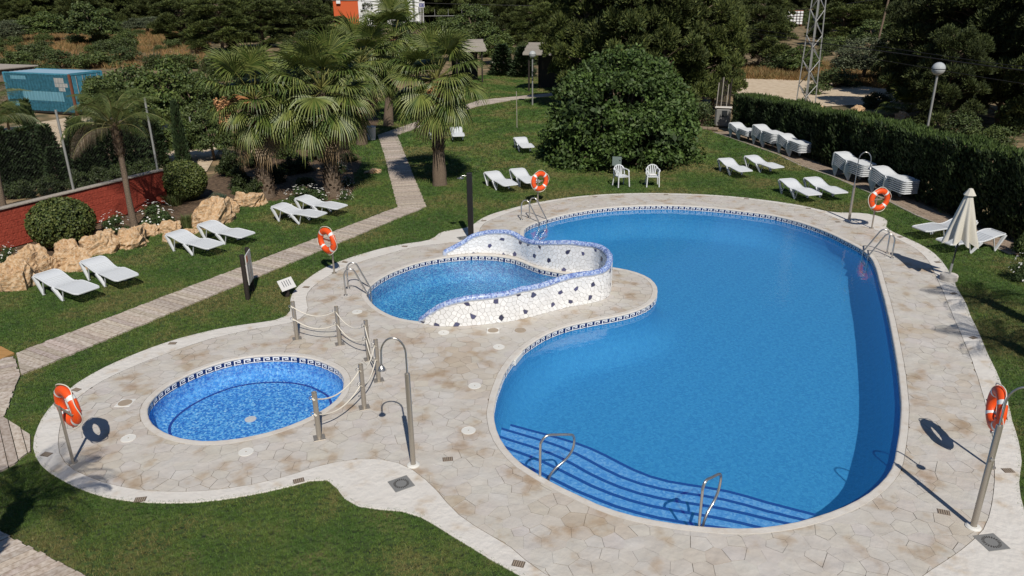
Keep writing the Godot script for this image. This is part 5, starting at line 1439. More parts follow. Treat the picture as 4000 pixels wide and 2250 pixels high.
func hedge() -> void:
	var r := RandomNumberGenerator.new()
	r.seed = 161
	var o := thing("hedge", "long dark clipped conifer hedge behind the stacked loungers", "hedge")
	var line := PackedVector2Array()
	for i in STRIP.size(): line.append(STRIP[i])
	line.append(Vector2(16.6, -15.5)); line.append(Vector2(17.4, -12.0))
	var core := Mb.new()
	var fol := Mb.new()
	var wood := Mb.new()
	var nz := FastNoiseLite.new()
	nz.seed = 9; nz.frequency = 0.5
	for i in line.size() - 1:
		var a := line[i]
		var b := line[i + 1]
		var t := (b - a).normalized()
		var s := Vector2(-t.y, t.x)
		if s.x < 0.0: s = -s
		var len := a.distance_to(b)
		var top := func(p: Vector2) -> float:
			return lerpf(1.95, 2.55, clampf((p.y + 40.0) / 22.0, 0, 1)) + nz.get_noise_2d(p.x, p.y) * 0.2
		for k in int(len * 1.4) + 1:
			var q := a.lerp(b, r.randf()) + s * r.randf_range(1.3, 2.0)
			limb(wood, Vector3(q.x, -0.1, q.y), Vector3(q.x + r.randf_range(-0.1, 0.1), top.call(q) * 0.9, q.y), 0.04, 0.015, 0.0, 5)
		for k in int(len * 2100):
			var u := r.randf()
			var q := a.lerp(b, u)
			var h: float = top.call(q)
			var w := r.randf()
			var p: Vector3
			var f: Vector3
			var front := Vector3(-s.x, 0, -s.y)
			if w < 0.55:      # front face; darker tones put its grazing shade into the colour
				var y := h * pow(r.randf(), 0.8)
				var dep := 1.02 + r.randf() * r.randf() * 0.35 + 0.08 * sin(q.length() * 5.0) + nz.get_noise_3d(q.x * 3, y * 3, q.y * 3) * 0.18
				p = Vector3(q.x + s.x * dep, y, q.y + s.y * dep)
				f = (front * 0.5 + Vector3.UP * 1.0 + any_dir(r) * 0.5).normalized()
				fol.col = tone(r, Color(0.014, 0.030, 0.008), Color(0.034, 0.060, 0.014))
			elif w < 0.88:    # top; lighter tones put the lit look into the colour
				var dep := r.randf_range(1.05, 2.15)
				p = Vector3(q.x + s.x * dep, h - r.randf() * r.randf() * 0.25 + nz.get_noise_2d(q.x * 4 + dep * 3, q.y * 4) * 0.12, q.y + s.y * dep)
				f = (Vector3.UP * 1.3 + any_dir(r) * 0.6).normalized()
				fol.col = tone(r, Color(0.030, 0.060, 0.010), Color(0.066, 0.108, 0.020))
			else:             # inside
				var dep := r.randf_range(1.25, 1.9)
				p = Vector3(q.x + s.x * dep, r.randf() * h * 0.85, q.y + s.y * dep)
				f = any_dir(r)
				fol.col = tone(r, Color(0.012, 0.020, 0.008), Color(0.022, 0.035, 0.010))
			var x := f.cross(any_dir(r)).normalized()
			var z := r.randf_range(0.09, 0.2) if w < 0.88 else 0.4
			fol.tri(p - x * z * 0.28, p + x * z * 0.28, p + f * z)
	part(o, "stem", wood, M.bark)
	part(o, "foliage", fol, M.needle)

# palms
func fan_frond(sd: int, el: float, dead := false) -> Mb:      # grows outwards along +z from the origin, raised by el; blade radius about 1
	var r := RandomNumberGenerator.new()
	r.seed = sd
	var mb := Mb.new()
	var ga := Color(0.050, 0.088, 0.016)
	var gb := Color(0.175, 0.200, 0.052)
	if dead:
		ga = Color(0.17, 0.115, 0.055); gb = Color(0.30, 0.22, 0.12)
	mb.col = Color(0.17, 0.17, 0.05) if not dead else gb
	var pd := Vector3(0, sin(el), cos(el))
	var pt := PackedVector3Array([Vector3.ZERO])
	for i in 5:
		pd = (pd + Vector3.DOWN * 0.05).normalized()
		pt.append(pt[i] + pd * 0.19)
	tube(mb, pt, [0.030, 0.024, 0.019, 0.016, 0.014, 0.011], 5)
	var tip := pt[5]
	var ax := (pd + Vector3.DOWN * (0.12 if el > 0.3 else 0.3)).normalized()
	var up := Vector3.RIGHT.cross(ax) * -1.0
	if up.y < 0.0 and el > -0.8: up = -up
	for i in 34:
		var f := lerpf(-1.95, 1.95, i / 33.0)
		var len := (1.0 - 0.25 * absf(f) / 2.0) * r.randf_range(0.85, 1.08)
		var d := (ax * cos(f) + Vector3.RIGHT * sin(f) + up * 0.12 * absf(sin(f * 1.5))).normalized()
		mb.col = tone(r, ga, gb)
		var prev := tip
		var w := [0.004, 0.017, 0.022, 0.019, 0.012, 0.0]
		var limp := r.randf_range(0.7, 1.3) * (1.0 if el < 0.7 else 0.55)
		for k in range(1, 6):
			var t := k / 5.0
			d = (d + Vector3.DOWN * limp * 0.34 * t * t).normalized()
			if k == 4: d = (d + Vector3.DOWN * limp * 0.45).normalized()
			var p := prev + d * len * 0.2
			var sd_ := d.cross(up)
			if sd_.length() < 0.05: sd_ = d.cross(Vector3.RIGHT)
			sd_ = sd_.normalized()
			var a: float = w[k - 1]
			var b: float = w[k]
			var fold := up * b * 0.6
			var fold0 := up * a * 0.6
			if k < 5:
				mb.quad(prev, prev + sd_ * a + fold0, p + sd_ * b + fold, p)
				mb.quad(prev - sd_ * a + fold0, prev, p, p - sd_ * b + fold)
			else:
				mb.tri(prev - sd_ * a, prev + sd_ * a, p)
			prev = p
	return mb

func palm_trunk(mb: Mb, h: float, off: float, r0: float, r1: float, sd: int, boots_from: float) -> PackedVector3Array:
	var r := RandomNumberGenerator.new()
	r.seed = sd
	var pts := PackedVector3Array()
	var rad := []
	for i in 15:
		var t := i / 14.0
		pts.append(Vector3(off * t * (0.55 + 0.45 * t), -0.08 + t * (h + 0.08), 0.03 * sin(t * 6.0)))
		rad.append(lerpf(r0, r1, smoothstep(0.0, 0.45, t)) * (1.0 + r.randf_range(-0.05, 0.05)) + 0.10 * r0 * exp(-t * 18.0))
	mb.col = Color(1.25, 1.15, 1.05)
	tube(mb, pts, rad, 14)
	for i in 260:
		var t := lerpf(boots_from, 1.0, i / 260.0)
		var k := clampi(int(t * 14), 0, 13)
		var c := pts[k].lerp(pts[k + 1], t * 14 - k)
		var a := i * 2.4
		var d := Vector3(cos(a), 0, sin(a))
		var rr: float = lerpf(rad[k], rad[k + 1], t * 14 - k)
		var x := Vector3(-d.z, 0, d.x)
		var b := c + d * (rr - 0.01)
		var tt := r.randf_range(0.6, 1.5)
		mb.col = Color(tt, tt * 0.9, tt * 0.78)
		var e := c + d * (rr + r.randf_range(0.04, 0.12)) + Vector3.UP * r.randf_range(0.08, 0.22)
		mb.face([b - x * 0.06, b + x * 0.06, e + x * 0.02, e - x * 0.02], c - Vector3.UP)
		mb.face([b - x * 0.06 + Vector3.UP * 0.03, e - x * 0.02, e + x * 0.02, b + x * 0.06 + Vector3.UP * 0.03], c + Vector3.DOWN * 3.0)
	return pts

func palms() -> void:
	var els := [1.35, 1.1, 0.85, 0.6, 0.35, 0.12, -0.1, -0.35, -0.6, -0.85]
	var fan := []
	var dead := []
	for i in els.size(): fan.append([fan_frond(201 + i, els[i]).mesh(), fan_frond(221 + i, els[i]).mesh()])
	for i in 2: dead.append(fan_frond(241 + i, -1.15, true).mesh())
	var n := 0
	for p in PALMS:
		n += 1
		var r := RandomNumberGenerator.new()
		r.seed = 220 + n
		var o := thing("fan_palm", p[5], "palm tree", "fan palms beside the boardwalk", Vector3(p[0], -0.03, p[1]))
		var h: float = p[2]
		var rad: float = p[4]
		var mb := Mb.new()
		var pts := palm_trunk(mb, h, p[3], 0.36 if n < 3 else 0.29, 0.21, 230 + n, 0.06 if n < 3 else 0.34)
		part(o, "trunk", mb, M.bark)
		var head := pts[14]
		var sc := rad / 1.70
		var count := 40
		for i in count:
			var t := i / float(count - 1)
			var k := clampi(int(round(lerpf(0.0, 9.0, pow(t, 0.95)) + r.randf_range(-0.6, 0.6))), 0, 9)
			var az := i * 2.39996 + r.randf_range(-0.3, 0.3)
			var shape: ArrayMesh = fan[k][i % 2]
			if i > count - 4: shape = dead[i % 2]
			var q := part(o, "frond", shape, M.frond)
			q.transform = Transform3D(Basis(Vector3.UP, az) * Basis(Vector3.BACK, r.randf_range(-0.22, 0.22)).scaled(Vector3.ONE * sc * r.randf_range(0.85, 1.1)), head + Vector3.UP * lerpf(0.12, -0.22, t))
		if n in [1, 3, 4, 5]:
			var fr := Mb.new()
			for i in 26:
				var e := head + Vector3(r.randf_range(-1.05, -0.6), r.randf_range(-0.85, 0.1), r.randf_range(0.85, 1.15))
				if n > 1: e = head + Vector3(r.randf_range(-0.25, 0.2), r.randf_range(-0.95, -0.25), r.randf_range(0.6, 0.9))
				fr.col = Color(0.42, 0.20, 0.085)
				limb(fr, head - Vector3.UP * 0.1, e, 0.014, 0.007, 0.22, 4)
				if n == 1 or i % 3 == 0:
					for k in 26:
						fr.col = tone(r, Color(0.40, 0.20, 0.085), Color(0.56, 0.33, 0.16))
						var c := e + any_dir(r) * Vector3(0.10, 0.2, 0.10) * r.randf() + Vector3.UP * 0.1
						var s := r.randf_range(0.025, 0.06)
						fr.face([c + Vector3(s, 0, 0), c + Vector3(0, s, 0), c + Vector3(0, 0, s)], c - Vector3.ONE)
						fr.face([c + Vector3(-s, 0, 0), c + Vector3(0, -s * 2, 0), c + Vector3(0, 0, s)], c - Vector3.BACK)
			part(o, "fruit_cluster", fr, M.leaf)
	# feather palms on the left
	var fe := [feather_frond(251, 0.9).mesh(), feather_frond(252, 1.3).mesh(), feather_frond(253, 1.2, true).mesh()]
	for k in 2:
		var o := thing("feather_palm", ["leaning feather palm with thin trunk in front of the red wall", "feather palm at the left edge, only its fronds in view"][k], "palm tree", "feather palms", Vector3(FEATHER[0], -0.03, FEATHER[1]) if k == 0 else Vector3(-17.0, -0.03, -24.6))
		var mb := Mb.new()
		var hh: float = FEATHER[2] if k == 0 else 3.5
		var pts := palm_trunk(mb, hh, FEATHER[3] if k == 0 else 0.2, 0.125, 0.085, 260 + k, 0.72)
		part(o, "trunk", mb, M.bark)
		var r := RandomNumberGenerator.new()
		r.seed = 270 + k
		for i in 19:
			var el := lerpf(1.1, -0.1, i / 18.0)
			var q := part(o, "frond", fe[2] if i > 16 else fe[i % 2], M.frond)
			q.transform = Transform3D((Basis(Vector3.UP, i * 2.39996 + 0.4 + k) * Basis(Vector3.RIGHT, -el) * Basis(Vector3.BACK, r.randf_range(-0.4, 0.4))).scaled(Vector3.ONE * r.randf_range(0.9, 1.1) * FEATHER[4] / 1.65), pts[14])
	# palms just outside the frame, whose shadows reach into it
	for q in [[Vector3(-6.7, 0, -5.6), 4.2, "feather palm left of the camera, its shadow on the deck corner"], [Vector3(12.45, 0, -13.4), 4.0, "feather palm beyond the right edge, its shadow on the lawn"], [Vector3(11.5, 0, -11.0), 4.0, "second feather palm beyond the right edge, its shadow on the lawn"]]:
		var o := thing("feather_palm", q[2], "palm tree", "feather palms", q[0])
		var mb := Mb.new()
		var pts := palm_trunk(mb, q[1], 0.1, 0.17, 0.11, 280, 0.6)
		part(o, "trunk", mb, M.bark)
		for i in 15:
			var f := part(o, "frond", fe[i % 2], M.frond)
			f.transform = Transform3D((Basis(Vector3.UP, i * 2.39996) * Basis(Vector3.RIGHT, -lerpf(1.1, 0.0, i / 14.0))).scaled(Vector3.ONE * 0.8), pts[14])
	# low fan palm behind the hedge
	var lo := thing("dwarf_palm", "low bushy fan palm behind the hedge beside rocks", "palm", "", Vector3(24.2, -0.05, -46.5))
	for i in 26:
		var q := part(lo, "frond", fan[1 + i % 4][i % 2], M.frond)
		q.transform = Transform3D(Basis(Vector3.UP, i * 2.4).scaled(Vector3.ONE * 1.15), Vector3(0, 0.25, 0))

func feather_frond(sd: int, droop: float, dead := false) -> Mb:      # about 1.9 long along +z
	var r := RandomNumberGenerator.new()
	r.seed = sd
	var mb := Mb.new()
	var pts := PackedVector3Array()
	for i in 13:
		var t := i / 12.0
		pts.append(Vector3(0, 0.25 * sin(t * 2.0) - droop * 0.62 * t * t * t, t * 1.9 - 0.25 * t * t * t))
	mb.col = Color(0.17, 0.16, 0.06)
	var rad := []
	for i in 13: rad.append(lerpf(0.022, 0.004, i / 12.0))
	tube(mb, pts, rad, 5)
	for i in 46:
		var t := lerpf(0.16, 1.0, i / 45.0)
		var k := clampi(int(t * 12), 0, 11)
		var p := pts[k].lerp(pts[k + 1], t * 12 - k)
		var dir := (pts[k + 1] - pts[k]).normalized()
		for sg in [-1.0, 1.0]:
			var len := 0.52 * sin(PI * clampf(t * 0.85 + 0.12, 0, 1)) + 0.06
			var d: Vector3 = (dir * 0.75 + Vector3.RIGHT * sg * 0.8 + Vector3.UP * 0.25).normalized()
			var e: Vector3 = p + d * len * 0.85 + Vector3.DOWN * len * (0.35 + 0.5 * r.randf())
			var m: Vector3 = p + d * len * 0.55
			var x: Vector3 = d.cross(Vector3.UP).normalized().cross(d) * 0.004 + dir * 0.008
			mb.col = tone(r, Color(0.05, 0.085, 0.018), Color(0.13, 0.15, 0.045)) if not dead else tone(r, Color(0.22, 0.16, 0.10), Color(0.34, 0.28, 0.2))
			mb.quad(p - x * 0.5, p + x * 0.5, m + x, m - x)
			mb.tri(m - x, m + x, e)
	return mb

# boulders
func rocks() -> void:
	var where := ["nearest the left edge, the lowest in the row", "above the lowest boulder under the flowering shrub", "small one beside the lowest boulder", "flat one under the round shrub", "pale long one behind the left loungers", "below the round shrub, grey on top", "behind the grey-topped boulder", "orange one left of the leaning palm foot", "right of the leaning palm foot", "behind the second lounger pair", "small one touching the second lounger pair", "biggest of the row, beside the second lounger pair", "behind the biggest boulder", "rounded one left of the first fan palm", "little one under the round shrub", "flat slab lying alone on the lawn by the boardwalk", "in the shade of the second palm", "small flat one between the fan palms", "small upright one beside the lounger pair", "far one in the palm shade", "behind the hedge, left of the dwarf palm", "jagged one behind the hedge below the dwarf palm", "pale pile at the foot of the lattice tower", "low rubble behind the hedge near the lamp"]
	for i in ROCKS.size():
		var k: Array = ROCKS[i]
		var nz := FastNoiseLite.new()
		nz.seed = 300 + i
		nz.frequency = 0.8
		nz.fractal_octaves = 4
		var mb := Mb.new()
		var pts := []
		var w: float = k[2]
		var h: float = k[3]
		for a in 15:
			var row := []
			var th := PI * 0.5 * 1.25 * a / 14.0
			for b in 26:
				var f := TAU * b / 26.0
				var d := Vector3(sin(th) * cos(f), cos(th), sin(th) * sin(f))
				var sq := 1.0 / pow(pow(absf(d.x), 4.0) + pow(absf(d.y), 4.0) + pow(absf(d.z), 4.0), 0.25)
				var m := 1.0 + nz.get_noise_3dv(d * 1.2) * 0.5 + nz.get_noise_3dv(d * 4.0) * 0.20
				row.append(d * Vector3(w * 0.49, h * 0.97, w * 0.36) * lerpf(1.0, sq, 0.5) * m)
			pts.append(row)
		for a in 14:
			for b in 26:
				var e := (b + 1) % 26
				var tt := 1.0
				mb.col = Color(tt, tt, tt)
				mb.quad(pts[a][b], pts[a][e], pts[a + 1][e], pts[a + 1][b])
		var o := solo("boulder", mb, M.boulder, "sandstone boulder %s" % where[i], "boulder", "sandstone boulders edging the beds")
		o.position = Vector3(k[0], h * 0.02 - 0.03, k[1] - w * 0.28)
		o.rotation.y = i * 0.7

# ------------------------------------------------------------------ things on the deck and lawn
func lounger_profile(x: float) -> float:       # height of the bed, x from the head end
	if x < 0.10: return 0.50
	if x < 0.85: return lerpf(0.50, 0.335, smoothstep(0.0, 1.0, (x - 0.10) / 0.75))
	if x < 1.15: return lerpf(0.335, 0.375, smoothstep(0.0, 1.0, (x - 0.85) / 0.30))
	return lerpf(0.375, 0.345, smoothstep(0.0, 1.0, (x - 1.15) / 0.75))

func lounger_half(x: float) -> float:
	if x < 0.12: return lerpf(0.27, 0.32, x / 0.12)
	if x < 0.95: return lerpf(0.32, 0.285, smoothstep(0.0, 1.0, (x - 0.12) / 0.8))
	if x < 1.12: return lerpf(0.285, 0.33, smoothstep(0.0, 1.0, (x - 0.95) / 0.17))
	if x > 1.80: return lerpf(0.33, 0.28, (x - 1.80) / 0.1)
	return 0.33

func make_lounger() -> Node3D:
	var o := proto("sun_lounger")
	var bed := Mb.new()
	bed.col = Color.WHITE
	for i in 27:
		var x0 := 0.05 + i * 0.0665
		var x1 := x0 + (0.049 if (i > 4 and i < 26) else 0.0665)
		var y0 := lounger_profile(x0)
		var y1 := lounger_profile(x1)
		var w0 := lounger_half(x0) - 0.03
		var w1 := lounger_half(x1) - 0.03
		var a := Vector3(-w0, y0, x0)
		var b := Vector3(w0, y0, x0)
		var c := Vector3(w1, y1, x1)
		var d := Vector3(-w1, y1, x1)
		var u := Vector3.UP * 0.016
		var e := Vector3(0, 0, 0.004)
		bed.quad(a + e, d - e, c - e, b + e)
		bed.quad(a - u, a + e, b + e, b - u)
		bed.quad(d - u, c - u, c - e, d - e)
		bed.quad(a - u, b - u, c - u, d - u)
	part(o, "bed", bed, M.white_plastic)
	var fr := Mb.new()
	var loop := PackedVector3Array()
	for i in 24:
		var x := i / 23.0 * 1.9
		loop.append(Vector3(lounger_half(x) - 0.01, lounger_profile(x) - 0.012, x))
	for i in 24:
		var x := (23 - i) / 23.0 * 1.9
		loop.append(Vector3(-lounger_half(x) + 0.01, lounger_profile(x) - 0.012, x))
	loop.append(loop[0])
	for i in loop.size() - 1:
		var a := loop[i]
		var b := loop[i + 1]
		beam(fr, a, b + (b - a).normalized() * 0.012, 0.032, 0.045, Vector3.UP, 0.01)
	for x in [0.55, 1.35]: beam(fr, Vector3(-0.29, lounger_profile(x) - 0.04, x), Vector3(0.29, lounger_profile(x) - 0.04, x), 0.05, 0.03, Vector3.UP, 0.006)
	part(o, "frame", fr, M.white_plastic)
	for sg in [-1.0, 1.0]:
		for q in [[0.03, 0.28, 0.42], [0.83, 1.14, 1.26]]:
			var lg := Mb.new()
			var a := Vector3(sg * 0.285, lounger_profile(q[0]) - 0.02, q[0])
			var b := Vector3(sg * 0.270, 0.0, q[1])
			var c := Vector3(sg * 0.285, lounger_profile(q[2]) - 0.03, q[2])
			# a broad tapering blade and a thin strut, joined at the foot
			var f := (b - a).normalized()
			var nn := f.cross(Vector3.RIGHT).normalized()
			var wa := 0.045
			var wb := 0.028
			var th := 0.032
			var rt := Vector3.RIGHT
			var p := [a - rt * wa - nn * th, a + rt * wa - nn * th, a + rt * wa + nn * th, a - rt * wa + nn * th, b - rt * wb - nn * th * 0.6, b + rt * wb - nn * th * 0.6, b + rt * wb + nn * th * 0.6, b - rt * wb + nn * th * 0.6]
			var mid := (a + b) * 0.5
			for fc in [[0, 1, 5, 4], [1, 2, 6, 5], [2, 3, 7, 6], [3, 0, 4, 7], [0, 1, 2, 3], [4, 5, 6, 7]]:
				lg.face([p[fc[0]], p[fc[1]], p[fc[2]], p[fc[3]]], mid)
			beam(lg, b + Vector3(0, 0.012, 0), c, 0.022, 0.03, Vector3.RIGHT, 0.004)
			part(o, "leg", lg, M.white_plastic)
	return o

func loungers() -> void:
	var p := make_lounger()
	for l in LOUNGERS:
		var o := put(p, "sun_lounger", "white sun lounger %s" % l[3], "sun lounger", "sun loungers standing on the lawn", Vector3(l[0], -0.01, l[1]), deg_to_rad(l[2]), Vector3.ONE)
	for s in STACKS:
		for k in s[4]:
			var pos: String = "bottom" if k == 0 else ("topmost" if k == s[4] - 1 else ["", "second", "third", "fourth", "fifth", "sixth", "seventh"][k] + " from the bottom")
			put(p, "stacked_lounger", "white sun lounger, %s of %s" % [pos, s[3]], "sun lounger", "sun loungers in stacks along the hedge", Vector3(s[0] + 0.002 * k, 0.002 + k * 0.072, s[1]), deg_to_rad(s[2]), Vector3.ONE)
	p.free()

func make_ring() -> Node3D:        # lies in the xy plane, centre at origin
	var o := proto("lifebuoy")
	var body := Mb.new()
	var band := Mb.new()
	var torus := func(mb: Mb, f0: float, f1: float, seg: int, rr: float) -> void:
		for i in seg:
			for j in 14:
				var q := []
				var m := []
				for e in [[i, j], [i + 1, j], [i + 1, j + 1], [i, j + 1]]:
					var f: float = lerpf(f0, f1, e[0] / float(seg))
					var g: float = TAU * e[1] / 14.0
					var d := Vector3(cos(f), sin(f), 0)
					var nn := d * cos(g) + Vector3.BACK * sin(g) * 1.0
					q.append(d * 0.275 + (d * cos(g) + Vector3.BACK * sin(g) * 0.8) * rr)
					m.append(nn)
				mb.trin(q[0], q[1], q[2], m[0], m[1], m[2])
				mb.trin(q[0], q[2], q[3], m[0], m[2], m[3])
	torus.call(body, 0.0, TAU, 48, 0.088)
	part(o, "ring", body, M.orange)
	for k in 4:
		var b := Mb.new()
		torus.call(b, PI * 0.25 + k * PI * 0.5 - 0.11, PI * 0.25 + k * PI * 0.5 + 0.11, 5, 0.091)
		part(o, "band", b, M.reflective)
	var rope := Mb.new()
	var pts := PackedVector3Array()
	for i in 65:
		var f := TAU * i / 64.0
		var bulge := 0.372 + 0.026 * absf(sin((f - PI * 0.25) * 2.0))
		pts.append(Vector3(cos(f) * bulge, sin(f) * bulge, 0.03 * sin(f * 4.0)))
	tube(rope, pts, 0.009, 6, false)
	part(o, "grab_rope", rope, M.rope)
	return o

func buoys() -> void:
	var p := make_ring()
	# x, z, height of the ring centre, turn, tilt, words
	var spots := [[1.62, -28.0, 0.80, 0.55, "short stand beside the far pool ladder"], [-4.87, -19.47, 0.97, -0.68, "stand on the left between boardwalk and mosaic wall pool"], [-7.22, -10.55, 1.0, 2.51, "stand at the left edge by the paddling pool"], [7.67, -10.22, 1.06, -1.9, "stand at the right edge by the big pool"], [11.24, -24.2, 0.98, 0.2, "stand on the far right beside the tall shower"]]
	var w := W_fix()
	for i in spots.size():
		var s: Array = spots[i]
		if i < w.size():
			s[0] = w[i].x; s[1] = w[i].y
		var face := Vector3(sin(s[3]), 0, cos(s[3]))
		var st := thing("lifebuoy_stand", "steel lifebuoy %s" % s[4], "post", "lifebuoy stands", Vector3(s[0], 0, s[1]), s[3])
		var mb := Mb.new()
		var h: float = s[2]
		tube(mb, PackedVector3Array([Vector3(0, 0, 0), Vector3(0, h * 0.5, 0), Vector3(0, h + 0.06, 0)]), 0.024, 12)
		part(st, "post", mb, M.dull_steel)
		mb = Mb.new()
		lathe(mb, xf(Vector3.ZERO), [Vector2(0.0, 0.0), Vector2(0.07, 0.0), Vector2(0.07, 0.012), Vector2(0.028, 0.016)], 20)
		part(st, "foot_plate", mb, M.dull_steel)
		mb = Mb.new()
		beam(mb, Vector3(-0.30, h - 0.02, 0.045), Vector3(0.30, h - 0.02, 0.045), 0.05, 0.012, Vector3.BACK, 0.003)
		for sg in [-1.0, 1.0]: beam(mb, Vector3(sg * 0.29, h - 0.02, 0.045), Vector3(sg * 0.29, h - 0.02, 0.21), 0.05, 0.010, Vector3.UP, 0.003)
		part(st, "bracket", mb, M.dull_steel)
		var r := put(p, "lifebuoy", "orange lifebuoy on the %s" % s[4], "lifebuoy", "lifebuoys on stands", Vector3(s[0], h, s[1]) + face * 0.13, s[3], Vector3.ONE)
	p.free()

func W_fix() -> Array:
	return RINGS

func showers() -> void:
	var spots := [[SHOWER[0], PI, "by the paddling pool, its head turned left", 2.3, 1.68], [SHOWER[1], -0.35, "at the right edge in the foreground", 2.3, 1.68], [SHOWER[2], -0.2, "on the far right near the hedge", 2.3, 1.2]]
	for s in spots:
		var o := thing("garden_shower", "steel gooseneck shower column %s" % s[2], "shower", "gooseneck showers round the pools", Vector3(s[0].x, 0, s[0].y), s[1])
		var mb := Mb.new()
		var th: float = s[4]
		tube(mb, PackedVector3Array([Vector3(0, 0, 0), Vector3(0, th * 0.5, 0), Vector3(0, th, 0)]), 0.042, 16)
		part(o, "column", mb, M.dull_steel)
		mb = Mb.new()
		var pts := PackedVector3Array([Vector3(0, th - 0.01, 0), Vector3(0, 1.9, 0)])
		for i in 13:
			var f := PI * i / 12.0
			pts.append(Vector3(0.19 - 0.19 * cos(f), 2.02 + 0.27 * sin(f), 0))
		pts.append(Vector3(0.385, 1.92, 0)); pts.append(Vector3(0.39, 1.84, 0))
		tube(mb, pts, 0.015, 10)
		part(o, "gooseneck", mb, M.steel)
		mb = Mb.new()
		lathe(mb, xf(Vector3(0.39, 1.74, 0)), [Vector2(0.0, 0.0), Vector2(0.062, 0.0), Vector2(0.066, 0.012), Vector2(0.05, 0.05), Vector2(0.022, 0.085), Vector2(0.015, 0.11)], 18)
		part(o, "shower_head", mb, M.steel)
		mb = Mb.new()
		tube(mb, PackedVector3Array([Vector3(0, 1.18, 0.03), Vector3(0, 1.18, 0.075)]), 0.022, 12)
		part(o, "push_button", mb, M.steel)
		mb = Mb.new()
		lathe(mb, xf(Vector3.ZERO), [Vector2(0.0, 0.0), Vector2(0.105, 0.0), Vector2(0.105, 0.012), Vector2(0.08, 0.028), Vector2(0.045, 0.032)], 24)
		part(o, "foot_flange", mb, M.lid)
	var o := thing("pillar_shower", "black square wooden shower pillar behind the mosaic wall", "shower", "", Vector3(-1.27, 0, -22.7))
	var mb := Mb.new()
	box(mb, xf(Vector3(0, 1.04, 0)), Vector3(0.17, 2.08, 0.17), 0.012)
	part(o, "pillar", mb, M.black_wood)
	mb = Mb.new()
	tube(mb, PackedVector3Array([Vector3(-0.08, 1.98, 0.0), Vector3(-0.2, 2.0, 0.02), Vector3(-0.26, 1.96, 0.03)]), 0.012, 8)
	part(o, "arm", mb, M.steel)
	mb = Mb.new()
	lathe(mb, xf(Vector3(-0.27, 1.92, 0.03)), [Vector2(0.0, 0.0), Vector2(0.11, 0.0), Vector2(0.11, 0.012), Vector2(0.03, 0.03), Vector2(0.012, 0.05)], 20)
	part(o, "shower_head", mb, M.steel)

func arc_pipe(a: Vector3, b: Vector3, top: float, down: float) -> PackedVector3Array:    # from foot a up, over and down into the water at b
	var p := PackedVector3Array([a, a + Vector3.UP * (top - 0.22)])
	var flat_ := b - a
	flat_.y = 0.0
	for i in range(1, 10):
		var f := PI * 0.75 * i / 9.0
		p.append(a + Vector3.UP * (top - 0.22 + 0.22 * sin(f)) + flat_.normalized() * (0.16 - 0.16 * cos(f)))
	p.append(b + Vector3.UP * 0.08)
	p.append(b + Vector3.DOWN * 0.12)
	p.append(b + Vector3.DOWN * down)
	return p

func ladders() -> void:
	var specs := [[Vector2(0.34, -24.69), Vector2(0.62, -25.0), Vector2(0.93, -24.42), Vector2(1.20, -24.74), "at the far left corner of the big pool"], [Vector2(-4.26, -17.96), Vector2(-4.29, -18.45), Vector2(-3.70, -18.02), Vector2(-3.72, -18.5), "at the left side of the mosaic wall pool"], [Vector2(10.88, -20.42), Vector2(10.94, -20.85), Vector2(10.30, -20.62), Vector2(10.34, -21.05), "on the right side of the big pool"]]
	for s in specs:
		var o := thing("pool_ladder", "steel pool ladder with two curved handrails %s" % s[4], "ladder", "pool ladders")
		for k in 2:
			var a: Vector2 = s[k]
			var b: Vector2 = s[k + 2]
			var mb := Mb.new()
			tube(mb, arc_pipe(Vector3(a.x, 0, a.y), Vector3(b.x, -0.1, b.y), 0.70, 0.9), 0.022, 12)
			part(o, "handrail", mb, M.steel)
			mb = Mb.new()
			lathe(mb, xf(Vector3(a.x, 0.004, a.y)), [Vector2(0.0, 0.0), Vector2(0.055, 0.0), Vector2(0.05, 0.014), Vector2(0.024, 0.018)], 18)
			part(o, "foot_cover", mb, M.steel)
		for k in 3:
			var mb := Mb.new()
			var a := Vector3(s[2].x, -0.35 - k * 0.25, s[2].y)
			var b := Vector3(s[3].x, -0.35 - k * 0.25, s[3].y)
			beam(mb, a, b, 0.09, 0.02, Vector3.UP, 0.004)
			part(o, "step", mb, M.steel)
	var rails := [[[Vector3(0.42, -0.25, -10.1), Vector3(0.42, 0.5, -10.1), Vector3(0.44, 0.64, -10.11), Vector3(0.53, 0.72, -10.15), Vector3(0.70, 0.69, -10.22), Vector3(0.88, 0.65, -10.28), Vector3(0.95, 0.60, -10.32), Vector3(0.97, 0.48, -10.33), Vector3(0.93, 0.32, -10.31), Vector3(0.82, 0.18, -10.27), Vector3(0.67, 0.08, -10.2), Vector3(0.57, -0.05, -10.15), Vector3(0.52, -0.28, -10.12)], "on the left of the pool steps"], [[Vector3(2.66, -0.25, -8.88), Vector3(2.66, 0.5, -8.88), Vector3(2.67, 0.64, -8.9), Vector3(2.72, 0.72, -8.95), Vector3(2.83, 0.69, -9.06), Vector3(2.96, 0.65, -9.19), Vector3(3.01, 0.60, -9.24), Vector3(3.02, 0.48, -9.25), Vector3(2.99, 0.32, -9.22), Vector3(2.92, 0.18, -9.16), Vector3(2.82, 0.08, -9.06), Vector3(2.76, -0.05, -9.0), Vector3(2.73, -0.28, -8.98)], "on the right of the pool steps"]]
	for r in rails:
		var c := Curve3D.new()
		var pts: Array = r[0]
		for i in pts.size():
			var t: Vector3 = (pts[min(i + 1, pts.size() - 1)] - pts[max(i - 1, 0)]) / 6.0
			c.add_point(pts[i], -t, t)
		c.bake_interval = 0.03
		var mb := Mb.new()
		tube(mb, c.get_baked_points(), 0.021, 12)
		solo("step_rail", mb, M.steel, "bent steel grab rail %s" % r[1], "handrail", "grab rails at the pool steps")

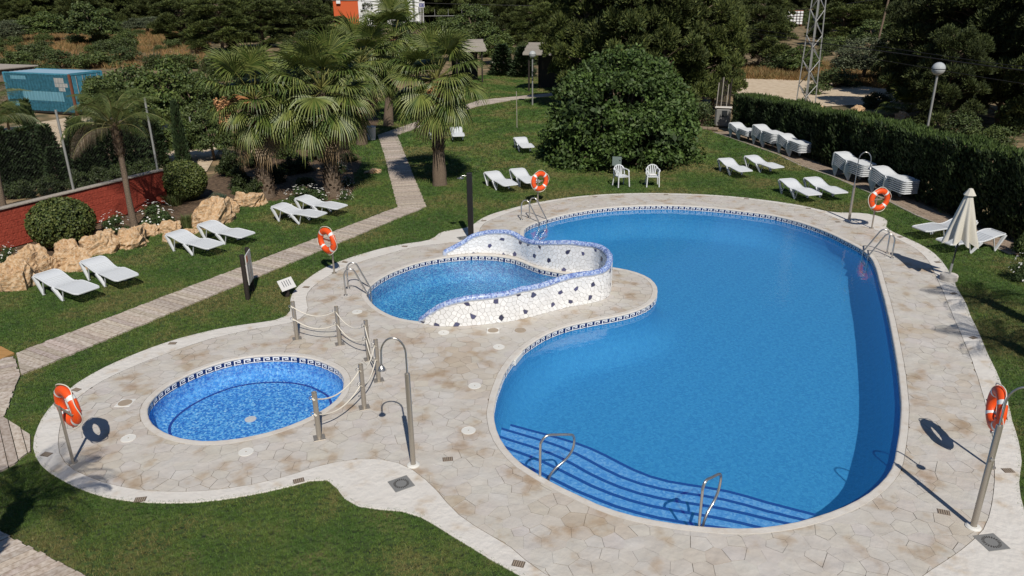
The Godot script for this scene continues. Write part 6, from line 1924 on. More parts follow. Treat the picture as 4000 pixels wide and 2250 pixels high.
func rope_fence() -> void:
	var words := ["nearest the lawn", "second from the lawn", "third from the lawn", "third from the near end", "second from the near end", "nearest the camera beside the paddling pool"]
	var tops := []
	for i in POSTS.size():
		var o := thing("rope_post", "short steel rope fence post, %s" % words[i], "post", "rope fence posts", Vector3(POSTS[i].x, 0, POSTS[i].y))
		var mb := Mb.new()
		tube(mb, PackedVector3Array([Vector3(0, 0.01, 0), Vector3(0, 0.5, 0), Vector3(0, 0.9, 0)]), 0.045, 16, false)
		tube(mb, PackedVector3Array([Vector3(0, 0.88, 0), Vector3(0, 0.885, 0)]), 0.042, 16)
		part(o, "tube", mb, M.dull_steel)
		mb = Mb.new()
		box(mb, xf(Vector3(0, 0.006, 0), 0.35), Vector3(0.20, 0.012, 0.20), 0.003)
		part(o, "base_plate", mb, M.dull_steel)
		for y in [0.80, 0.50]:
			mb = Mb.new()
			var ring := PackedVector3Array()
			for k in 13: ring.append(Vector3(cos(TAU * k / 12.0) * 0.03 - 0.06, y + sin(TAU * k / 12.0) * 0.03, 0.02))
			tube(mb, ring, 0.006, 6, false)
			part(o, "eye_ring", mb, M.steel)
	for i in POSTS.size() - 1:
		for y in [0.80, 0.50]:
			var a := Vector3(POSTS[i].x - 0.02, y, POSTS[i].y + 0.03)
			var b := Vector3(POSTS[i + 1].x - 0.02, y, POSTS[i + 1].y + 0.03)
			var mb := Mb.new()
			var pts := PackedVector3Array()
			var sag := 0.17 + 0.03 * (i % 3)
			for k in 21:
				var t := k / 20.0
				pts.append(a.lerp(b, t) - Vector3.UP * sag * 4.0 * t * (1.0 - t))
			tube(mb, pts, 0.0125, 7)
			for e in [a, b]:
				for q in 3: box(mb, Transform3D(Basis(Vector3(0.3, 1, 0.2).normalized(), q * 0.9), e + Vector3(0.01 * q, -0.012 * q, 0.02)), Vector3(0.035, 0.03, 0.04), 0.01)
			solo("rope", mb, M.rope, "%s white rope sagging between the %s and the next post" % ["upper" if y > 0.6 else "lower", words[i] + " post" if i < 3 else "post " + words[i]], "rope", "ropes of the fence")

func lids_and_grates() -> void:
	var near := ["between the rope fence and the mosaic wall pool", "at the tip of the mosaic wall's front end", "left of the big pool's narrow side", "left of the big pool beside the steel shower", "left of the pool steps", "beside the lifebuoy near the paddling pool", "below the paddling pool"]
	for i in LIDS.size():
		var o := thing("access_cover", "white round access cover %s" % near[i], "cover", "white round covers in the deck", Vector3(LIDS[i].x, 0.0, LIDS[i].y))
		var mb := Mb.new()
		lathe(mb, xf(Vector3.ZERO), [Vector2(0.128, -0.01), Vector2(0.128, 0.006), Vector2(0.12, 0.009), Vector2(0.116, 0.006), Vector2(0.0, 0.008)], 32)
		part(o, "cover", mb, M.lid)
		mb = Mb.new()
		lathe(mb, xf(Vector3(0, 0.008, 0)), [Vector2(0.012, 0.0), Vector2(0.012, 0.003), Vector2(0.0, 0.003)], 10)
		part(o, "lift_hole", mb, M.old_lid)
	var words := ["behind the big pool's left bay", "on the strip between mosaic wall and big pool", "left of the paddling pool"]
	for i in OLD_LIDS.size():
		var o := thing("stained_access_cover", "brown stained round cover %s" % words[i], "cover", "stained covers in the deck", Vector3(OLD_LIDS[i].x, 0.0, OLD_LIDS[i].y))
		var mb := Mb.new()
		if i != 1: box(mb, xf(Vector3(0, 0.0, 0)), Vector3(0.29, 0.014, 0.29), 0.004)
		part(o, "frame", mb if i != 1 else disc(0.13, 0.006), M.lid if i != 1 else M.old_lid)
		part(o, "cover", disc(0.125, 0.012), M.old_lid)
	var gw := ["on the border above the paddling pool", "on the border above the left lifebuoy", "in the orange stain at the left edge", "at the lawn edge below the paddling pool", "at the lawn corner left of the big floor drain", "between steel shower and pool steps", "on the border at the bottom, right of the lawn", "on the deck at bottom right beside the shower shadow", "on the border at the right edge", "on the right border beside the lawn, in a brown stain", "on the right border in palm shade", "on the border left of the wading pool", "on the border behind the left lifebuoy", "on the border left of the shower pillar", "on the border right of the shower pillar", "on the far border left of the chairs", "on the far border below the right chair", "on the far border right of the chairs", "on the far right border beside the shower shadow", "at the foot of the far right shower", "on the border right of the far right lifebuoy", "on the border beside the parasol block"]
	for i in GRATES.size():
		var o := thing("small_grate", "small rectangular drain grate %s" % gw[i], "grate", "small drain grates in the deck", Vector3(GRATES[i].x, 0.0, GRATES[i].y), sin(i * 5.1) * 0.4)
		var mb := Mb.new()
		box(mb, xf(Vector3(0, -0.002, 0)), Vector3(0.17, 0.012, 0.12), 0.002)
		part(o, "frame", mb, M.grate)
		mb = Mb.new()
		for k in 5: box(mb, xf(Vector3(-0.06 + k * 0.03, 0.006, 0)), Vector3(0.014, 0.006, 0.10), 0.001)
		part(o, "bars", mb, M.old_lid)
	var dw := ["on the smooth concrete left of the pool steps", "at bottom right below the shower", "beside the black shower pillar"]
	for i in DRAINS.size():
		var o := thing("floor_drain", "square grey floor drain with slotted ring %s" % dw[i], "drain", "square floor drains", Vector3(DRAINS[i].x, 0.0, DRAINS[i].y), [0.55, 0.15, 0.4][i])
		var mb := Mb.new()
		box(mb, xf(Vector3(0, -0.001, 0)), Vector3(0.33, 0.014, 0.33), 0.004)
		part(o, "plate", mb, M.drain_metal)
		for k in 22:
			var f := TAU * k / 22.0
			var sl := Mb.new()
			box(sl, Transform3D(Basis(Vector3.UP, -f), Vector3(cos(f) * 0.105, 0.0065, sin(f) * 0.105)), Vector3(0.04, 0.003, 0.014), 0.0005)
			part(o, "slot", sl, M.dark_hole)

func disc(r: float, h: float) -> Mb:
	var mb := Mb.new()
	lathe(mb, xf(Vector3.ZERO), [Vector2(r, -0.01), Vector2(r, h - 0.003), Vector2(r - 0.004, h), Vector2(0.0, h)], 32)
	return mb

func parasol() -> void:
	var at := Vector3(11.54, 0, -18.64)
	var o := thing("parasol", "closed off-white parasol standing in a round concrete block", "parasol", "", at)
	var lean := Vector3(0.05, 0, 0.02)
	var mb := Mb.new()
	lathe(mb, xf(Vector3.ZERO), [Vector2(0.0, 0.0), Vector2(0.21, 0.0), Vector2(0.215, 0.12), Vector2(0.20, 0.15), Vector2(0.06, 0.17), Vector2(0.0, 0.17)], 28)
	part(o, "base_block", mb, M.coping)
	mb = Mb.new()
	tube(mb, PackedVector3Array([Vector3(0, 0.14, 0), lean * 0.2 + Vector3.UP * 0.45]), 0.03, 12)
	part(o, "socket", mb, M.galvanised)
	mb = Mb.new()
	tube(mb, PackedVector3Array([lean * 0.2 + Vector3.UP * 0.4, lean + Vector3.UP * 1.3, lean * 1.3 + Vector3.UP * 2.44]), 0.019, 12)
	part(o, "pole", mb, M.dark_pole)
	mb = Mb.new()
	var rows := 16
	var seg := 96
	var grid := []
	for i in rows + 1:
		var t := i / float(rows)
		var y := lerpf(2.34, 1.08, t)
		var row := PackedVector3Array()
		for s in seg:
			var f := TAU * s / seg
			var r0 := lerpf(0.07, 0.34, pow(t, 0.9))
			var fold := 1.0 + 0.30 * pow(t, 0.7) * cos(f * 8.0 + 0.8 * sin(t * 3.0)) + 0.07 * sin(f * 3.0 + t * 4.0)
			row.append(lean * 1.2 + Vector3(cos(f) * r0 * fold, y - 0.10 * t * cos(f * 8.0) * 0.6 + (0.05 * sin(f * 2.0) if i == rows else 0.0), -sin(f) * r0 * fold))
		grid.append(row)
	for i in rows:
		for s in seg:
			var e := (s + 1) % seg
			mb.quad(grid[i + 1][s], grid[i + 1][e], grid[i][e], grid[i][s])
	part(o, "canopy", mb, M.canvas)
	mb = Mb.new()
	for s in 8:
		var f := TAU * s / 8.0
		var f2 := TAU * (s + 1) / 8.0
		var c := lean * 1.3
		mb.quad(c + Vector3(cos(f) * 0.15, 2.30, -sin(f) * 0.15), c + Vector3(cos(f2) * 0.15, 2.30, -sin(f2) * 0.15), c + Vector3(cos(f2) * 0.05, 2.46, -sin(f2) * 0.05), c + Vector3(cos(f) * 0.05, 2.46, -sin(f) * 0.05))
		mb.tri(c + Vector3(cos(f) * 0.05, 2.46, -sin(f) * 0.05), c + Vector3(cos(f2) * 0.05, 2.46, -sin(f2) * 0.05), c + Vector3(0, 2.475, 0))
	part(o, "vent_cap", mb, M.canvas)

func chairs() -> void:
	var p := proto("garden_chair")
	var mb := Mb.new()
	var seat := PackedVector2Array([Vector2(-0.22, -0.2), Vector2(0.22, -0.2), Vector2(0.235, 0.2), Vector2(0.2, 0.235), Vector2(-0.2, 0.235), Vector2(-0.235, 0.2)])
	prism(mb, seat, 0.40, 0.43, 0.01, true)
	part(p, "seat", mb, M.white_plastic)
	for sx in [-1.0, 1.0]:
		for sz in [-1.0, 1.0]:
			mb = Mb.new()
			beam(mb, Vector3(sx * 0.245, 0.0, 0.24 if sz > 0 else -0.26), Vector3(sx * 0.215, 0.62 if sz > 0 else 0.42, 0.19 if sz > 0 else -0.19), 0.045, 0.04, Vector3.BACK, 0.01)
			part(p, "leg", mb, M.white_plastic)
	mb = Mb.new()
	var arch := PackedVector3Array()
	for i in 17:
		var f := PI * i / 16.0
		arch.append(Vector3(-cos(f) * 0.235, 0.44 + 0.36 * pow(sin(f), 0.55), -0.19 - 0.10 * sin(f)))
	for i in 16: beam(mb, arch[i], arch[i + 1], 0.045, 0.022, Vector3.BACK, 0.006)
	part(p, "back_frame", mb, M.white_plastic)
	for i in 5:
		var x := (i - 2) * 0.072
		mb = Mb.new()
		beam(mb, Vector3(x * 0.75, 0.43, -0.20), Vector3(x * 1.15, 0.785 - absf(i - 2) * 0.022, -0.285), 0.036, 0.014, Vector3.BACK, 0.004)
		part(p, "back_slat", mb, M.white_plastic)
	for sx in [-1.0, 1.0]:
		mb = Mb.new()
		var a := PackedVector3Array([Vector3(sx * 0.225, 0.66, -0.24), Vector3(sx * 0.255, 0.655, -0.08), Vector3(sx * 0.255, 0.645, 0.10), Vector3(sx * 0.225, 0.61, 0.2)])
		for i in 3: beam(mb, a[i], a[i + 1] + (a[i + 1] - a[i]) * 0.05, 0.055, 0.022, Vector3.UP, 0.007)
		part(p, "armrest", mb, M.white_plastic)
	put(p, "garden_chair", "left one of the two white plastic garden chairs, turned slightly right", "chair", "white garden chairs", Vector3(4.36, -0.01, -29.35), 0.35, Vector3.ONE)
	put(p, "garden_chair", "right one of the two white plastic chairs, with a folded towel", "chair", "white garden chairs", Vector3(5.59, -0.01, -29.32), -0.05, Vector3.ONE)
	p.free()
	mb = Mb.new()
	box(mb, xf(Vector3(5.56, 0.46, -29.3), 0.2), Vector3(0.3, 0.05, 0.2), 0.02)
	solo("folded_towel", mb, M.board, "folded white towel on the seat of the right plastic chair", "towel")

func signs() -> void:
	var o := thing("notice_board", "dark two-post notice board with white rules panel beside the boardwalk", "notice board")
	var a := Vector3(-6.69, 0, -17.74)
	var b := Vector3(-6.77, 0, -18.37)
	for q in [[a, 1.19], [b, 1.17]]:
		var mb := Mb.new()
		tube(mb, PackedVector3Array([q[0] + Vector3.DOWN * 0.05, q[0] + Vector3.UP * q[1] * 0.5, q[0] + Vector3.UP * q[1]]), [0.062, 0.058, 0.055], 12)
		part(o, "post", mb, M.dark_wood)
	var mb := Mb.new()
	beam(mb, a + Vector3.UP * 0.28, b + Vector3.UP * 0.28, 0.05, 0.05, Vector3.UP, 0.006)
	part(o, "crossbar", mb, M.dark_wood)
	var mid := (a + b) * 0.5 + Vector3(0.075, 0.76, 0.0)
	var along := (b - a).normalized()
	var out := Vector3.UP.cross(along) * -1.0
	if out.x < 0.0: out = -out
	var bs := Basis(along, Vector3.UP, along.cross(Vector3.UP))
	mb = Mb.new()
	box(mb, Transform3D(bs, mid), Vector3(0.58, 0.78, 0.02), 0.003)
	var pn := part(o, "panel", mb, M.board)
	mb = Mb.new()
	box(mb, Transform3D(bs, mid + out * 0.0115 + Vector3.UP * 0.27 - along * 0.17), Vector3(0.16, 0.16, 0.004), 0.0005)
	part(pn, "picture", mb, M.print_orange)
	mb = Mb.new()
	for k in 2: box(mb, Transform3D(bs, mid + out * 0.0115 + Vector3.UP * (0.13 - 0.26 * k)), Vector3(0.54, 0.012, 0.004), 0.0005)
	for k in 22:
		var y := 0.35 - k * 0.032
		if absf(y - 0.13) < 0.02 or absf(y + 0.13) < 0.02: continue
		var x0 := -0.05 if y > 0.16 else -0.26
		for c in 2:
			var w := rng.randf_range(0.08, 0.13)
			var x := x0 + (0.02 + w * 0.5) + c * (0.26 if x0 < -0.1 else 0.15)
			box(mb, Transform3D(bs, mid + out * 0.0115 + Vector3.UP * y + along * x), Vector3(w, 0.007, 0.003), 0.0004)
	part(pn, "print", mb, M.old_lid).set_meta("kind", "stuff")
	o = thing("lawn_sign", "small tilted white sign on a wooden stub at the deck edge", "sign", "", Vector3(-5.75, 0, -17.95), 0.95)
	mb = Mb.new()
	tube(mb, PackedVector3Array([Vector3(0, -0.05, 0), Vector3(0, 0.27, 0)]), 0.06, 12)
	part(o, "stub", mb, M.dark_wood)
	mb = Mb.new()
	var tb := Basis(Vector3.RIGHT, -0.62)
	box(mb, Transform3D(tb, Vector3(0, 0.33, 0.03)), Vector3(0.44, 0.30, 0.02), 0.003)
	pn = part(o, "panel", mb, M.board)
	mb = Mb.new()
	for k in 4: box(mb, Transform3D(tb, Vector3(0, 0.33, 0.03) + tb * Vector3(-0.11 + 0.07 * k, 0.02, 0.0115)), Vector3(0.02, 0.16, 0.003), 0.0004)
	part(pn, "print", mb, M.ink).set_meta("kind", "stuff")
	# grey panel hanging in the big shrub
	mb = Mb.new()
	box(mb, Transform3D(Basis(Vector3.UP, -0.3), Vector3(4.42, 0.60, -31.2)), Vector3(0.38, 0.38, 0.02), 0.004)
	tube(mb, PackedVector3Array([Vector3(4.42, -0.1, -31.23), Vector3(4.42, 0.6, -31.23)]), 0.02, 6)
	plain("grey_panel", 0.17, 0.22, 0.21, 0.6)
	solo("blank_sign", mb, M.grey_panel, "plain grey board on a stake at the foot of the big round shrub", "sign")

# ------------------------------------------------------------------ walls, fence, far structures
func red_wall() -> void:
	var a := Vector3(-16.9, 0, -19.35)
	var b := Vector3(-12.85, 0, -27.5)
	var t := (b - a).normalized()
	var s := Vector3(-t.z, 0, t.x)
	if s.x < 0.0: s = -s
	var o := thing("red_wall", "low red painted block wall with concrete coping behind the round shrub", "wall")
	var len := a.distance_to(b)
	var bs := Basis(t, Vector3.UP, t.cross(Vector3.UP))
	var mb := Mb.new()
	box(mb, Transform3D(bs, (a + b) * 0.5 + Vector3.UP * 0.6 - s * 0.02), Vector3(len, 1.22, 0.17), 0.004)
	part(o, "mortar_core", mb, M.red_paint)
	var cols := int(len / 0.4)
	var bw := len / cols
	for r in 6:
		for c in range(-1 if r % 2 else 0, cols):
			var x0: float = max(0.0, c * bw + (bw * 0.5 if r % 2 else 0.0))
			var x1: float = min(len, (c + 1) * bw + (bw * 0.5 if r % 2 else 0.0))
			if x1 - x0 < 0.05: continue
			var one := Mb.new()
			var k := rng.randf_range(0.88, 1.08)
			one.col = Color(k, k, k)
			box(one, Transform3D(bs, a + t * (x0 + x1) * 0.5 + Vector3.UP * (0.10 + r * 0.2) + s * (0.058 + rng.randf_range(0.0, 0.004))), Vector3(x1 - x0 - 0.010, 0.19, 0.03), 0.006)
			part(o, "block", one, M.red_paint)
	for c in int(len / 1.0):
		var one := Mb.new()
		var w := len / int(len / 1.0)
		box(one, Transform3D(bs, a + t * w * (c + 0.5) + Vector3.UP * 1.235), Vector3(w - 0.006, 0.055, 0.25), 0.01)
		part(o, "coping_slab", one, M.concrete)
	# wire fence on the wall
	var f := thing("wire_fence", "chain-link fence on steel posts standing on the red wall", "fence")
	for q in [0.02, 0.30, 0.62, 0.985]:
		mb = Mb.new()
		var p := a.lerp(b, q) - s * 0.03
		tube(mb, PackedVector3Array([p + Vector3.UP * 1.25, p + Vector3.UP * 2.6, p + Vector3.UP * 3.85]), 0.04, 10)
		part(f, "post", mb, M.galvanised)
	mb = Mb.new()
	var h := 2.1
	var pitch := 0.11
	var n := int((len + h) / pitch)
	for sg in [0, 1]:
		for i in n:
			var u := i * pitch
			var x0: float = u - h
			var x1: float = u
			var y0 := 0.0
			var y1 := h
			if x0 < 0.0: y0 = -x0; x0 = 0.0
			if x1 > len: y1 = h - (x1 - len); x1 = len
			if x1 <= x0: continue
			var p0 := a + t * (x0 if sg == 0 else len - x0) + Vector3.UP * (1.27 + y0)
			var p1 := a + t * (x1 if sg == 0 else len - x1) + Vector3.UP * (1.27 + y1)
			tube(mb, PackedVector3Array([p0 - s * 0.03, p1 - s * 0.03]), 0.0014, 3, false)
	part(f, "wire_mesh", mb, M.mesh_wire)
	# further fence post and leaning poles beyond
	for q in [[Vector3(-11.3, 0, -33.5), 2.3, "thin fence post right of the thin cypress"], [Vector3(-15.9, 0, -38.0), 1.6, "short fence post by the dirt track"]]:
		mb = Mb.new()
		tube(mb, PackedVector3Array([q[0], q[0] + Vector3.UP * q[1]]), 0.03, 8)
		solo("fence_post", mb, M.galvanised, q[2], "post", "loose fence posts")

func corrugated(a: Vector3, b: Vector3, y0: float, y1: float, depth: float, pitch: float) -> Mb:      # wall sheet from a to b with trapezoid ribs, proud to the left of a-b
	var mb := Mb.new()
	var t := (b - a).normalized()
	var s := Vector3.UP.cross(t)
	var len := a.distance_to(b)
	var n := int(len / pitch)
	var pts := []
	for i in n:
		var x := i * len / n
		var w := len / n
		pts.append(a + t * x); pts.append(a + t * (x + w * 0.3)); pts.append(a + t * (x + w * 0.45) - s * depth); pts.append(a + t * (x + w * 0.85) - s * depth)
	pts.append(b)
	for i in pts.size() - 1:
		mb.quad(pts[i] + Vector3.UP * y0, pts[i + 1] + Vector3.UP * y0, pts[i + 1] + Vector3.UP * y1, pts[i] + Vector3.UP * y1)
		mb.quad(pts[i + 1] + Vector3.UP * y0, pts[i] + Vector3.UP * y0, pts[i] + Vector3.UP * y1, pts[i + 1] + Vector3.UP * y1)
	return mb

func containers() -> void:
	var o := thing("shipping_container", "blue shipping container with pale repainted patches beyond the fence", "container")
	var c := Vector3(-28.3, 0, -50.2)                 # near bottom corner
	var t := Vector3(-0.93, 0, -0.37).normalized()     # along the long side, away from the corner
	var e := Vector3(0.55, 0, -0.84).normalized()      # along the door end
	e = Vector3(t.z, 0, -t.x)
	if e.z > 0.0: e = -e
	var L := 6.0
	var Wd := 2.44
	var Hh := 2.55
	part(o, "long_side", corrugated(c + t * L, c, 0.15, Hh, 0.035, 0.28), M.container_blue)
	part(o, "back_side", corrugated(c + e * Wd, c + e * Wd + t * L, 0.15, Hh, 0.035, 0.28), M.container_blue)
	part(o, "end_wall", corrugated(c + t * L + e * Wd, c + t * L, 0.15, Hh, 0.035, 0.28), M.container_blue)
	var mb := Mb.new()
	box(mb, Transform3D(Basis(t, Vector3.UP, t.cross(Vector3.UP)), c + t * L * 0.5 + e * Wd * 0.5 + Vector3.UP * (Hh - 0.01)), Vector3(L - 0.1, 0.05, Wd - 0.1), 0.01)
	part(o, "roof", mb, M.container_roof)
	mb = Mb.new()
	box(mb, Transform3D(Basis(t, Vector3.UP, t.cross(Vector3.UP)), c + t * L * 0.5 + e * Wd * 0.5 + Vector3.UP * 0.1), Vector3(L, 0.16, Wd), 0.01)
	part(o, "floor_frame", mb, M.dark_hole)
	for q in [c, c + t * L, c + e * Wd, c + t * L + e * Wd]:
		mb = Mb.new()
		box(mb, Transform3D(Basis(t, Vector3.UP, t.cross(Vector3.UP)), q + Vector3.UP * Hh * 0.5), Vector3(0.13, Hh + 0.05, 0.13), 0.01)
		part(o, "corner_post", mb, M.container_blue if q != c else M.rust)
	mb = Mb.new()
	beam(mb, c + Vector3.UP * Hh, c + t * L + Vector3.UP * Hh, 0.08, 0.10, Vector3.UP)
	beam(mb, c + e * Wd + Vector3.UP * Hh, c + e * Wd + t * L + Vector3.UP * Hh, 0.08, 0.10, Vector3.UP)
	beam(mb, c + Vector3.UP * Hh, c + e * Wd + Vector3.UP * Hh, 0.10, 0.14, Vector3.UP)
	part(o, "top_rail", mb, M.container_blue)
	for k in 2:
		mb = Mb.new()
		box(mb, Transform3D(Basis(e, Vector3.UP, e.cross(Vector3.UP)), c + e * (0.67 + k * 1.12) - t * 0.01 + Vector3.UP * 1.3), Vector3(1.06, 2.3, 0.05), 0.01)
		var dr := part(o, "door", mb, M.container_blue)
		for r in 2:
			mb = Mb.new()
			tube(mb, PackedVector3Array([c + e * (0.42 + k * 1.12 + r * 0.5) - t * 0.07 + Vector3.UP * 0.2, c + e * (0.42 + k * 1.12 + r * 0.5) - t * 0.07 + Vector3.UP * 2.45]), 0.025, 8)
			part(dr, "lock_rod", mb, M.galvanised)
	# pale rectangles rolled over older writing
	var sd := Vector3.UP.cross(t)
	if sd.z < 0.0: sd = -sd
	var w := L / int(L / 0.28)
	for q in [[3, 16, 0.82, 1.42], [14, 19, 2.15, 2.38], [16, 19, 0.40, 0.72]]:
		part(o, "paint_patch", corrugated(c + t * w * q[1] + sd * 0.008, c + t * w * q[0] + sd * 0.008, q[2], q[3], 0.035, 0.2856), M.container_patch)
	for q in [[2, 5, 2.0, 2.32], [1, 5, 1.74, 1.98], [2, 4, 1.48, 1.72]]:
		part(o, "faded_notice", corrugated(c + t * w * q[1] + sd * 0.008, c + t * w * q[0] + sd * 0.008, q[2], q[3], 0.035, 0.2856), M.board)
	var b := thing("beige_container", "beige container with flat roof at the left edge beside the blue one", "container")
	var p := Vector3(-36.3, 0, -54.5)
	mb = Mb.new()
	box(mb, Transform3D(Basis(t, Vector3.UP, t.cross(Vector3.UP)), p + t * 1.6 + e * 1.2 + Vector3.UP * 2.62), Vector3(6.4, 0.10, 3.0), 0.02)
	part(b, "roof", mb, M.concrete)
	part(b, "long_side", corrugated(p + t * 4.8, p - t * 1.5, 0.1, 2.58, 0.03, 0.3), M.beige_paint)
	part(b, "end_wall", corrugated(p - t * 1.5, p - t * 1.5 + e * 2.4, 0.1, 2.58, 0.03, 0.3), M.beige_paint)
	part(b, "back_side", corrugated(p - t * 1.5 + e * 2.4, p + t * 4.8 + e * 2.4, 0.1, 2.58, 0.03, 0.3), M.beige_paint)

func buildings() -> void:
	var z := -190.0
	var o := thing("white_building", "white building with four small square windows at the top edge", "building", "", Vector3(-29, 0, z))
	var mb := Mb.new()
	box(mb, xf(Vector3(0.6, 4.0, -4.0)), Vector3(14.4, 8.0, 8.0), 0.02)
	part(o, "wall", mb, M.wall_white)
	mb = Mb.new()
	box(mb, xf(Vector3(0.6, 8.1, -4.0)), Vector3(14.9, 0.25, 8.4), 0.03)
	part(o, "roof", mb, M.concrete)
	for x in [-5.35, -3.4]:
		for y in [4.8, 4.1]:
			mb = Mb.new()
			for q in [[0.0, 0.26, 0.62, 0.08], [0.0, -0.26, 0.62, 0.08], [0.3, 0.0, 0.08, 0.6], [-0.3, 0.0, 0.08, 0.6]]: box(mb, xf(Vector3(x + q[0], y + q[1], 0.04)), Vector3(q[2], q[3], 0.1), 0.005)
			var wn := part(o, "window", mb, M.wall_white)
			mb = Mb.new()
			box(mb, xf(Vector3(x, y, 0.0)), Vector3(0.54, 0.46, 0.03), 0.002)
			part(wn, "pane", mb, M.pane)
	mb = Mb.new()
	box(mb, xf(Vector3(-0.1, 5.6, 0.1)), Vector3(0.5, 0.5, 0.3), 0.05)
	part(o, "vent", mb, M.galvanised)
	o = thing("orange_building", "orange rendered building beside the white one at the top edge", "building", "", Vector3(-38.5, 0, z))
	mb = Mb.new()
	box(mb, xf(Vector3(0, 2.95, -3.0)), Vector3(5.9, 5.9, 6.0), 0.02)
	part(o, "wall", mb, M.wall_orange)
	mb = Mb.new()
	box(mb, xf(Vector3(0, 6.0, -3.0)), Vector3(6.3, 0.2, 6.4), 0.03)
	part(o, "roof", mb, M.concrete)
	mb = Mb.new()
	box(mb, xf(Vector3(-1.6, 5.55, 0.3)), Vector3(0.95, 0.7, 0.5), 0.04)
	part(o, "air_conditioner", mb, M.wall_white)
	# blue sign on two legs
	o = thing("road_sign", "white and blue sign on two white legs beside the building", "sign", "", Vector3(-20.5, 0, z + 1.0))
	for x in [-0.45, 0.3]:
		mb = Mb.new()
		tube(mb, PackedVector3Array([Vector3(x, 0, 0), Vector3(x, 4.4, 0)]), 0.06, 8)
		part(o, "leg", mb, M.wall_white)
	mb = Mb.new()
	box(mb, xf(Vector3(0, 4.85, 0.08)), Vector3(1.35, 1.25, 0.08), 0.01)
	var bd := part(o, "board", mb, M.wall_white)
	mb = Mb.new()
	box(mb, xf(Vector3(0, 4.72, 0.125)), Vector3(1.2, 0.72, 0.02), 0.003)
	part(bd, "blue_field", mb, M.sign_blue)
	mb = Mb.new()
	for q in [[-0.25, 5.2, 0.6], [-0.2, 4.85, 0.5], [-0.2, 4.6, 0.4], [0.36, 4.85, 0.2], [0.36, 4.6, 0.2]]: box(mb, xf(Vector3(q[0], q[1], 0.138)), Vector3(q[2], 0.10, 0.01), 0.001)
	part(bd, "print", mb, M.board).set_meta("kind", "stuff")
	var wds := ["left of the three grey poles in front of the white building", "middle one of the three grey poles by the white building", "right of the three grey poles by the white building, the tallest"]
	for i in 3:
		mb = Mb.new()
		var x: float = [-25.2, -23.85, -22.15][i]
		tube(mb, PackedVector3Array([Vector3(x, 0, z + 2), Vector3(x, 9.0, z + 2)]), 0.16, 8)
		solo("grey_pole", mb, M.galvanised, wds[i], "pole", "grey poles by the building")
	mb = Mb.new()
	for k in 12:
		beam(mb, Vector3(-19.5 + k * 3.0, 2.3, z + 12), Vector3(-19.5 + k * 3.0, 4.0, z + 12), 0.06, 0.06)
	beam(mb, Vector3(-19.5, 2.6, z + 12), Vector3(13.5, 2.6, z + 12), 0.5, 0.1, Vector3.UP)
	solo("far_fence", mb, M.galvanised, "long thin fence on a concrete kerb at the top edge", "fence")
	# stacked concrete blocks
	o = thing("block_stack", "stack of pale hollow concrete blocks beside the lattice tower", "block stack", "", Vector3(60.2, 0, -170.0))
	for r in 5:
		for k in 6:
			mb = Mb.new()
			box(mb, xf(Vector3(-1.75 + k * 0.7, 1.6 - 1.0 + r * 0.55, 0)), Vector3(0.52, 0.42, 0.6), 0.06)
			part(o, "block", mb, M.wall_white)
	mb = Mb.new()
	box(mb, xf(Vector3(0, 1.6, -0.5)), Vector3(4.4, 3.2, 0.5), 0.02)
	part(o, "backing", mb, M.rust)

func hut(called: String, label: String, at: Vector3, turn: float, w: float, d: float, h: float, rise: float) -> void:
	var o := thing(called, label, "shelter", "thatched shelters on the far lawn", at, turn)
	for sx in [-1.0, 1.0]:
		for sz in [-1.0, 1.0]:
			var mb := Mb.new()
			tube(mb, PackedVector3Array([Vector3(sx * w * 0.42, -0.1, sz * d * 0.42), Vector3(sx * w * 0.42, h, sz * d * 0.42)]), 0.07, 8)
			part(o, "post", mb, M.dark_wood)
	for sg in [-1.0, 1.0]:
		for k in 16:
			var mb := Mb.new()
			var t := rng.randf_range(0.85, 1.15)
			mb.col = Color(t, t, t)
			var y0 := h + rise * (k / 16.0)
			var z0: float = sg * d * 0.56 * (1.0 - k / 16.0)
			var y1 := h + rise * ((k + 1.3) / 16.0)
			var z1: float = sg * d * 0.56 * (1.0 - (k + 1.3) / 16.0)
			var jag := rng.randf_range(-0.06, 0.06)
			beam(mb, Vector3(-w * 0.56 + jag, (y0 + y1) * 0.5, (z0 + z1) * 0.5), Vector3(w * 0.56 + jag, (y0 + y1) * 0.5 + rng.randf_range(-0.02, 0.02), (z0 + z1) * 0.5), 0.055, 0.14, Vector3.UP, 0.012)
			part(o, "thatch_course", mb, M.thatch)
	var bw := Mb.new()
	for k in 14: beam(bw, Vector3(w * 0.40 * (k / 6.5 - 1.0), -0.05, -d * 0.42), Vector3(w * 0.40 * (k / 6.5 - 1.0) + rng.randf_range(-0.02, 0.02), h, -d * 0.42), w * 0.064, 0.03, Vector3.BACK)
	part(o, "back_screen", bw, M.dark_wood)

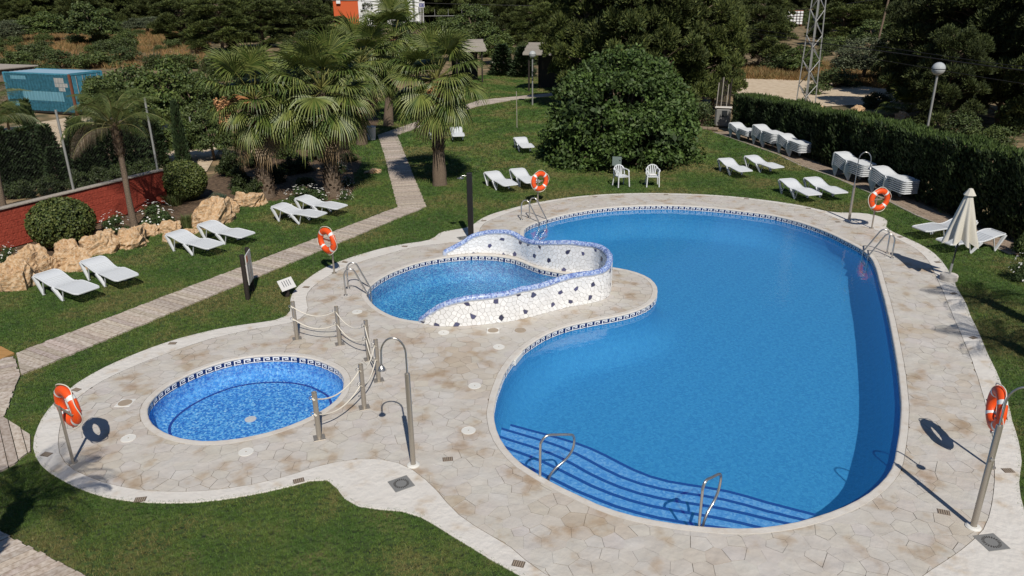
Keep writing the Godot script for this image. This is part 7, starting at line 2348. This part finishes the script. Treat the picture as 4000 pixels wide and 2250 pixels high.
func far_things() -> void:
	hut("thatched_shelter", "far thatched shelter half hidden by the lone palm's crown", Vector3(-3.7, 0, -68.0), 0.25, 2.6, 2.6, 2.6, 0.85)
	hut("thatched_shelter", "near thatched shelter with plank wall left behind the round shrub", Vector3(3.1, 0, -61.5), -0.35, 3.0, 3.0, 2.75, 0.75)
	# lamps
	var lamps := [[Vector3(17.0, 0, -31.0), 4.21, 0.255, "tall globe lamp post behind the hedge on the right"], [Vector3(1.53, 0, -52.8), 3.32, 0.24, "globe lamp post beside the near thatched shelter"], [Vector3(-17.6, 0, -110.0), 3.6, 0.33, "far globe lamp post below the white building"]]
	for l in lamps:
		var o := thing("lamp_post", l[3], "lamp post", "globe lamp posts", l[0])
		var mb := Mb.new()
		var h: float = l[1]
		var r: float = l[2]
		tube(mb, PackedVector3Array([Vector3(0, -0.05, 0), Vector3(0, h * 0.5, 0), Vector3(0, h - r * 0.9, 0)]), [0.055, 0.048, 0.045], 12)
		part(o, "pole", mb, M.galvanised)
		mb = Mb.new()
		var prof := []
		for i in 13: prof.append(Vector2(max(0.0, r * cos(-PI / 2 + PI * i / 12.0)), h + r * sin(-PI / 2 + PI * i / 12.0)))
		lathe(mb, xf(Vector3.ZERO), prof, 28)
		part(o, "globe", mb, M.lamp_glass)
		mb = Mb.new()
		lathe(mb, xf(Vector3(0, h - 0.012, 0)), [Vector2(r * 1.0, 0.0), Vector2(r * 1.025, 0.0), Vector2(r * 1.025, 0.024), Vector2(r * 1.0, 0.024)], 28)
		part(o, "seam_band", mb, M.dark_pole)
	# lattice tower
	var o := thing("lattice_tower", "grey steel lattice power tower beyond the hedge", "tower", "", Vector3(19.0, -0.05, -49.5), 0.35)
	var half := func(y: float) -> float: return lerpf(0.42, 0.15, clampf(y / 13.0, 0, 1))
	var cor := [Vector2(-1, -1), Vector2(1, -1), Vector2(1, 1), Vector2(-1, 1)]
	for c in cor:
		var mb := Mb.new()
		beam(mb, Vector3(c.x * half.call(0.0), -0.1, c.y * half.call(0.0)), Vector3(c.x * half.call(13.0), 13.0, c.y * half.call(13.0)), 0.07, 0.07)
		part(o, "leg", mb, M.galvanised)
	for k in 4:
		var c0: Vector2 = cor[k]
		var c1: Vector2 = cor[(k + 1) % 4]
		var y := 0.1
		var flip := k % 2 == 0
		while y < 12.2:
			var y1 := y + 0.75
			var p0 := Vector3(c0.x * half.call(y), y, c0.y * half.call(y)) if flip else Vector3(c1.x * half.call(y), y, c1.y * half.call(y))
			var p1 := Vector3(c1.x * half.call(y1), y1, c1.y * half.call(y1)) if flip else Vector3(c0.x * half.call(y1), y1, c0.y * half.call(y1))
			var mb := Mb.new()
			beam(mb, p0, p1, 0.045, 0.045)
			part(o, "brace", mb, M.galvanised)
			flip = not flip
			y = y1
	var mb := Mb.new()
	beam(mb, Vector3(-1.6, 12.6, 0), Vector3(1.6, 12.6, 0), 0.12, 0.12, Vector3.BACK)
	part(o, "crossarm", mb, M.galvanised)
	mb = Mb.new()
	tube(mb, PackedVector3Array([Vector3(41.7, -0.1, -90), Vector3(42.3, 6.0, -90), Vector3(42.5, 8.5, -90)]), [0.13, 0.11, 0.09], 8)
	solo("wooden_pole", mb, M.bark, "leaning wooden utility pole right of the lattice tower", "pole")
	# cables
	var lines := [[Vector3(8.0, 5.7, -70.0), Vector3(14.97, 4.74, -46.0), Vector3(17.62, 4.45, -36.0), Vector3(18.44, 4.41, -28.0), Vector3(18.9, 4.6, -20.0), "thickest of the three cables crossing in front of the tower"], [Vector3(8.0, 6.0, -70.0), Vector3(14.94, 4.97, -46.0), Vector3(17.59, 4.63, -36.0), Vector3(18.41, 4.53, -28.0), Vector3(18.9, 4.7, -20.0), "upper one of the three cables crossing in front of the tower"], [Vector3(8.0, 5.4, -70.0), Vector3(15.0, 4.46, -46.0), Vector3(17.7, 4.03, -36.0), Vector3(18.52, 3.95, -28.0), Vector3(18.9, 4.1, -20.0), "lower one of the three cables crossing in front of the tower"], [Vector3(10.0, 5.2, -150.0), Vector3(38.6, 4.44, -120.0), Vector3(49.2, 5.76, -110.0), Vector3(60.0, 8.0, -100.0), "far cable passing the stacked blocks"], [Vector3(-60.0, 7.4, -150.0), Vector3(-30.2, 6.16, -150.0), Vector3(0.5, 5.04, -150.0), Vector3(9.4, 5.33, -150.0), Vector3(40.0, 8.0, -150.0), "far cable crossing in front of the white building"]]
	for l in lines:
		var c := Curve3D.new()
		var k: int = l.size() - 1
		for i in k:
			var t: Vector3 = (l[min(i + 1, k - 1)] - l[max(i - 1, 0)]) / 6.0
			c.add_point(l[i], -t, t)
		c.bake_interval = 1.0
		mb = Mb.new()
		tube(mb, c.get_baked_points(), 0.022 if "thickest" in l[k] else (0.012 if l[0].z > -100.0 else 0.04), 5)
		solo("cable", mb, M.wire, l[k], "cable", "overhead cables")
	# meter cabinet by the hedge end and leaning poles
	o = thing("meter_cabinet", "grey rounded meter cabinet at the far end of the hedge", "cabinet", "", Vector3(12.0, 0, -43.2), -0.3)
	mb = Mb.new()
	box(mb, xf(Vector3(0, 0.52, 0)), Vector3(0.85, 1.05, 0.45), 0.09)
	part(o, "body", mb, M.drain_metal)  # dark grey puts the shade around the cabinet into its colour
	mb = Mb.new()
	box(mb, xf(Vector3(0, 1.07, 0)), Vector3(0.92, 0.05, 0.52), 0.015)
	part(o, "cap", mb, M.band)
	mb = Mb.new()
	box(mb, xf(Vector3(0.08, 0.75, 0.225)), Vector3(0.3, 0.35, 0.02), 0.01)
	part(o, "door", mb, M.dark_pole)
	o = thing("cane_screen", "short screen of upright canes behind the meter cabinet", "screen", "", Vector3(12.2, 0, -44.2), 0.1)
	for k in 9:
		mb = Mb.new()
		tube(mb, PackedVector3Array([Vector3(-0.4 + k * 0.1, -0.1, rng.randf_range(-0.05, 0.05)), Vector3(-0.35 + k * 0.1, rng.randf_range(2.2, 2.6), rng.randf_range(-0.1, 0.1))]), 0.03, 6)
		part(o, "cane", mb, M.thatch if k % 3 == 0 else M.dark_wood)
	# brick kerb at the end of the paved strip
	o = thing("brick_edging", "short row of pale bricks at the far end of the paved strip", "bricks", "", Vector3(10.6, 0, -42.6), -0.5)
	for k in 7:
		mb = Mb.new()
		mb.col = Color.WHITE * rng.randf_range(1.1, 1.5)
		box(mb, xf(Vector3(-0.9 + k * 0.3, 0.05, rng.randf_range(-0.02, 0.02))), Vector3(0.27, 0.14, 0.14), 0.012)
		part(o, "brick", mb, M.paver)
	# stake in the lawn
	mb = Mb.new()
	tube(mb, PackedVector3Array([Vector3(0.38, -0.1, -43.7), Vector3(0.36, 2.0, -43.72)]), 0.022, 6)
	solo("stake", mb, M.thatch, "thin wooden stake on the lawn left of the round shrub", "stake")
	# wooden frame with net at the end of the far lawn
	o = thing("garden_swing", "pale wooden swing frame at the end of the far lawn", "swing", "", Vector3(-0.6, 0, -73.4), 0.2)
	for x in [-0.9, 0.9]:
		mb = Mb.new()
		beam(mb, Vector3(x, -0.1, 0), Vector3(x, 1.1, 0), 0.10, 0.10)
		part(o, "post", mb, M.thatch)
	mb = Mb.new()
	beam(mb, Vector3(-1.1, 1.15, 0), Vector3(1.1, 1.15, 0), 0.14, 0.14)
	part(o, "beam", mb, M.thatch)
	mb = Mb.new()
	for k in 5: beam(mb, Vector3(0.35 + k * 0.12, 0.2, 0.1), Vector3(0.5 + k * 0.12, 1.05, 0.05), 0.10, 0.03)
	part(o, "slatted_seat", mb, M.board)
	# white chair-like object, built as a tub, beside the stubby palm, towels by the far boardwalk
	o = thing("white_object", "white chair-like object built as a tub behind the stubby palm trunk", "bin", "", Vector3(-7.35, 0, -40.2), 0.3)
	mb = Mb.new()
	lathe(mb, xf(Vector3.ZERO), [Vector2(0.0, 0.0), Vector2(0.2, 0.0), Vector2(0.24, 0.62), Vector2(0.25, 0.64), Vector2(0.0, 0.66)], 20)
	part(o, "body", mb, M.white_plastic)
	mb = Mb.new()
	lathe(mb, xf(Vector3(0, 0.645, 0)), [Vector2(0.26, 0.0), Vector2(0.27, 0.02), Vector2(0.2, 0.06), Vector2(0.0, 0.07)], 20)
	part(o, "lid", mb, M.white_plastic)

# ------------------------------------------------------------------ camera, sky and sun
func view_and_light() -> void:
	var cam := Camera3D.new()
	cam.name = "camera"
	add_child(cam)
	cam.transform = Transform3D(Basis(Vector3.RIGHT, -0.3723) * Basis(Vector3.BACK, -0.010), Vector3(0, 7.165, 0))
	cam.fov = 41.745
	cam.near = 0.1
	cam.far = 2000.0
	cam.current = true
	var sky := ProceduralSkyMaterial.new()
	sky.sky_top_color = Color(0.33, 0.45, 0.63)
	sky.sky_horizon_color = Color(0.66, 0.71, 0.76)
	sky.sky_curve = 0.12
	sky.ground_bottom_color = Color(0.20, 0.17, 0.12)
	sky.ground_horizon_color = Color(0.50, 0.52, 0.50)
	sky.sky_energy_multiplier = 1.0
	var e := Environment.new()
	e.background_mode = Environment.BG_SKY
	e.sky = Sky.new()
	e.sky.sky_material = sky
	e.tonemap_mode = Environment.TONE_MAPPER_LINEAR
	e.tonemap_exposure = 1.04
	e.background_energy_multiplier = 0.55
	e.sdfgi_enabled = true
	e.ssao_enabled = true
	e.ssil_enabled = true
	var we := WorldEnvironment.new()
	we.name = "environment"
	we.environment = e
	add_child(we)
	var sun := DirectionalLight3D.new()
	sun.name = "sun"
	add_child(sun)
	sun.look_at_from_position(Vector3.ZERO, Vector3(-0.153, -0.731, -0.665))
	sun.light_color = Color(1.0, 0.97, 0.925)
	sun.light_energy = 1.35
	sun.light_angular_distance = 0.5
	sun.shadow_enabled = true

func _ready() -> void:
	rng.seed = 20240
	view_and_light()
	materials()
	ground_sheet()
	deck()
	pools()
	wave_wall()
	paving()
	red_wall()
	containers()
	buildings()
	trees()
	shrubs()
	hedge()
	palms()
	rocks()
	far_things()
	loungers()
	buoys()
	showers()
	ladders()
	rope_fence()
	parasol()
	chairs()
	signs()
	lids_and_grates()
	grass()
